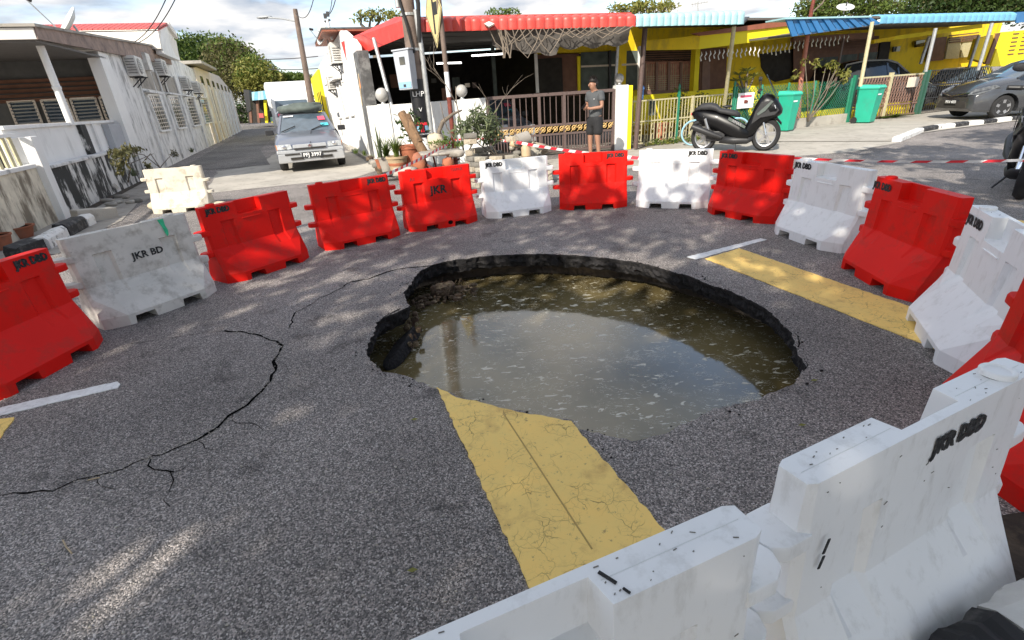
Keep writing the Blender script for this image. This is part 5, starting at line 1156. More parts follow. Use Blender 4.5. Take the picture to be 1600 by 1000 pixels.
# --- dim car inside the carport
C5 = dup(C1, loc=(.25, 14.6, 0), rz=.25, label='dim pale car with a cover on its bonnet inside the dark carport behind the gate')
C5['group'] = ''
del C5['group']
# --- grey hatchback
S2 = [(0, .30, .55, .60, .62, .62, .56, .02), (.06, .22, .62, .70, .74, .74, .62, .03), (.35, .19, .76, .84, .83, .83, .66, .05), (.75, .18, .90, .96, .84, .83, .68, .05), (1.05, .18, .95, 1.01, .84, .83, .68, .05), (1.75, .18, .98, 1.38, .84, .81, .58, .05), (2.15, .18, 1.0, 1.47, .84, .80, .56, .05), (2.7, .18, 1.02, 1.48, .84, .80, .56, .05), (3.2, .20, 1.03, 1.43, .84, .79, .55, .04), (3.55, .22, 1.02, 1.15, .82, .77, .6, .03), (3.75, .30, .92, .98, .76, .74, .58, .02)]
C2 = car('parked_car', 'grey hatchback parked on the verge behind the black and white kerb at the right', (13.28, 15.5, .03), math.radians(-95.7), S2, 1.05, 2.15, 1.2, 3.3, 3.2, 3.6, 3.75, 'car_grey', (.80, 3.05), wr=.30)
b = MB(); b.slab([(-.60, -.02, .30), (.60, -.02, .30), (.52, -.005, .50), (-.52, -.005, .50)], (0, .12, 0)); part(C2, b, 'lower_grille', 'dark_room', bevel=.03)
b = MB(); b.slab([(-.50, -.01, .60), (.50, -.01, .60), (.56, .06, .70), (-.56, .06, .70)], (0, .03, .01)); part(C2, b, 'upper_grille', 'black_gloss', bevel=.01)
b = MB(); b.tube([(-.55, .03, .71), (-.2, -.03, .66), (0, -.045, .625), (.2, -.03, .66), (.55, .03, .71)], .014, 6); part(C2, b, 'chrome_strip', 'chrome', smooth=True)
for s in (-1, 1):
    b = MB(); b.slab([(s*.52, .02, .62), (s*.76, .14, .63), (s*.845, .58, .80), (s*.78, .50, .86), (s*.60, .12, .76)], (s*.02, -.05, .03)); part(C2, b, 'headlight', 'lamp_dark', bevel=.01)
    b = MB(); b.slab([(s*.62, -.0, .30), (s*.76, .07, .30), (s*.77, .09, .42), (s*.66, .01, .44)], (0, .04, 0)); part(C2, b, 'fog_lamp_recess', 'dark_room')
    b = MB(); b.box((s*.95, 1.5, 1.02), (.2, .12, .14)); part(C2, b, 'wing_mirror', 'car_grey', bevel=.03, smooth=True)
    b = MB(); b.bar((s*.872, 1.35, .86), (s*.872, 3.2, .90), .012, .02); b.bar((s*.872, 1.4, .25), (s*.872, 2.6, .25), .02, .03); part(C2, b, 'side_trim', 'black_satin')
    for y in (1.42, 2.35, 3.1): b = MB(); b.bar((s*.873, y, .32), (s*.840, y+.02, .98), .006, .006); part(C2, b, 'door_gap', 'dark_room')
    for y in (2.15, 2.98): b = MB(); b.bar((s*.885, y-.09, .84), (s*.885, y+.09, .84), .02, .03); part(C2, b, 'door_handle', 'car_grey', bevel=.006)
plate(C2, 'PKN 4033', frame((0, -.045, .47), (1, 0, 0), (0, -1, 0)), .46, .11, .10)
b = MB(); b.bar((-.5, 1.06, 1.045), (.1, 1.22, 1.115), .014, .02); part(C2, b, 'wiper', 'black_satin')
# --- black cars in the carport
S3 = [(0, .30, .60, .66, .66, .68, .60, .02), (.08, .24, .68, .76, .78, .79, .66, .03), (.5, .20, .82, .90, .84, .84, .70, .05), (1.15, .20, .96, 1.02, .85, .85, .70, .05), (1.85, .20, 1.0, 1.44, .85, .83, .60, .04), (2.3, .20, 1.02, 1.54, .85, .82, .60, .04), (3.2, .20, 1.03, 1.56, .85, .82, .60, .04), (3.9, .22, 1.04, 1.48, .85, .81, .58, .04), (4.15, .26, .98, 1.10, .80, .78, .62, .02), (4.25, .34, .9, .96, .74, .72, .58, .02)]
p_ = V(1436, 128, 19.8); C3 = car('parked_car', 'black car in the carport behind the brown grille gate, its windscreen to the right', (p_.x, p_.y, .03), math.atan2(.97, -.20), S3, 1.15, 2.3, 1.3, 4.0, 3.9, 4.2, 4.25, 'car_black', (.85, 3.4), wr=.31)
p_ = V(1468, 150, 19.3); C4 = car('parked_car', 'black saloon facing the street behind the black mesh gate, its bonnet behind the grey hatchback', (p_.x, p_.y, .03), math.atan2(-.80, .6), [list(r) for r in S1], 1.15, 1.85, 1.2, 3.5, 3.1, 3.55, 4.1, 'car_black', (.78, 3.2), wr=.30)
C3.scale = (1, 1, 1.14)
for c_ in (C3, C4):
    for s in (-1, 1):
        b = MB(); b.slab([(s*.46, -.03, .56), (s*.76, .02, .57), (s*.78, .12, .70), (s*.50, .03, .69)], (0, .03, 0)); part(c_, b, 'headlight', 'lamp_glass', bevel=.01)
        b = MB(); b.box((s*.95, 1.5, 1.0), (.2, .12, .14)); part(c_, b, 'wing_mirror', 'car_black', bevel=.03)
for i in range(4): b = MB(); b.bar((-.42, -.04, .42+i*.055), (.42, -.04, .42+i*.055), .02, .02); part(C4, b, 'grille_bar', 'chrome')
# --- white box van
VN = empty('delivery_van', (0, 0, 0), 'white box-bodied van parked behind the grey-blue saloon in the alley', 'van')
b = MB(); b.slab([(-1.02, 1.3, .75), (1.02, 1.3, .75), (1.05, 1.3, 2.55), (.98, 1.3, 2.72), (-.98, 1.3, 2.72), (-1.05, 1.3, 2.55)], (0, 3.6, 0)); part(VN, b, 'box_body', 'van_white', bevel=.04, smooth=True)
b = MB(); b.slab([(0, .0, .35), (0, 0, 1.0), (0, .10, 1.15), (0, .42, 1.95), (0, .6, 2.05), (0, 1.28, 2.05), (0, 1.28, .35)], (.86, 0, 0)); b.slab([(0, .0, .35), (0, 0, 1.0), (0, .10, 1.15), (0, .42, 1.95), (0, .6, 2.05), (0, 1.28, 2.05), (0, 1.28, .35)], (-.86, 0, 0)); part(VN, b, 'cab', 'van_white', bevel=.04, smooth=True)
b = MB(); b.slab([(-.76, .085, 1.18), (.76, .085, 1.18), (.70, .375, 1.88), (-.70, .375, 1.88)], (0, -.015, .01)); part(VN, b, 'windscreen', 'glass_blue', bevel=.01)
b = MB(); b.slab([(-.75, -.01, .72), (.75, -.01, .72), (.75, -.01, .92), (-.75, -.01, .92)], (0, -.015, 0)); part(VN, b, 'grille', 'black_satin')
b = MB(); b.slab([(-.88, -.08, .36), (.88, -.08, .36), (.88, -.08, .58), (-.88, -.08, .58)], (0, .12, 0)); part(VN, b, 'bumper', 'van_white', bevel=.03)
b = MB(); b.slab([(-.7, .06, 1.22), (-.35, .06, 1.22), (-.37, .10, 1.32), (-.7, .10, 1.32)], (0, -.01, .01)); part(VN, b, 'windscreen_sticker', 'sticker_red')
for s in (-1, 1):
    b = MB(); b.ball((s*.66, -.02, .82), .09, 12, 8, (1, .4, 1)); part(VN, b, 'headlight', 'lamp_glass', smooth='all')
    b = MB(); b.box((s*1.03, .12, 1.35), (.16, .06, .26)); part(VN, b, 'wing_mirror', 'black_satin', bevel=.02)
    for y in (.7, 3.8): b = MB(); b.tube([(s*.62, y, .34), (s*.86, y, .34)], .34, 20); part(VN, b, 'wheel', 'rubber', smooth=True)
q = V(462, 190, 25.5); VN.scale = (1.0, 1.0, 1.0); VN.location = (q.x, 25.5, 0); VN.rotation_euler = (0, 0, math.atan2(.36, .93))

# --- scooter: local x forward, z up, wheels touch z=0
SC = empty('motor_scooter', (0, 0, 0), 'black maxi scooter on its stand in front of the green bin, facing right', 'scooter')
def wheel2(root, x, r, w, spokes=5, tyre='rubber', rim='alloy', tr=None, thin=False):
    Mx = Matrix.Rotation(math.pi/2, 3, 'X'); b = MB(); t = tr or r*.30
    b.lathe([(r-t, -w*.35), (r-t*.4, -w*.5), (r, -w*.22), (r+.004, 0), (r, w*.22), (r-t*.4, w*.5), (r-t, w*.35), (r-t, -w*.35)], (x, 0, r), 32, Mx, False); wl_ = part(root, b, 'wheel', tyre, smooth=True)
    b = MB(); rr0 = r-t
    b.lathe([(rr0+.004, -w*.36), (rr0-.018, -w*.3), (rr0-.018, w*.3), (rr0+.004, w*.36)], (x, 0, r), 32, Mx, False)
    for k in range(spokes):
        a = 2*math.pi*k/spokes+.2; d = Vector((math.cos(a), 0, math.sin(a))); c = Vector((x, 0, r)); e_ = Vector((-d.z, 0, d.x))
        if thin: b.tube([c+d*.02, c+d*rr0], .0025, 4)
        else: b.bar(c+d*.03+e_*.02, c+d*rr0, .035, .03, up=(0, 1, 0)); b.bar(c+d*.03-e_*.02, c+d*rr0-e_*.03, .02, .02, up=(0, 1, 0))
    b.lathe([(.035 if not thin else .02, -w*.5), (.035 if not thin else .02, w*.5)], (x, 0, r), 16, Mx); o = b.build('rim', M[rim], wl_, local=True, smooth=True); return wl_
def sym(b, pts, y0, th, inset=None):   # side-profile slab on both sides of the centre
    b.slab([(x, -y0, z) for x, z in pts], (0, 2*y0, 0)); return b
wheel2(SC, .67, .30, .13); wheel2(SC, -.67, .29, .15)
def prof_loft(root, name, mt, rows, **k):   # rows: x, z_low, z_high, half width ; rounded body
    b = MB(); n = 12; 
    for x, zl, zh, w in rows:
        for j in range(n):
            a = 2*math.pi*j/n; cx_, sz = math.cos(a), math.sin(a); e_ = lambda v: math.copysign(abs(v)**.7, v); b.v.append((x, e_(cx_)*w, (zl+zh)/2+e_(sz)*(zh-zl)/2))
    for i in range(len(rows)-1):
        for j in range(n): b.f.append((i*n+j, (i+1)*n+j, (i+1)*n+(j+1) % n, i*n+(j+1) % n))
    b.f += [tuple(range(n-1, -1, -1)), tuple(range((len(rows)-1)*n, len(rows)*n))]; return part(root, b, name, mt, smooth='all')
prof_loft(SC, 'rear_body', 'black_gloss', [(-.98, .70, .76, .03), (-.92, .64, .80, .09), (-.7, .50, .80, .15), (-.4, .40, .76, .17), (-.1, .26, .66, .18), (.1, .20, .55, .19), (.32, .20, .46, .18)])
prof_loft(SC, 'leg_shield', 'black_gloss', [(.18, .20, .40, .17), (.28, .20, .60, .17), (.38, .26, .86, .19), (.48, .40, 1.0, .19), (.58, .50, 1.05, .18), (.70, .56, 1.01, .19), (.82, .60, .92, .17), (.90, .64, .82, .12), (.94, .68, .76, .05)])
for s in (-1, 1):
    b = MB(); b.slab([(.34, s*.185, .50), (.52, s*.205, .62), (.80, s*.19, .66), (.88, s*.15, .74), (.70, s*.205, .92), (.50, s*.20, .90), (.40, s*.195, .74)], (0, -s*.03, 0)); part(SC, b, 'side_cowl', 'black_satin', bevel=.012)
    b = MB(); b.slab([(.46, s*.212, .66), (.60, s*.214, .74), (.74, s*.212, .90), (.70, s*.212, .92), (.56, s*.214, .80), (.44, s*.212, .70)], (0, s*.006, 0)); part(SC, b, 'cowl_trim', 'curtain_grey', bevel=.003)
prof_loft(SC, 'floor_panel', 'black_satin', [(-.30, .16, .30, .16), (0, .13, .30, .19), (.3, .14, .28, .18), (.42, .2, .3, .12)])
prof_loft(SC, 'seat', 'seat_black', [(-.92, .78, .83, .08), (-.78, .79, .92, .13), (-.58, .78, .93, .14), (-.45, .76, .90, .15), (-.36, .72, .82, .16), (-.2, .69, .80, .16), (0, .64, .76, .13), (.08, .63, .70, .08)])
prof_loft(SC, 'front_mudguard', 'black_gloss', [(.44, .52, .58, .05), (.55, .58, .64, .08), (.70, .60, .66, .085), (.85, .56, .62, .08), (.96, .46, .52, .05)])
prof_loft(SC, 'rear_mudguard', 'black_satin', [(-1.0, .40, .46, .05), (-.9, .50, .60, .08), (-.7, .55, .66, .08), (-.5, .5, .6, .08)])
b = MB(); b.slab([(.78, -.17, .97), (.78, .17, .97), (.52, .13, 1.36), (.52, -.13, 1.36)], (.015, 0, .01)); part(SC, b, 'windscreen', 'glass_dark', bevel=.01, smooth=True)
b = MB(); b.tube([(.45, -.36, 1.10), (.40, -.15, 1.08), (.44, 0, 1.04), (.40, .15, 1.08), (.45, .36, 1.10)], .017, 8); hb = part(SC, b, 'handlebar', 'black_satin', smooth=True)
for s in (-1, 1):
    b = MB(); b.tube([(.42, s*.25, 1.09), (.43, s*.37, 1.10)], .024, 8); b.build('grip', M['rubber'], hb, local=True, smooth=True)
    b = MB(); b.tube([(.44, s*.20, 1.09), (.42, s*.27, 1.24)], .008, 6); b.ball((.41, s*.30, 1.29), .06, 12, 8, (.35, 1.3, .75)); part(SC, b, 'mirror', 'black_satin', smooth='all')
    b = MB(); b.tube([(.56, s*.085, .62), (.67, s*.085, .30)], .022, 8); part(SC, b, 'fork', 'chrome' if s < 0 else 'black_satin', smooth=True)
    b = MB(); b.slab([(.86, s*.05, .72), (.80, s*.17, .76), (.76, s*.19, .84), (.86, s*.08, .80)], (.012, 0, 0)); part(SC, b, 'headlight', 'lamp_glass', bevel=.004)
    b = MB(); b.tube([(-.55, s*.13, .42), (-.62, s*.13, .56), (-.70, s*.13, .68)], .018, 6); b.tube([(-.58, s*.13, .45), (-.66, s*.13, .64)], .035, 8); part(SC, b, 'rear_spring', 'alloy' if s < 0 else 'black_satin', smooth=True)
b = MB(); b.tube([(-.25, -.17, .28), (-.45, -.19, .34), (-.80, -.20, .46), (-.92, -.20, .50)], [.03, .055, .065, .05], 10); part(SC, b, 'exhaust', 'black_satin', smooth=True)
b = MB(); b.box((-.40, 0, .30), (.42, .24, .2)); part(SC, b, 'engine', 'black_satin', bevel=.03)
b = MB(); b.tube([(.05, -.12, .18), (.10, -.24, .01)], .012, 6); part(SC, b, 'side_stand', 'black_satin')
b = MB(); b.slab([(-.15, -.188, .60), (.22, -.196, .44), (.24, -.196, .48), (-.14, -.188, .66)], (0, .004, 0)); tp = part(SC, b, 'trim_panel', 'curtain_grey')
text('NMAX', .075, M['alloy'], tp, frame((.045, -.203, .545), (.92, 0, -.40), (0, -1, 0)), 'lettering', bold=.002)
b = MB(); b.box((-.99, 0, .73), (.02, .14, .05)); part(SC, b, 'tail_light', 'red_tile', bevel=.005)
def place_sc(o, front, head):   # front wheel contact point and heading
    h = Vector((head[0], head[1], 0)).normalized(); o.location = Vector(front)-h*.67; o.rotation_euler = (0, 0, math.atan2(h.y, h.x))
SC2 = dup(SC, label='dark motorcycle half out of the photo at the right edge, front wheel towards the camera')
place_sc(SC, (5.82, 11.35, .0), (.86, -.47)); place_sc(SC2, G(1592, 311)+vec(.02, .02, 0), (-.62, -.62))
SC['group'] = SC2['group'] = 'motorcycles standing at the roadside'
SC.scale = (.95, 1.12, 1.12); SC2.scale = (1.0, 1.12, 1.08)
# --- bicycle
BC = empty('bicycle', (0, 0, 0), 'bicycle with pale blue tyres leaning by the cream fence behind the black scooter', 'bicycle')
wheel2(BC, .52, .31, .04, 14, 'cyan_tyre', 'alloy', tr=.03, thin=True); wheel2(BC, -.50, .31, .04, 14, 'cyan_tyre', 'alloy', tr=.03, thin=True)
b = MB()
for a_, c_ in (((.52, .31), (.36, .82)), ((.38, .74), (-.18, .70)), ((.40, .68), (0, .28)), ((-.18, .74), (0, .28)), ((0, .28), (-.50, .31)), ((-.18, .70), (-.50, .31)), ((-.2, .86), (-.16, .6))): b.tube([(a_[0], 0, a_[1]), (c_[0], 0, c_[1])], .015, 6)
part(BC, b, 'frame', 'black_satin', smooth=True)
b = MB(); b.tube([(.36, 0, .82), (.34, 0, .95), (.30, -.25, 1.0)], .012, 6); b.tube([(.34, 0, .95), (.30, .25, 1.0)], .012, 6); part(BC, b, 'handlebar', 'black_satin'); b = MB(); b.ball((-.22, 0, .88), .1, 10, 6, (1.3, .7, .35)); part(BC, b, 'saddle', 'black_satin', smooth='all')
b = MB(); b.tube([(.1, .03, .2), (0, .03, .28), (-.1, .03, .36)], .01, 5); part(BC, b, 'crank', 'alloy')
q = V(1086, 228, 13.3); BC.location = (q.x+.45, 13.2, 0); BC.rotation_euler = (0, 0, math.pi-.2)
# --- wheelie bins
def bin_(loc, rz, label, sc=1.0, stickers=1, wx=.85):
    r = empty('wheelie_bin', (0, 0, 0), label, 'bin', 'green wheelie bins'); b = MB(); 
    lo = [(-.22, -.25), (.22, -.25), (.22, .25), (-.22, .25)]; hi = [(-.29, -.34), (.29, -.34), (.29, .34), (-.29, .34)]
    b.add([(x, y, .04) for x, y in lo]+[(x, y, .98) for x, y in hi], [(3, 2, 1, 0), (4, 5, 6, 7)]+[(i, (i+1) % 4, (i+1) % 4+4, i+4) for i in range(4)]); part(r, b, 'body', 'bin_green', bevel=.03, smooth=True)
    b = MB(); b.slab([(-.31, -.36, .97), (.31, -.36, .97), (.31, .36, .97), (-.31, .36, .97)], (0, 0, .035)); part(r, b, 'rim', 'bin_green', bevel=.01)
    b = MB(); b.add([(-.32, -.38, 1.0), (.32, -.38, 1.0), (.32, .38, 1.0), (-.32, .38, 1.0), (-.28, -.32, 1.07), (.28, -.32, 1.07), (.30, .36, 1.10), (-.30, .36, 1.10)], [(3, 2, 1, 0), (4, 5, 6, 7), (0, 1, 5, 4), (1, 2, 6, 5), (2, 3, 7, 6), (3, 0, 4, 7)]); part(r, b, 'lid', 'bin_lid', bevel=.02, smooth=True)
    b = MB(); b.tube([(-.2, .42, .98), (.2, .42, .98)], .016, 8); part(r, b, 'handle', 'bin_green')
    for s in (-1, 1): b = MB(); b.tube([(s*.24, .26, .10), (s*.29, .26, .10)], .10, 16); part(r, b, 'wheel', 'rubber', smooth=True)
    if stickers:
        b = MB(); b.slab([(-.22, -.337, .80), (.06, -.337, .80), (.06, -.339, .84), (-.22, -.339, .84)], (0, .004, 0)); part(r, b, 'label_strip', 'sticker_white')
        for z, w in ((.78, .05), (.66, .06), (.34, .04)):
            x_ = .22+(.29-.22)*(z-.04)/.94+.003; b = MB(); b.slab([(x_, -w, z-.05), (x_+.003, w, z-.05), (x_+.012, w, z+.05), (x_+.009, -w, z+.05)], (.002, 0, 0)); part(r, b, 'white_print', 'sticker_white')
        b = MB(); b.lathe([(.085, 0), (.07, .0), (.07, .003), (.085, .003)], (.268, 0, .50), 24, Matrix.Rotation(math.pi/2-.07, 3, 'Y')); part(r, b, 'round_emblem', 'sticker_white')
    r.location = loc; r.rotation_euler = (0, 0, rz); r.scale = (sc*wx, sc*wx, sc); return r
bin_(G(1309, 192)+BF.n*.85, .25+.35, 'upright green wheelie bin beside the brown grille gate', 1.0); bin_(G(1226, 206), .5, 'green wheelie bin partly behind the black scooter', 1.0, 1, .66)
# --- man
def skin(name, chain_pts, edges, radii, mt, parent, sub=2, root_i=0):
    me = bpy.data.meshes.new(name); me.from_pydata([tuple(p) for p in chain_pts], edges, []); o = bpy.data.objects.new(name, me); COL.objects.link(o)
    sk = o.modifiers.new('s', 'SKIN'); sv = me.skin_vertices[0].data
    for i, r in enumerate(radii): sv[i].radius = r if isinstance(r, tuple) else (r, r)
    sv[root_i].use_root = True; ss = o.modifiers.new('u', 'SUBSURF'); ss.levels = sub; ss.render_levels = sub
    bpy.context.view_layer.update(); dg = bpy.context.evaluated_depsgraph_get(); nm = bpy.data.meshes.new_from_object(o.evaluated_get(dg)); bpy.data.objects.remove(o)
    nm.materials.clear(); nm.materials.append(M[mt]); nm.polygons.foreach_set('use_smooth', [True]*len(nm.polygons)); nm.name = name
    o = bpy.data.objects.new(name, nm); COL.objects.link(o); o.parent = parent; return o
MN = empty('person', (0, 0, 0), 'man in grey T-shirt and black shorts looking down at his phone by the brown gate', 'person')
# local: facing -y, x to his left(+)... z up
B = dict(pel=(0, 0, .90), wai=(0, .01, 1.04), che=(0, .01, 1.22), up=(0, .0, 1.36), nek=(0, -.02, 1.44), hd0=(0, -.065, 1.49), hd1=(0, -.09, 1.55), hd2=(0, -.08, 1.61),
    shL=(.17, .0, 1.37), elL=(.23, -.02, 1.11), wrL=(.07, -.22, 1.09), haL=(.03, -.27, 1.11), shR=(-.17, 0, 1.37), elR=(-.24, .0, 1.11), wrR=(-.10, -.22, 1.08), haR=(-.05, -.27, 1.10),
    hiL=(.09, 0, .86), knL=(.11, -.03, .48), anL=(.12, .02, .09), ftL=(.14, -.14, .035), hiR=(-.09, 0, .86), knR=(-.12, -.02, .48), anR=(-.14, .02, .09), ftR=(-.17, -.14, .035))
ks = list(B); I = {k: i for i, k in enumerate(ks)}
ed = [('pel', 'wai'), ('wai', 'che'), ('che', 'up'), ('up', 'nek'), ('nek', 'hd0'), ('hd0', 'hd1'), ('hd1', 'hd2'), ('up', 'shL'), ('shL', 'elL'), ('elL', 'wrL'), ('wrL', 'haL'), ('up', 'shR'), ('shR', 'elR'), ('elR', 'wrR'), ('wrR', 'haR'), ('pel', 'hiL'), ('hiL', 'knL'), ('knL', 'anL'), ('anL', 'ftL'), ('pel', 'hiR'), ('hiR', 'knR'), ('knR', 'anR'), ('anR', 'ftR')]
ra = dict(pel=(.15, .11), wai=(.14, .10), che=(.16, .115), up=(.12, .09), nek=.055, hd0=(.070, .075), hd1=(.078, .092), hd2=(.066, .078), shL=.062, elL=.042, wrL=.028, haL=(.03, .018), shR=.062, elR=.042, wrR=.028, haR=(.03, .018), hiL=.092, knL=.058, anL=.038, ftL=(.042, .028), hiR=.092, knR=.058, anR=.038, ftR=(.042, .028))
skin('body', [B[k] for k in ks], [(I[a], I[c]) for a, c in ed], [ra[k] for k in ks], 'skin', MN)
cl = [(0, 0, .80), (0, .01, 1.04), (0, .01, 1.22), (0, 0, 1.36), (0, -.01, 1.42), (.17, 0, 1.37), (.21, -.01, 1.21), (-.17, 0, 1.37), (-.22, 0, 1.21)]
skin('t_shirt', cl, [(0, 1), (1, 2), (2, 3), (3, 4), (3, 5), (5, 6), (3, 7), (7, 8)], [(.175, .13), (.168, .13), (.18, .138), (.135, .105), (.07, .07), .085, .078, .085, .078], 'shirt_grey', MN)
sh = [(0, 0, .98), (0, 0, .88), (.10, 0, .78), (.115, -.02, .52), (-.10, 0, .78), (-.125, -.02, .52)]
skin('shorts', sh, [(0, 1), (1, 2), (2, 3), (1, 4), (4, 5)], [(.168, .125), (.165, .125), .12, .105, .12, .105], 'shorts_black', MN)
for s in (1, -1):
    hp = Vector(B['haL' if s > 0 else 'haR'])
    for k in range(5):
        a = hp+vec(-s*.01, -.01, -.02+.013*k); L_ = (.055, .07, .075, .07, .045)[k]; r_ = .010
        if k == 4: pts = [hp+vec(s*.0, 0, .02), hp+vec(-s*.02, -.02, .045), hp+vec(-s*.03, -.045, .06)]
        else: pts = [a, a+vec(-s*L_*.45, -L_*.6, 0), a+vec(-s*L_*1.0, -L_*.5, .008)]
        skin('finger', pts, [(0, 1), (1, 2)], [r_, r_*.9, r_*.75], 'skin', MN, 1)
hr = MB(); hr.ball((0, -.022, 1.655), .092, 20, 14, (.92, 1.04, .72)); hr.ball((0, .02, 1.60), .085, 16, 12, (.95, .9, 1.0)); o = part(MN, hr, 'hair', 'hair', smooth='all')
r = random.Random(4)
tf = MB()
for i in range(160):
    a = r.uniform(0, 6.28); t_ = r.uniform(.2, 1.2); d = Vector((math.sin(t_)*math.cos(a), math.sin(t_)*math.sin(a), math.cos(t_))); c = Vector((0, -.02, 1.64))+d*.085; tf.tube([c, c+d*.03+vec(r.uniform(-.02, .02), -.015, .004)], [.006, .001], 4)
tf.build('hair_tuft', M['hair'], MN, local=True)['kind'] = 'stuff'
b = MB(); b.ball((0, -.150, 1.565), .018, 8, 6, (.8, 1, 1.3)); part(MN, b, 'nose', 'skin', smooth='all')
for s in (-1, 1):
    b = MB(); b.ball((s*.085, -.045, 1.575), .022, 8, 6, (.4, .8, 1.3)); part(MN, b, 'ear', 'skin', smooth='all')
    b = MB(); b.ball((s*.033, -.136, 1.578), .009, 8, 6, (1.3, .6, .5)); part(MN, b, 'eye', 'hair', smooth='all')
    b = MB(); b.rock((s*.155+(-.01 if s < 0 else -.02), -.06, .025), (.10, .26, .05), 3); part(MN, b, 'sandal', 'black_satin', bevel=.0, smooth='all')
b = MB(); b.bar((-.022, -.150, 1.535), (.022, -.150, 1.535), .006, .006); part(MN, b, 'mouth', 'soil_clay')
MN.location = V(929, 250, 11.7); MN.location.z = 0; MN.rotation_euler = (0, 0, -.95)
for ch in MN.children:
    if ch.name.split('.')[0] in ('hair', 'hair_tuft', 'nose', 'ear', 'eye', 'mouth'): ch.location = (0, -.035, -.02)
ph = MB(); ph.box((0, 0, 0), (.075, .010, .15), Matrix.Rotation(-.9, 3, 'X')); o = ph.build('phone', M['black_gloss'], bevel=.004, local=True); tag(o, 'dark mobile phone held by the man in the grey T-shirt', 'phone')
o.location = MN.location+Matrix.Rotation(-.95, 3, 'Z') @ Vector((-.01, -.33, 1.15)); o.rotation_euler = (0, 0, -.95)
b = MB(); b.slab([(.09, -.139, 1.27), (.12, -.139, 1.27), (.12, -.139, 1.28), (.09, -.139, 1.28)], (0, .004, 0)); part(MN, b, 'shirt_print', 'sticker_white')
# ================================================================== STREET FURNITURE
UP = empty('utility_pole', V(667, 255, 12.2), 'brown utility pole with a black painted band, in front of the low white wall', 'pole'); ux = V(667, 255, 12.2).x
UP.location.z = 0; Y0 = 12.2
top = V(627, 0, Y0)
b = MB(); b.tube([(ux, Y0, 1.85), (ux+.01, Y0, 4.2), (ux+.02, Y0, 8.5)], [.155, .145, .12], 16); b.build('wooden_shaft', M['pole_brown'], UP, smooth=True)
b = MB(); b.tube([(ux, Y0, 0), (ux, Y0, .72)], .165, 18); b.build('concrete_foot', M['paint_white'], UP, smooth=True)
b = MB(); b.tube([(ux, Y0, .70), (ux, Y0, 1.9)], .172, 18); bw = b.build('black_band', M['black_wrap'], UP, smooth=True)
nrm = (-ux/13, -Y0/13*1.0, 0); nrm = Vector((-ux, -Y0, 0)).normalized(); tx = Vector((-nrm.y, nrm.x, 0)); tx = -tx if tx.x < 0 else tx
text('LHP', .15, M['paint_white'], bw, frame(Vector((ux, Y0, 1.60))+nrm*.176, tx, nrm), 'lettering', world=True); text('V', .12, M['paint_white'], bw, frame(Vector((ux+.01, Y0, 1.28))+nrm*.176, tx, nrm), 'lettering', world=True)
def arc_patch(z0, z1, a0, a1, r, mt, name, parent):
    b = MB(); base = math.atan2(nrm.y, nrm.x); n_ = 8; vs = []
    for i in range(n_+1):
        a = base+math.radians(a0+(a1-a0)*i/n_); vs += [(ux+r*math.cos(a), Y0+r*math.sin(a), z0), (ux+r*math.cos(a), Y0+r*math.sin(a), z1)]
    b.add(vs, [(2*i, 2*i+1, 2*i+3, 2*i+2) for i in range(n_)]); b.build(name, M[mt], parent, smooth='all')
arc_patch(.96, 1.02, -60, 60, .1745, 'tape_red', 'red_band', bw); arc_patch(.84, .95, 20, 60, .1745, 'box_blue', 'blue_mark', bw); arc_patch(.84, .95, -60, -20, .1745, 'box_blue', 'blue_mark', bw); arc_patch(.82, .95, -12, 12, .1745, 'tape_red', 'red_mark', bw); arc_patch(.76, .79, -50, 50, .1745, 'paint_white', 'white_print', bw)
b = MB(); b.tube([(ux+.20, Y0-.05, 0), (ux+.20, Y0-.05, 2.5), (ux+.17, Y0-.05, 3.2)], .055, 10); b.build('steel_conduit', M['galv'], UP, smooth=True)
b = MB(); b.tube([(ux-.17, Y0-.10, 3.25), (ux-.19, Y0-.08, 5.2), (ux-.2, Y0, 8)], .06, 10); b.build('steel_conduit', M['galv'], UP, smooth=True)
b = MB(); b.tube([(ux+.18, Y0-.08, 2.6), (ux+.25, Y0-.1, 3.3), (ux+.18, Y0-.1, 4.1), (ux+.05, Y0-.1, 4.9)], .045, 8); b.tube([(ux+.05, Y0-.16, 2.4), (ux-.02, Y0-.2, 2.9), (ux-.13, Y0-.14, 3.4)], .03, 8); b.build('black_cable', M['rubber'], UP, smooth=True)
for z in (3.1, 3.55, 2.45): b = MB(); b.tube([(ux, Y0, z), (ux, Y0, z+.05)], .168, 16); b.build('steel_strap', M['galv'], UP)
MX = empty('meter_box', V(628, 140, 11.85), 'grey metal meter box with a small window strapped to the utility pole', 'meter box')
A_, B_, C_, D_ = V(613, 81, 11.85), V(637, 77, 11.80), V(645, 139, 11.80), V(624, 141, 11.85)
b = MB(); b.slab([A_, B_, C_, D_], (.10, .30, 0)); b.build('cabinet', M['box_grey'], MX, bevel=.012)
b = MB(); b.slab([A_+vec(-.02, -.02, .0), B_+vec(.02, -.02, 0), B_+vec(.12, .30, .02), A_+vec(.08, .32, .02)], up*.03); b.build('rain_hood', M['box_grey'], MX, bevel=.005)
L4 = lambda s, t_: A_.lerp(B_, s).lerp(D_.lerp(C_, s), t_)+vec(-.002, -.008, 0)
for (s0, s1, t0, t1, nm, mt) in ((.36, .72, .16, .36, 'meter_window', 'glass_dark'), (.06, .94, .80, .96, 'blue_label', 'box_blue'), (.38, .56, .86, .93, 'key_mark', 'black_satin')):
    o_ = vec(0, -.004 if nm == 'key_mark' else 0, 0); b = MB(); b.slab([L4(s0, t0)+o_, L4(s1, t0)+o_, L4(s1, t1)+o_, L4(s0, t1)+o_], (0, .004, 0)); b.build(nm, M[mt], MX)
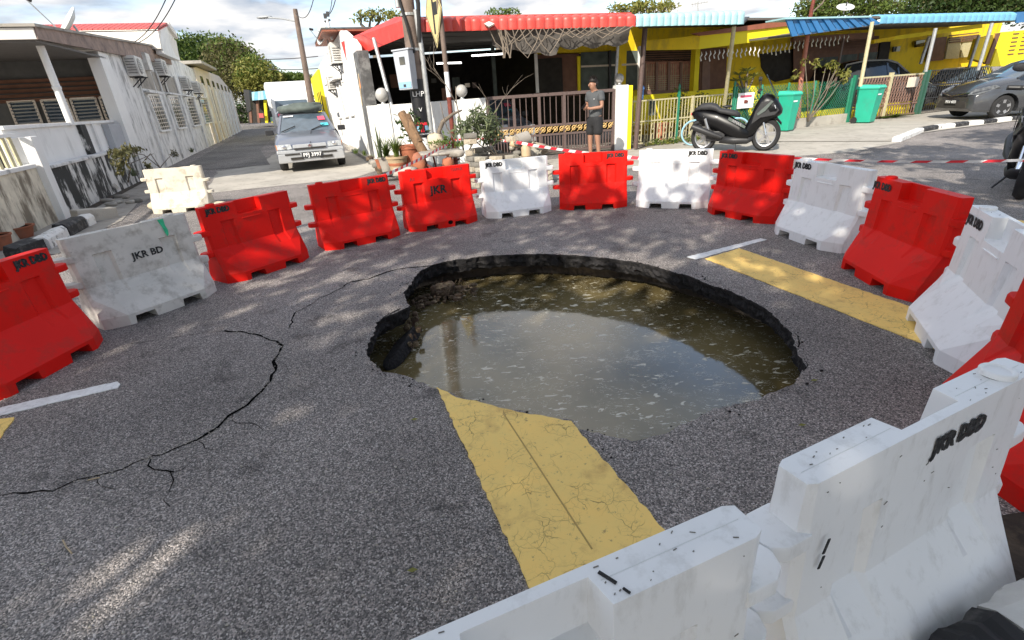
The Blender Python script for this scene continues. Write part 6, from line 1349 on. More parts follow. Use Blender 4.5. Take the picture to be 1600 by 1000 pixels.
# road sign
SG = empty('road_sign', V(712, 252, 11.6), 'rusty sign post carrying a yellow diamond warning sign seen almost edge-on', 'sign'); SG.location.z = 0
sx_, sy_ = V(712, 252, 11.6).x, 11.6; lean = V(692, 60, 11.6)-Vector((sx_, sy_, 0)); 
pt_ = lambda z: Vector((sx_, sy_, 0))+lean*(z/lean.z)
for z0, z1, mt in ((0, 1.2, 'pole_rust'), (1.2, 1.5, 'pole_rust'), (1.5, 1.98, 'paint_white'), (1.98, 3.9, 'pole_brown')):
    b = MB(); b.tube([pt_(z0), pt_(z1)], .048+.001*z0, 10); b.build('post', M[mt], SG, smooth=True)
R0_, D0_, L0_ = V(689.5, 12, 11.45), V(683, 75, 11.62), V(664.5, 22, 12.05); T0_ = R0_+L0_-D0_
b = MB(); nS = (R0_-D0_).cross(L0_-D0_).normalized(); nS = nS if nS.y < 0 else -nS; b.slab([R0_, D0_, L0_, T0_], nS*-.012); sp = b.build('sign_plate', M['sign_yellow'], SG)
ctr = (R0_+L0_)/2; hx = (R0_-L0_)/2; hz = (T0_-D0_)/2
def sq(x0, x1, z0, z1): return [ctr+hx*x+hz*z+nS*.003 for x, z in ((x0, z0), (x1, z0), (x1, z1), (x0, z1))]
b = MB(); b.slab(sq(-.10, .08, -.62, .62), nS*-.002); b.build('symbol', M['sign_black'], sp); b = MB(); b.slab(sq(.08, .50, -.12, .22), nS*-.002); b.build('symbol', M['sign_black'], sp)
b = MB()
for p_, q_ in ((R0_, D0_), (D0_, L0_), (L0_, T0_), (T0_, R0_)): a_ = ctr.lerp(p_, .93)+nS*.002; c_ = ctr.lerp(q_, .93)+nS*.002; b.bar(a_, c_, .012, .002, up=nS)
b.build('sign_border', M['sign_black'], sp)
# far poles and wires
LP = empty('street_lamp', V(484, 160, 22), 'leaning wooden lamp pole with a small arm above the yellow house end', 'street lamp'); LP.location.z = 0
b = MB(); b.tube([V(489, 175, 22)*1.0, V(462, 20, 22), V(461, 14, 22)], [.13, .09, .08], 10); b.build('pole', M['pole_brown'], LP, smooth=True)
b = MB(); b.tube([V(461, 33, 22), V(440, 29, 22.3), V(420, 27.5, 22.6)], .03, 6); b.build('arm', M['galv'], LP); b = MB(); b.ball(V(413, 27, 22.7), .12, 12, 6, (2.6, 1, .5)); b.build('lamp_head', M['galv'], LP, smooth='all')
PP = empty('service_pole', V(516, 70, 19), 'short white pole with insulators on the roof edge right of the alley', 'pole'); b = MB(); b.tube([V(519, 62, 19), V(511, 30, 19)], .045, 8); b.build('pole', M['paint_white'], PP); b = MB(); b.bar(V(507, 34, 19), V(516, 31, 19), .05); b.box(V(508, 25, 19), (.08, .08, .14)); b.box(V(512, 22, 19), (.08, .08, .14)); b.build('insulator', M['black_satin'], PP)
def wire(a, c, sag, label, r=.014, n=16):
    a, c = Vector(a), Vector(c); b = MB(); b.tube([a.lerp(c, i/n)-up*sag*4*(i/n)*(1-i/n) for i in range(n+1)], r, 5, False); o = b.build('overhead_wire', M['black_satin'], smooth='all'); tag(o, label, 'wire', 'overhead service wires')
wire(V(461, 20, 22), V(492, -12, 16), .35, 'overhead wire curving up from the lamp pole top at its right', .012)
wire(V(508, 24, 19), V(527, -14, 14), .15, 'overhead wire rising from the insulators to the right', .012); wire(V(512, 22, 19), V(520, -14, 13), .1, 'second thin wire rising steeply from the insulators', .010)
wire(V(404, 93, 40), V(497, 88, 40), .05, 'upper horizontal wire crossing the alley in front of the trees', .03); wire(V(420, 108, 40), V(497, 107, 40), .05, 'lower horizontal wire crossing the alley in front of the trees', .03)
wire(V(205, 68, 18), V(262, -8, 14), .15, 'left one of two parallel wires rising from the white terrace house roof', .012); wire(V(215, 67, 18), V(277, -8, 14), .15, 'right one of two parallel wires rising from the white terrace house roof', .012)
wire(V(560, 18, 20), V(566, 30, 20), .0, 'stub of aerial wire above the red end fascia', .01)
AN = empty('tv_aerial', V(1091, 22, 22), 'thin television aerial above the aqua canopy', 'aerial'); b = MB(); b.tube([V(1091, 24, 22), V(1090, 3, 22)], .02, 5); b.build('mast', M['galv'], AN)
b = MB(); b.tube([V(1080, 7, 22), V(1106, 3, 22)], .012, 5)
for i in range(6): q = V(1082+i*4.5, 6.7-.6*i, 22); b.tube([q-vec(0, 0, .09), q+vec(0, 0, .09)], .008, 4)
b.build('aerial_element', M['galv'], AN)['kind'] = 'stuff'
dish(V(1318, 22, 24), (-.1, -.45, .9), .34, 'white satellite dish above the deep blue canopy', arm=.3, mast=.1)
# ---- cream gate and fences on the right
CG = empty('garden_gate', BF.at(0, 0), 'cream steel fence and gate with looped ironwork beside the yellow pillar', 'gate')
cgz = 1.12
segs = [(0.12, 1.55), (1.62, 3.45)]
for k0, k1 in segs:
    for z in (.08, .62, cgz): b = MB(); b.bar(BF.at(k0, z), BF.at(k1, z), .035, .03, up=BF.n); b.build('rail', M['cream_metal'], CG)
    n_ = int((k1-k0)/.10)
    for i in range(n_+1):
        k = k0+(k1-k0)*i/n_; b = MB(); b.bar(BF.at(k, .08), BF.at(k, cgz), .016, .016, up=BF.n); b.build('gate_bar', M['cream_metal'], CG)
        if i % 2 == 0 and i < n_:
            for zc in (.22, .48):
                lp = MB(); pts = [BF.at(k+.05+.035*math.cos(a), zc+.085*math.sin(a), .012) for a in [j*math.pi/5 for j in range(11)]]; lp.tube(pts, .008, 4); lp.build('iron_loop', M['cream_metal'], CG)
for k, mt, h in ((.06, 'galv', 1.2), (1.58, 'green_metal', 1.32), (2.05, 'cream_metal', 1.15), (3.5, 'green_metal', 1.30)):
    b = MB(); b.bar(BF.at(k, 0, .01), BF.at(k, h, .01), .055, .055, up=BF.n); b.build('gate_post', M[mt], CG); 
    if mt == 'green_metal': b = MB(); b.lathe([(.0001, .16), (.03, .10), (.035, .05), (.02, 0)], BF.at(k, h, .01), 8); b.build('finial', M['green_metal'], CG)
MF = empty('mesh_fence', BF.at(3.6, 0), 'green chain-link fence on a low concrete kerb behind the scooter and bins', 'fence')
k0, k1 = 3.55, 8.35
b = MB(); wbox(BF, k0, k1, 0, .28, -.10, .04, b); b.build('kerb_wall', M['concrete_pale'], MF, bevel=.01)
for k in (3.6, 4.55, 5.6, 6.7, 8.3):
    b = MB(); b.tube([BF.at(k, .2), BF.at(k, 1.30)], .035, 8); b.build('fence_post', M['green_metal'], MF, smooth=True)
ms = MB(); st_ = .10
n_ = int((k1-k0)/st_)
for i in range(-11, n_+1):
    for s in (1, -1):
        ka, za = k0+i*st_, .30; kb, zb = ka+.95, 1.25
        if s < 0: ka, kb = kb, ka
        lo, hi = k0, k1
        def clip(ka, za, kb, zb):
            if min(ka, kb) >= hi or max(ka, kb) <= lo: return None
            t0, t1 = 0, 1
            d = kb-ka
            ta, tb = (lo-ka)/d, (hi-ka)/d
            if ta > tb: ta, tb = tb, ta
            t0, t1 = max(t0, ta), min(t1, tb)
            if t0 >= t1: return None
            return ka+d*t0, za+(zb-za)*t0, ka+d*t1, za+(zb-za)*t1
        c_ = clip(ka, za, kb, zb)
        if c_: ms.bar(BF.at(c_[0], c_[1], .002*s), BF.at(c_[2], c_[3], .002*s), .009, .006, up=BF.n)
ms.build('wire_mesh', M['green_metal'], MF)['kind'] = 'stuff'
b = MB(); wbox(BF, 3.62, 4.22, .72, 1.12, .05, .062, b); FS = b.build('fence_sign', M['sticker_white']); tag(FS, 'white painted notice board with red print hung on the green chain-link fence', 'sign')
b = MB(); wbox(BF, 3.70, 4.12, 1.0, 1.06, .063, .066, b); b.build('red_print', M['sticker_red'], FS); b = MB(); b.ball(BF.at(3.88, .89, .064), .08, 12, 6, (1.3, .1, .6)); b.build('dark_print', M['pole_rust'], FS, smooth='all')
BG = empty('grille_gate', BF.at(8.5, 0), 'brown grille gate of small loops between green posts in front of the black cars', 'gate')
k0, k1 = 8.45, 11.75; zt = 1.28
for z in (.06, .40, zt): b = MB(); b.bar(BF.at(k0, z, .03), BF.at(k1, z, .03), .05, .04, up=BF.n); b.build('rail', M['cream_metal'] if z > 1 else M['shutter_brown'], BG)
gr = 0
for i in range(24):
    k = k0+(k1-k0)*(i+.5)/24
    b = MB(); b.bar(BF.at(k, .06, .03), BF.at(k, zt, .03), .020, .02, up=BF.n); b.build('gate_bar', M['shutter_brown'], BG)
    for j in range(5):
        zc = .53+j*.165; b = MB(); b.tube([BF.at(k+.062+.05*math.cos(a), zc+.075*math.sin(a), .045) for a in [m_*math.pi/4 for m_ in range(9)]], .010, 4); b.build('iron_loop', M['shutter_brown'], BG)
for k, mt in ((k0-.05, 'green_metal'), ((k0+k1)/2, 'cream_metal'), (k1+.05, 'dark_green_metal'), (k1+.25, 'dark_green_metal')): b = MB(); b.bar(BF.at(k, 0, .03), BF.at(k, 1.38, .03), .10, .10, up=BF.n); b.build('gate_post', M[mt], BG)
b = MB(); wbox(BF, 10.9, 11.25, .9, 1.2, .08, .22, b); b.build('letter_box', M['cream_wall'], BG, bevel=.01)
BM_ = empty('grille_gate', BF.at(12.2, 0), 'black patterned gate in front of the black saloon, right of the green post', 'gate')
for i in range(26):
    k = 12.15+i*.13; b = MB(); b.bar(BF.at(k, .1), BF.at(k, 1.35), .018, .02, up=BF.n); b.build('gate_bar', M['black_satin'], BM_)
for z in (.1, .5, .9, 1.35): b = MB(); b.bar(BF.at(12.1, z), BF.at(15.5, z), .03, .03, up=BF.n); b.build('rail', M['black_satin'], BM_)
for i in range(12):
    k = 12.3+i*.26; b = MB(); b.tube([BF.at(k+.1*math.cos(a), 1.12+.1*math.sin(a), .02) for a in [m_*math.pi/5 for m_ in range(11)]], .012, 4); b.build('iron_loop', M['black_satin'], BM_)
SP = empty('painted_post', V(1244, 196, 13.6), 'salmon-painted slender tree-like pole standing by the green bins', 'pole'); SP.location = G(1247, 199)
q0 = G(1245, 199); b = MB(); b.tube([q0, V(1252, 120, q0.y), V(1262, 55, q0.y)], [.085, .07, .06], 10); b.build('trunk', M['pole_salmon'], SP, smooth=True); b = MB(); b.tube([V(1262, 56, q0.y), V(1268, 15, q0.y), V(1276, -20, q0.y)], [.06, .05, .04], 8); b.build('upper_trunk', M['pole_rust'], SP, smooth=True)
b = MB(); b.tube([V(1266, 22, q0.y), V(1285, 5, q0.y), V(1292, -8, q0.y)], [.025, .02, .015], 6); b.build('branch', M['pole_brown'], SP, smooth=True)
# sports board/ buckets by the yellow gate
# ---- planter of stacked pavers
BP = empty('brick_planter', G(785, 268), 'ring planter stacked from loose old concrete bricks, half collapsed, behind the white barrier', 'planter')
cB = Vector((V(782, 255, 9.35).x, 9.35, 0)); r = random.Random(11); bs = {}
for nm, mt in (('a', 'brick_old'), ('b', 'brick_tan'), ('c', 'brick_dark')):
    b = MB(); b.box((0, 0, 0), (.225, .11, .082)); o = b.build('brick', M[mt], bevel=.010); me_b = o.data; bpy.data.objects.remove(o); bs[nm] = me_b
def brick(loc, rz, tilt=(0, 0)):
    o = bpy.data.objects.new('brick', bs[r.choice('aaabbc')]); COL.objects.link(o); o.parent = BP; o.location = Vector(loc)-BP.location; o.rotation_euler = (tilt[0], tilt[1], rz); return o
for row in range(8):
    nb = 13; z = .043+row*.088
    for i in range(nb):
        a = 2*math.pi*(i+.5*(row % 2))/nb; front = math.sin(a) < .35
        lim = 7 if math.cos(a) < .1 else 5.2+1.2*math.sin(a*3)
        if math.cos(a) > .55 and row > 4: continue
        if row >= lim or (row > 5 and r.random() < .35): continue
        R_ = .56+r.uniform(-.025, .025); brick(cB+vec(R_*math.cos(a), R_*math.sin(a)*.85, z), a+math.pi/2+r.uniform(-.09, .09), (r.uniform(-.03, .03), r.uniform(-.03, .03)))
for i in range(22): brick(cB+vec(r.uniform(.45, .82), r.uniform(-.45, .2), r.uniform(.05, .62)), r.uniform(0, 3.1), (r.uniform(-.5, .5), r.uniform(-.5, .5)))
for u, v, y, rz in ((800, 217, 9.1, .1), (735, 221, 9.1, .0), (735, 212, 9.1, .05)): brick(V(u, v, y), rz)
b = MB(); b.lathe([(.0001, .5), (.45, .48), (.50, .0)], cB, 16); b.build('planting_soil', M['soil'], BP)
for i, (u, v, s, mt, nm, lab) in enumerate(((822, 222, .26, 'concrete', 'concrete_pipe', 'short grey concrete pipe stub lying on top of the brick planter'),)):
    b = MB(); c = V(u-6, v-2, 9.1); b.tube([c-vec(.1, .06, .0), c+vec(.1, .06, .04)], .115, 16); b.tube([c-vec(.108, .065, .002), c-vec(.099, .059, .0)], .07, 14); o = b.build(nm, M['concrete'], smooth=True); tag(o, lab, 'pipe')
RK = empty('rubble_heap', V(832, 235, 9.2), 'stones and jars heaped at the right side of the brick planter', 'rubble')
for i in range(22):
    u = r.uniform(800, 848); v = r.uniform(222, 256); b = MB(); b.rock((0, 0, 0), (r.uniform(.1, .2), .12, r.uniform(.08, .14)), i); o = b.build('stone', M[r.choice(['concrete', 'brick_old', 'ceramic_tan', 'brick_dark'])], RK, smooth='all', local=True); o.location = V(u, v, 9.0+r.uniform(-.1, .15))-RK.location
b = MB(); c = V(822, 236, 8.75); b.lathe([(.06, -.1), (.08, -.08), (.08, .06), (.05, .1)], c, 14); tag(b.build('ceramic_jar', M['ceramic_tan'], smooth=True), 'small tan ceramic jar on the right of the brick planter', 'jar')
# ---- vegetation helpers
def leaves(name, mt, parent, centres, radii, n, size, seed=1, flat=.0, aspect=2.2, droop=0, kind=None, shell=.35, local=False):
    g_ = np.random.default_rng(seed); C_ = np.array([tuple(c) for c in centres]); R_ = np.array([tuple(q) if hasattr(q, '__len__') else (q, q, q) for q in radii])
    w = R_.prod(1)**(2/3); idx = g_.choice(len(C_), n, p=w/w.sum()); d = g_.normal(size=(n, 3)); d /= np.linalg.norm(d, axis=1)[:, None]
    rad = (shell+(1-shell)*g_.random(n))**.6; 
    P_ = C_[idx]+d*R_[idx]*rad[:, None]*(1+.12*g_.normal(size=(n, 1)))
    ax = g_.normal(size=(n, 3)); ax[:, 2] = ax[:, 2]*(1-flat)-droop; ax /= np.linalg.norm(ax, axis=1)[:, None]
    nn_ = g_.normal(size=(n, 3))+np.array([0, 0, .8]); bx = np.cross(ax, nn_); bx /= np.linalg.norm(bx, axis=1)[:, None]
    s = size*(.6+.8*g_.random(n))[:, None]
    q = np.stack([P_-ax*s*.5, P_+bx*s*.5/aspect, P_+ax*s*.5, P_-bx*s*.5/aspect], 1).reshape(-1, 3)
    off = np.zeros(3)
    if parent is not None and not local: off = np.array(tuple(parent.location))
    me = bpy.data.meshes.new(name); me.vertices.add(4*n); me.vertices.foreach_set('co', (q-off).ravel()); me.loops.add(4*n); me.loops.foreach_set('vertex_index', np.arange(4*n)); me.polygons.add(n); me.polygons.foreach_set('loop_start', np.arange(0, 4*n, 4)); me.update(calc_edges=True); me.validate()
    me.materials.append(M[mt]); o = bpy.data.objects.new(name, me); COL.objects.link(o); o.parent = parent; tag(o, kind=kind); return o
def tree(loc, h, crown, label, mt='leaf_dark', n=5000, size=.35, seed=1, cat='tree', name='tree', trunk_r=.25, group=None, mt2=None, shell=.35):
    loc = Vector(loc); T = empty(name, loc, label, cat, group); r = random.Random(seed); b = MB(); fork = loc+up*h*.42
    b.tube([loc, loc+vec(.1, .05, h*.2), fork], [trunk_r, trunk_r*.8, trunk_r*.62], 10)
    for c, R_ in crown:
        c = Vector(c); m_ = fork.lerp(c, .55)+vec(r.uniform(-.3, .3), r.uniform(-.3, .3), r.uniform(-.2, .4)); b.tube([fork-up*.1, m_, c], [trunk_r*.42, trunk_r*.28, trunk_r*.1], 6)
        for _ in range(3):
            R3 = R_ if hasattr(R_, '__len__') else (R_, R_, R_); e_ = c+Vector((r.uniform(-.8, .8)*R3[0], r.uniform(-.8, .8)*R3[1], r.uniform(-.5, .8)*R3[2])); b.tube([m_.lerp(c, .6), e_], [trunk_r*.12, trunk_r*.03], 5)
    b.build('trunk', M['wood_branch'], T, smooth='all'); leaves('crown', mt, T, [c for c, R_ in crown], [R_ for c, R_ in crown], n, size, seed, shell=shell)
    if mt2: leaves('crown', mt2, T, [Vector(c)+up*(R_[2] if hasattr(R_, '__len__') else R_)*.35 for c, R_ in crown], [tuple(np.array(R_ if hasattr(R_, '__len__') else (R_,)*3)*.8) for c, R_ in crown], n//4, size, seed+50, shell=.7)
    return T
# shade trees over the near road, behind and beside the camera
tree((-5.2, -6.2, 0), 7.5, [((-5.5, -6.5, 6.2), (2.6, 2.4, 1.3)), ((-3.2, -5.0, 5.6), (2.3, 1.9, 1.0)), ((-7.6, -4.6, 5.6), (2.2, 2.2, 1.1)), ((-1.2, -6.6, 6.4), (2.3, 2.0, 1.1)), ((-4.6, -3.2, 5.2), (1.9, 1.4, .8)), ((-2.6, -8.0, 7.2), (2.2, 2.0, 1.0)), ((-8.4, -7.4, 6.4), (2.0, 2.0, 1.0)), ((-6.0, -1.6, 6.0), (1.8, 1.1, .8)), ((-3.6, -1.5, 6.2), (1.7, 1.2, .8)), ((-1.5, -1.8, 6.3), (1.5, 1.2, .8))], 'broad roadside shade tree behind and left of the camera, shading the road', 'leaf_mid', 8600, .36, 21, 'tree', 'shade_tree')
tree((3.6, -4.4, 0), 7, [((1.6, -3.4, 5.6), (2.1, 1.8, 1.0)), ((4.2, -2.4, 5.6), (2.2, 1.8, 1.0)), ((1.8, -.9, 5.3), (1.8, 1.3, .7)), ((5.8, -.2, 6.0), (2.0, 1.7, .9)), ((.0, -1.6, 5.0), (1.3, 1.0, .6)), ((3.4, 1.6, 6.3), (1.6, 1.4, .7)), ((6.4, 2.4, 7.0), (1.4, 1.4, .7)), ((-1.6, -3.4, 5.4), (1.5, 1.2, .7)), ((3.0, -5.6, 6.2), (2.2, 1.6, .9))], 'roadside shade tree behind and right of the camera, shading the near barriers', 'leaf_mid', 6400, .36, 22, 'tree', 'shade_tree')
# far trees
def cr(px): # crown blobs from photo pixel centre, distance, radii in m
    return [(V(u, v, y), R_) for u, v, y, R_ in px]
tree(V(330, 190, 75), 9, cr([(300, 88, 75, (4.2, 3, 2.4)), (325, 92, 74, (4.2, 3, 2.6)), (348, 100, 73, (3.6, 3, 2.8)), (300, 108, 73, (3.6, 3, 2.6)), (330, 118, 73, (3.8, 3, 2.8)), (280, 92, 75, (2.2, 2, 1.6)), (288, 80, 76, (3, 2, 1.3))]), 'large dark spreading rain tree beyond the cream terrace row', 'leaf_dark', 15000, .42, 3, mt2='leaf_mid')
tree(V(370, 190, 68), 8, cr([(362, 96, 68, (3.0, 2.4, 2.4)), (378, 108, 67, (2.8, 2.4, 2.6)), (350, 84, 69, (2.6, 2, 1.5)), (384, 124, 67, (2.4, 2, 2.0)), (368, 128, 67, (2.6, 2, 2.2))]), 'olive-topped tree between the rain tree and the alley end', 'leaf_olive', 9000, .38, 4, mt2='leaf_mid')
tree(V(405, 190, 62), 7, cr([(398, 112, 62, (2.2, 2, 1.5)), (408, 122, 61, (2.3, 2, 1.6)), (418, 128, 61, (1.8, 2, 1.1)), (392, 128, 61, (1.8, 2, 1.2))]), 'bright green tree above the blue-roofed house at the end of the alley', 'leaf_yellow', 7000, .34, 5, mt2='leaf_mid')
tree(V(450, 190, 64), 6, cr([(440, 123, 64, (1.8, 1.5, .7)), (455, 122, 64, (2, 1.5, .6)), (472, 124, 64, (1.6, 1.5, .5))]), 'low distant tree line just above the white van', 'leaf_mid', 3500, .34, 6)
tree(V(1010, 120, 34), 6, cr([(1012, 12, 34, (1.5, 1.2, .42)), (1040, 12, 34, (.9, 1, .38)), (985, 16, 34, (1.0, 1, .3)), (965, 12, 34, (.7, 1, .25)), (1000, 7, 34, (.6, 1, .3))]), 'sparse yellow-green treetop showing above the red and aqua canopies', 'leaf_yellow', 900, .24, 7, shell=.1)
tree(V(590, 120, 30), 5, cr([(580, 22, 30, (.8, .8, .35)), (600, 24, 30, (.9, .8, .3)), (565, 28, 30, (.5, .6, .3)), (625, 24, 30, (.7, .8, .25))]), 'thin yellowish shrub top above the red end fascia', 'leaf_yellow', 420, .22, 8, shell=.1)
tree(V(780, 120, 36), 5, cr([(780, 20, 36, (1.0, .8, .25)), (795, 20, 36, (.8, .8, .25))]), 'small treetop peeping over the middle of the red canopy', 'leaf_mid', 300, .22, 9)
tree(V(1265, 120, 40), 7, cr([(1268, 14, 40, (1.4, 1, .7)), (1300, 8, 40, (1.6, 1.4, .9)), (1335, 4, 40, (1.5, 1.4, 1.0)), (1360, 14, 40, (1.6, 1.4, .6)), (1385, 12, 40, (1.2, 1.4, .6)), (1285, 20, 40, (1.8, 1.4, .4))]), 'feathery green tree above the deep blue canopy', 'leaf_mid', 5200, .24, 10, shell=.1, mt2='leaf_olive')
tree(V(1500, 120, 48), 9, cr([(1440, 12, 48, (2.4, 2, 1.0)), (1475, 2, 48, (3.0, 2, 1.7)), (1515, -2, 48, (3.2, 2, 2.0)), (1560, -6, 48, (3.2, 2, 2.2)), (1600, -8, 48, (3.2, 2, 2.2)), (1530, 12, 48, (4, 2, .9)), (1580, 12, 48, (4, 2, .8)), (1640, -4, 48, (3, 2, 2))]), 'dense dark green tree mass above the pale blue canopy at the right', 'leaf_dark', 15000, .32, 11, mt2='leaf_olive')
# hedge closing the far end of the alley
HG = empty('hedge', (-34, 84, 0), 'dark hedge closing the far end of the alley behind the blue-roofed house', 'hedge')
leaves('foliage', 'leaf_dark', HG, [(-60+4*i, 84+i*.3, 1.6) for i in range(16)], [(3.2, 1.5, 2.0)]*16, 9000, .55, 77)
b = MB(); b.slab([(-62, 85, 0), (4, 90, 0), (4, 90, 2.6), (-62, 85, 2.6)], (0, .3, 0)); tag(b.build('far_wall', M['concrete']), 'plain grey wall behind the hedge at the far end of the alley', 'wall')
# garden plants
def plant(loc, label, parts, name='plant', cat='plant', stems=(), stem_r=.012, group=None, pot=None):
    Pn = empty(name, loc, label, cat, group)
    if stems:
        b = MB()
        for s_ in stems: b.tube(s_, [stem_r*(1-.6*i/(len(s_)-1)) for i in range(len(s_))], 5)
        b.build('stem', M['wood_branch'], Pn, smooth='all')
    for i, (mt, cs, rs, n, size, asp, dr) in enumerate(parts): leaves('foliage', mt, Pn, cs, rs, n, size, 31+i+int(abs(loc[0])*10), aspect=asp, droop=dr, shell=.05)
    return Pn
y = 9.4; c0 = V(745, 200, y)
plant(cB+up*.5, 'drooping narrow-leaved shrub growing out of the brick planter', [('leaf_dusty', [c0, V(765, 195, y), V(728, 205, y), V(750, 182, y), V(768, 210, y)], [.30, .24, .24, .2, .2], 900, .15, 5, .7)], stems=[[cB+up*.4, V(750, 215, y), V(752, 185, y)], [cB+up*.4, V(735, 215, y), V(728, 195, y)], [cB+up*.4, V(765, 218, y), V(772, 198, y)]])
# bare branches
r = random.Random(8); bb = MB()
def branch(p, d, L_, rad, depth):
    pts = [p]; q = Vector(p)
    for i in range(4):
        d = (d+Vector((r.uniform(-.35, .35), r.uniform(-.2, .2), r.uniform(-.15, .3)))).normalized(); q = q+d*L_/4; pts.append(q)
        if depth > 0 and i > 0 and r.random() < .75: branch(q, (d+Vector((r.uniform(-1, 1), r.uniform(-.4, .4), r.uniform(-.2, .8)))).normalized(), L_*.6, rad*.55, depth-1)
    bb.tube(pts, [rad*(1-.15*i) for i in range(5)], 5)
BT = empty('bare_shrub', G(722, 262), 'leafless branching shrub beside the rusty sign post', 'shrub')
branch(V(725, 240, 10.9), Vector((.1, 0, 1)), 1.3, .022, 3); branch(V(718, 235, 10.9), Vector((-.2, 0, 1)), 1.0, .018, 2); branch(V(730, 240, 10.9), Vector((.4, 0, .9)), 1.0, .018, 3)
bb.tube([V(690, 232, 11.2), V(686, 205, 11.2), V(692, 190, 11.2), V(708, 178, 11.2), V(722, 172, 11.2)], [.05, .045, .045, .03, .015], 8)
bb.build('branch', M['wood_branch'], BT, smooth='all')
# log, slab, pots
LG = empty('leaning_log', V(660, 235, 10.8), 'rough split log leaning to the left in front of the utility pole', 'log')
b = MB(); b.tube([V(627, 176, 11.1), V(640, 200, 11.0), V(652, 222, 10.9), V(666, 245, 10.8)], [.085, .10, .10, .095], 9); b.build('log', M['stump_wood'], LG, smooth=True); b = MB(); b.tube([V(637, 178, 11.0), V(645, 200, 10.95), V(656, 222, 10.85)], [.05, .07, .07], 8); b.build('split_piece', M['stump_wood'], LG, smooth=True)
def pot(loc, r0, r1, h, mt, label, band=None, group='plant pots by the low white wall', plant_=None):
    Pt = empty('plant_pot', loc, label, 'plant pot', group); b = MB(); b.lathe([(r0, 0), (r1*.97, h*.86), (r1*1.06, h*.88), (r1*1.08, h), (r1*.95, h), (r1*.9, h*.9)], loc, 20); b.build('pot', M[mt], Pt, smooth=True); b = MB(); b.lathe([(.0001, h*.9), (r1*.92, h*.9)], loc, 16); b.build('soil', M['soil'], Pt)
    if band: b = MB(); k = .55; rr_ = r0+(r1*.97-r0)*k; b.lathe([(rr_+.001-.012, h*.42), (rr_+.006, h*.52), (rr_+.016, h*.64), (rr_+.014, h*.66)], loc, 20); b.build('band', M[band], Pt, smooth=True)
    return Pt
p1 = V(622, 258, 11.1); p1.z = .05; pot(p1, .15, .22, .38, 'ceramic_tan', 'tan striped ceramic pot holding long grassy leaves', 'terracotta')
p2 = V(606, 255, 11.6); p2.z = .05; pot(p2, .14, .2, .34, 'concrete', 'grey-green pot left of the striped pot')
p3 = V(643, 262, 11.3); p3.z = 0; pot(p3, .16, .22, .62, 'terracotta', 'tall brown glazed jar pot behind the leaning log')
p4 = V(596, 268, 12.0); p4.z = .1; pot(p4, .07, .10, .2, 'terracotta', 'small terracotta pot at the foot of the white side wall')
def grass_tuft(loc, h, n, mt, label, seed=1, name='grass_plant', spread=.35, w=.02):
    g_ = random.Random(seed); Pn = empty(name, loc, label, 'plant'); b = MB()
    for i in range(n):
        a = g_.uniform(0, 6.28); l = h*g_.uniform(.6, 1.1); s = g_.uniform(.2, 1)*spread; d = Vector((math.cos(a), math.sin(a), 0)); q = Vector((-d.y, d.x, 0)); p = Vector(loc)+d*g_.uniform(0, .06); vs = []
        for k in range(5):
            t_ = k/4; c = p+d*s*t_*t_+up*l*(t_-.35*t_*t_*s/spread); ww = w*(1-t_)**.7/2+.001; vs += [c+q*ww, c-q*ww]
        b.add(vs, [(2*k, 2*k+1, 2*k+3, 2*k+2) for k in range(4)])
    o = b.build('blade', M[mt], Pn, smooth='all'); o['kind'] = 'stuff'; return Pn
grass_tuft(p1+up*.35, .55, 90, 'leaf_mid', 'long grassy green leaves in the striped pot', 3); grass_tuft(p2+up*.3, .50, 80, 'leaf_mid', 'grassy green leaves in the pot nearest the white side wall', 4)
grass_tuft(p1+vec(-.4, .25, .35), .75, 16, 'leaf_dusty', 'tall sparse upright leaves against the white corner post', 5, spread=.15, w=.035)
plant(V(650, 205, 11.6), 'thin dark-leaved shrub against the low white wall behind the log', [('leaf_dark', [V(628, 190, 11.9), V(645, 185, 11.9), V(636, 205, 11.9), V(655, 200, 11.8)], [.22, .2, .25, .2], 110, .14, 3, .2)], stems=[[V(645, 235, 11.9), V(636, 205, 11.9), V(628, 183, 11.9)], [V(645, 235, 11.9), V(650, 200, 11.9), V(648, 180, 11.9)]])
plant(V(700, 230, 11.9), 'small green shrub at the foot of the wall between pole and sign', [('leaf_mid', [V(695, 220, 11.9), V(705, 225, 11.9)], [.2, .16], 160, .10, 3, .2)])
plant(V(690, 225, 10.7), 'low dusty herbs growing on the round stone slab', [('leaf_mid', [V(690, 222, 10.7), V(718, 226, 10.6)], [(.3, .2, .06), (.14, .2, .06)], 180, .07, 2.5, 0)])
TB = empty('stone_table', V(688, 250, 10.6), 'round grey stone slab on a rusty frame in front of the sign post', 'table'); c = V(688, 238, 10.6); b = MB(); b.lathe([(.0001, -.03), (.44, -.03), (.46, 0), (.44, .03), (.0001, .03)], c, 26); b.build('slab', M['concrete'], TB, bevel=.008, smooth=True)
for dx, dy in ((-.32, -.15), (.32, -.15), (-.2, .3), (.2, .3)): b = MB(); b.bar(c+vec(dx, dy, -.03), c+vec(dx*.7, dy, -c.z+.02), .035, .035); b.build('leg', M['pole_rust'], TB)
b = MB(); b.bar(c+vec(-.4, -.2, -.12), c+vec(.1, -.25, -.42), .03); b.bar(c+vec(.4, -.2, -.12), c+vec(-.1, -.25, -.42), .03); b.build('brace', M['pole_rust'], TB)
b = MB(); b.rock(V(681, 222, 10.9), (.36, .25, .36), 5); tag(b.build('white_sack', M['cloth_beige'], smooth='all'), 'pale sack slumped on the stone slab beside the pole foot', 'sack')
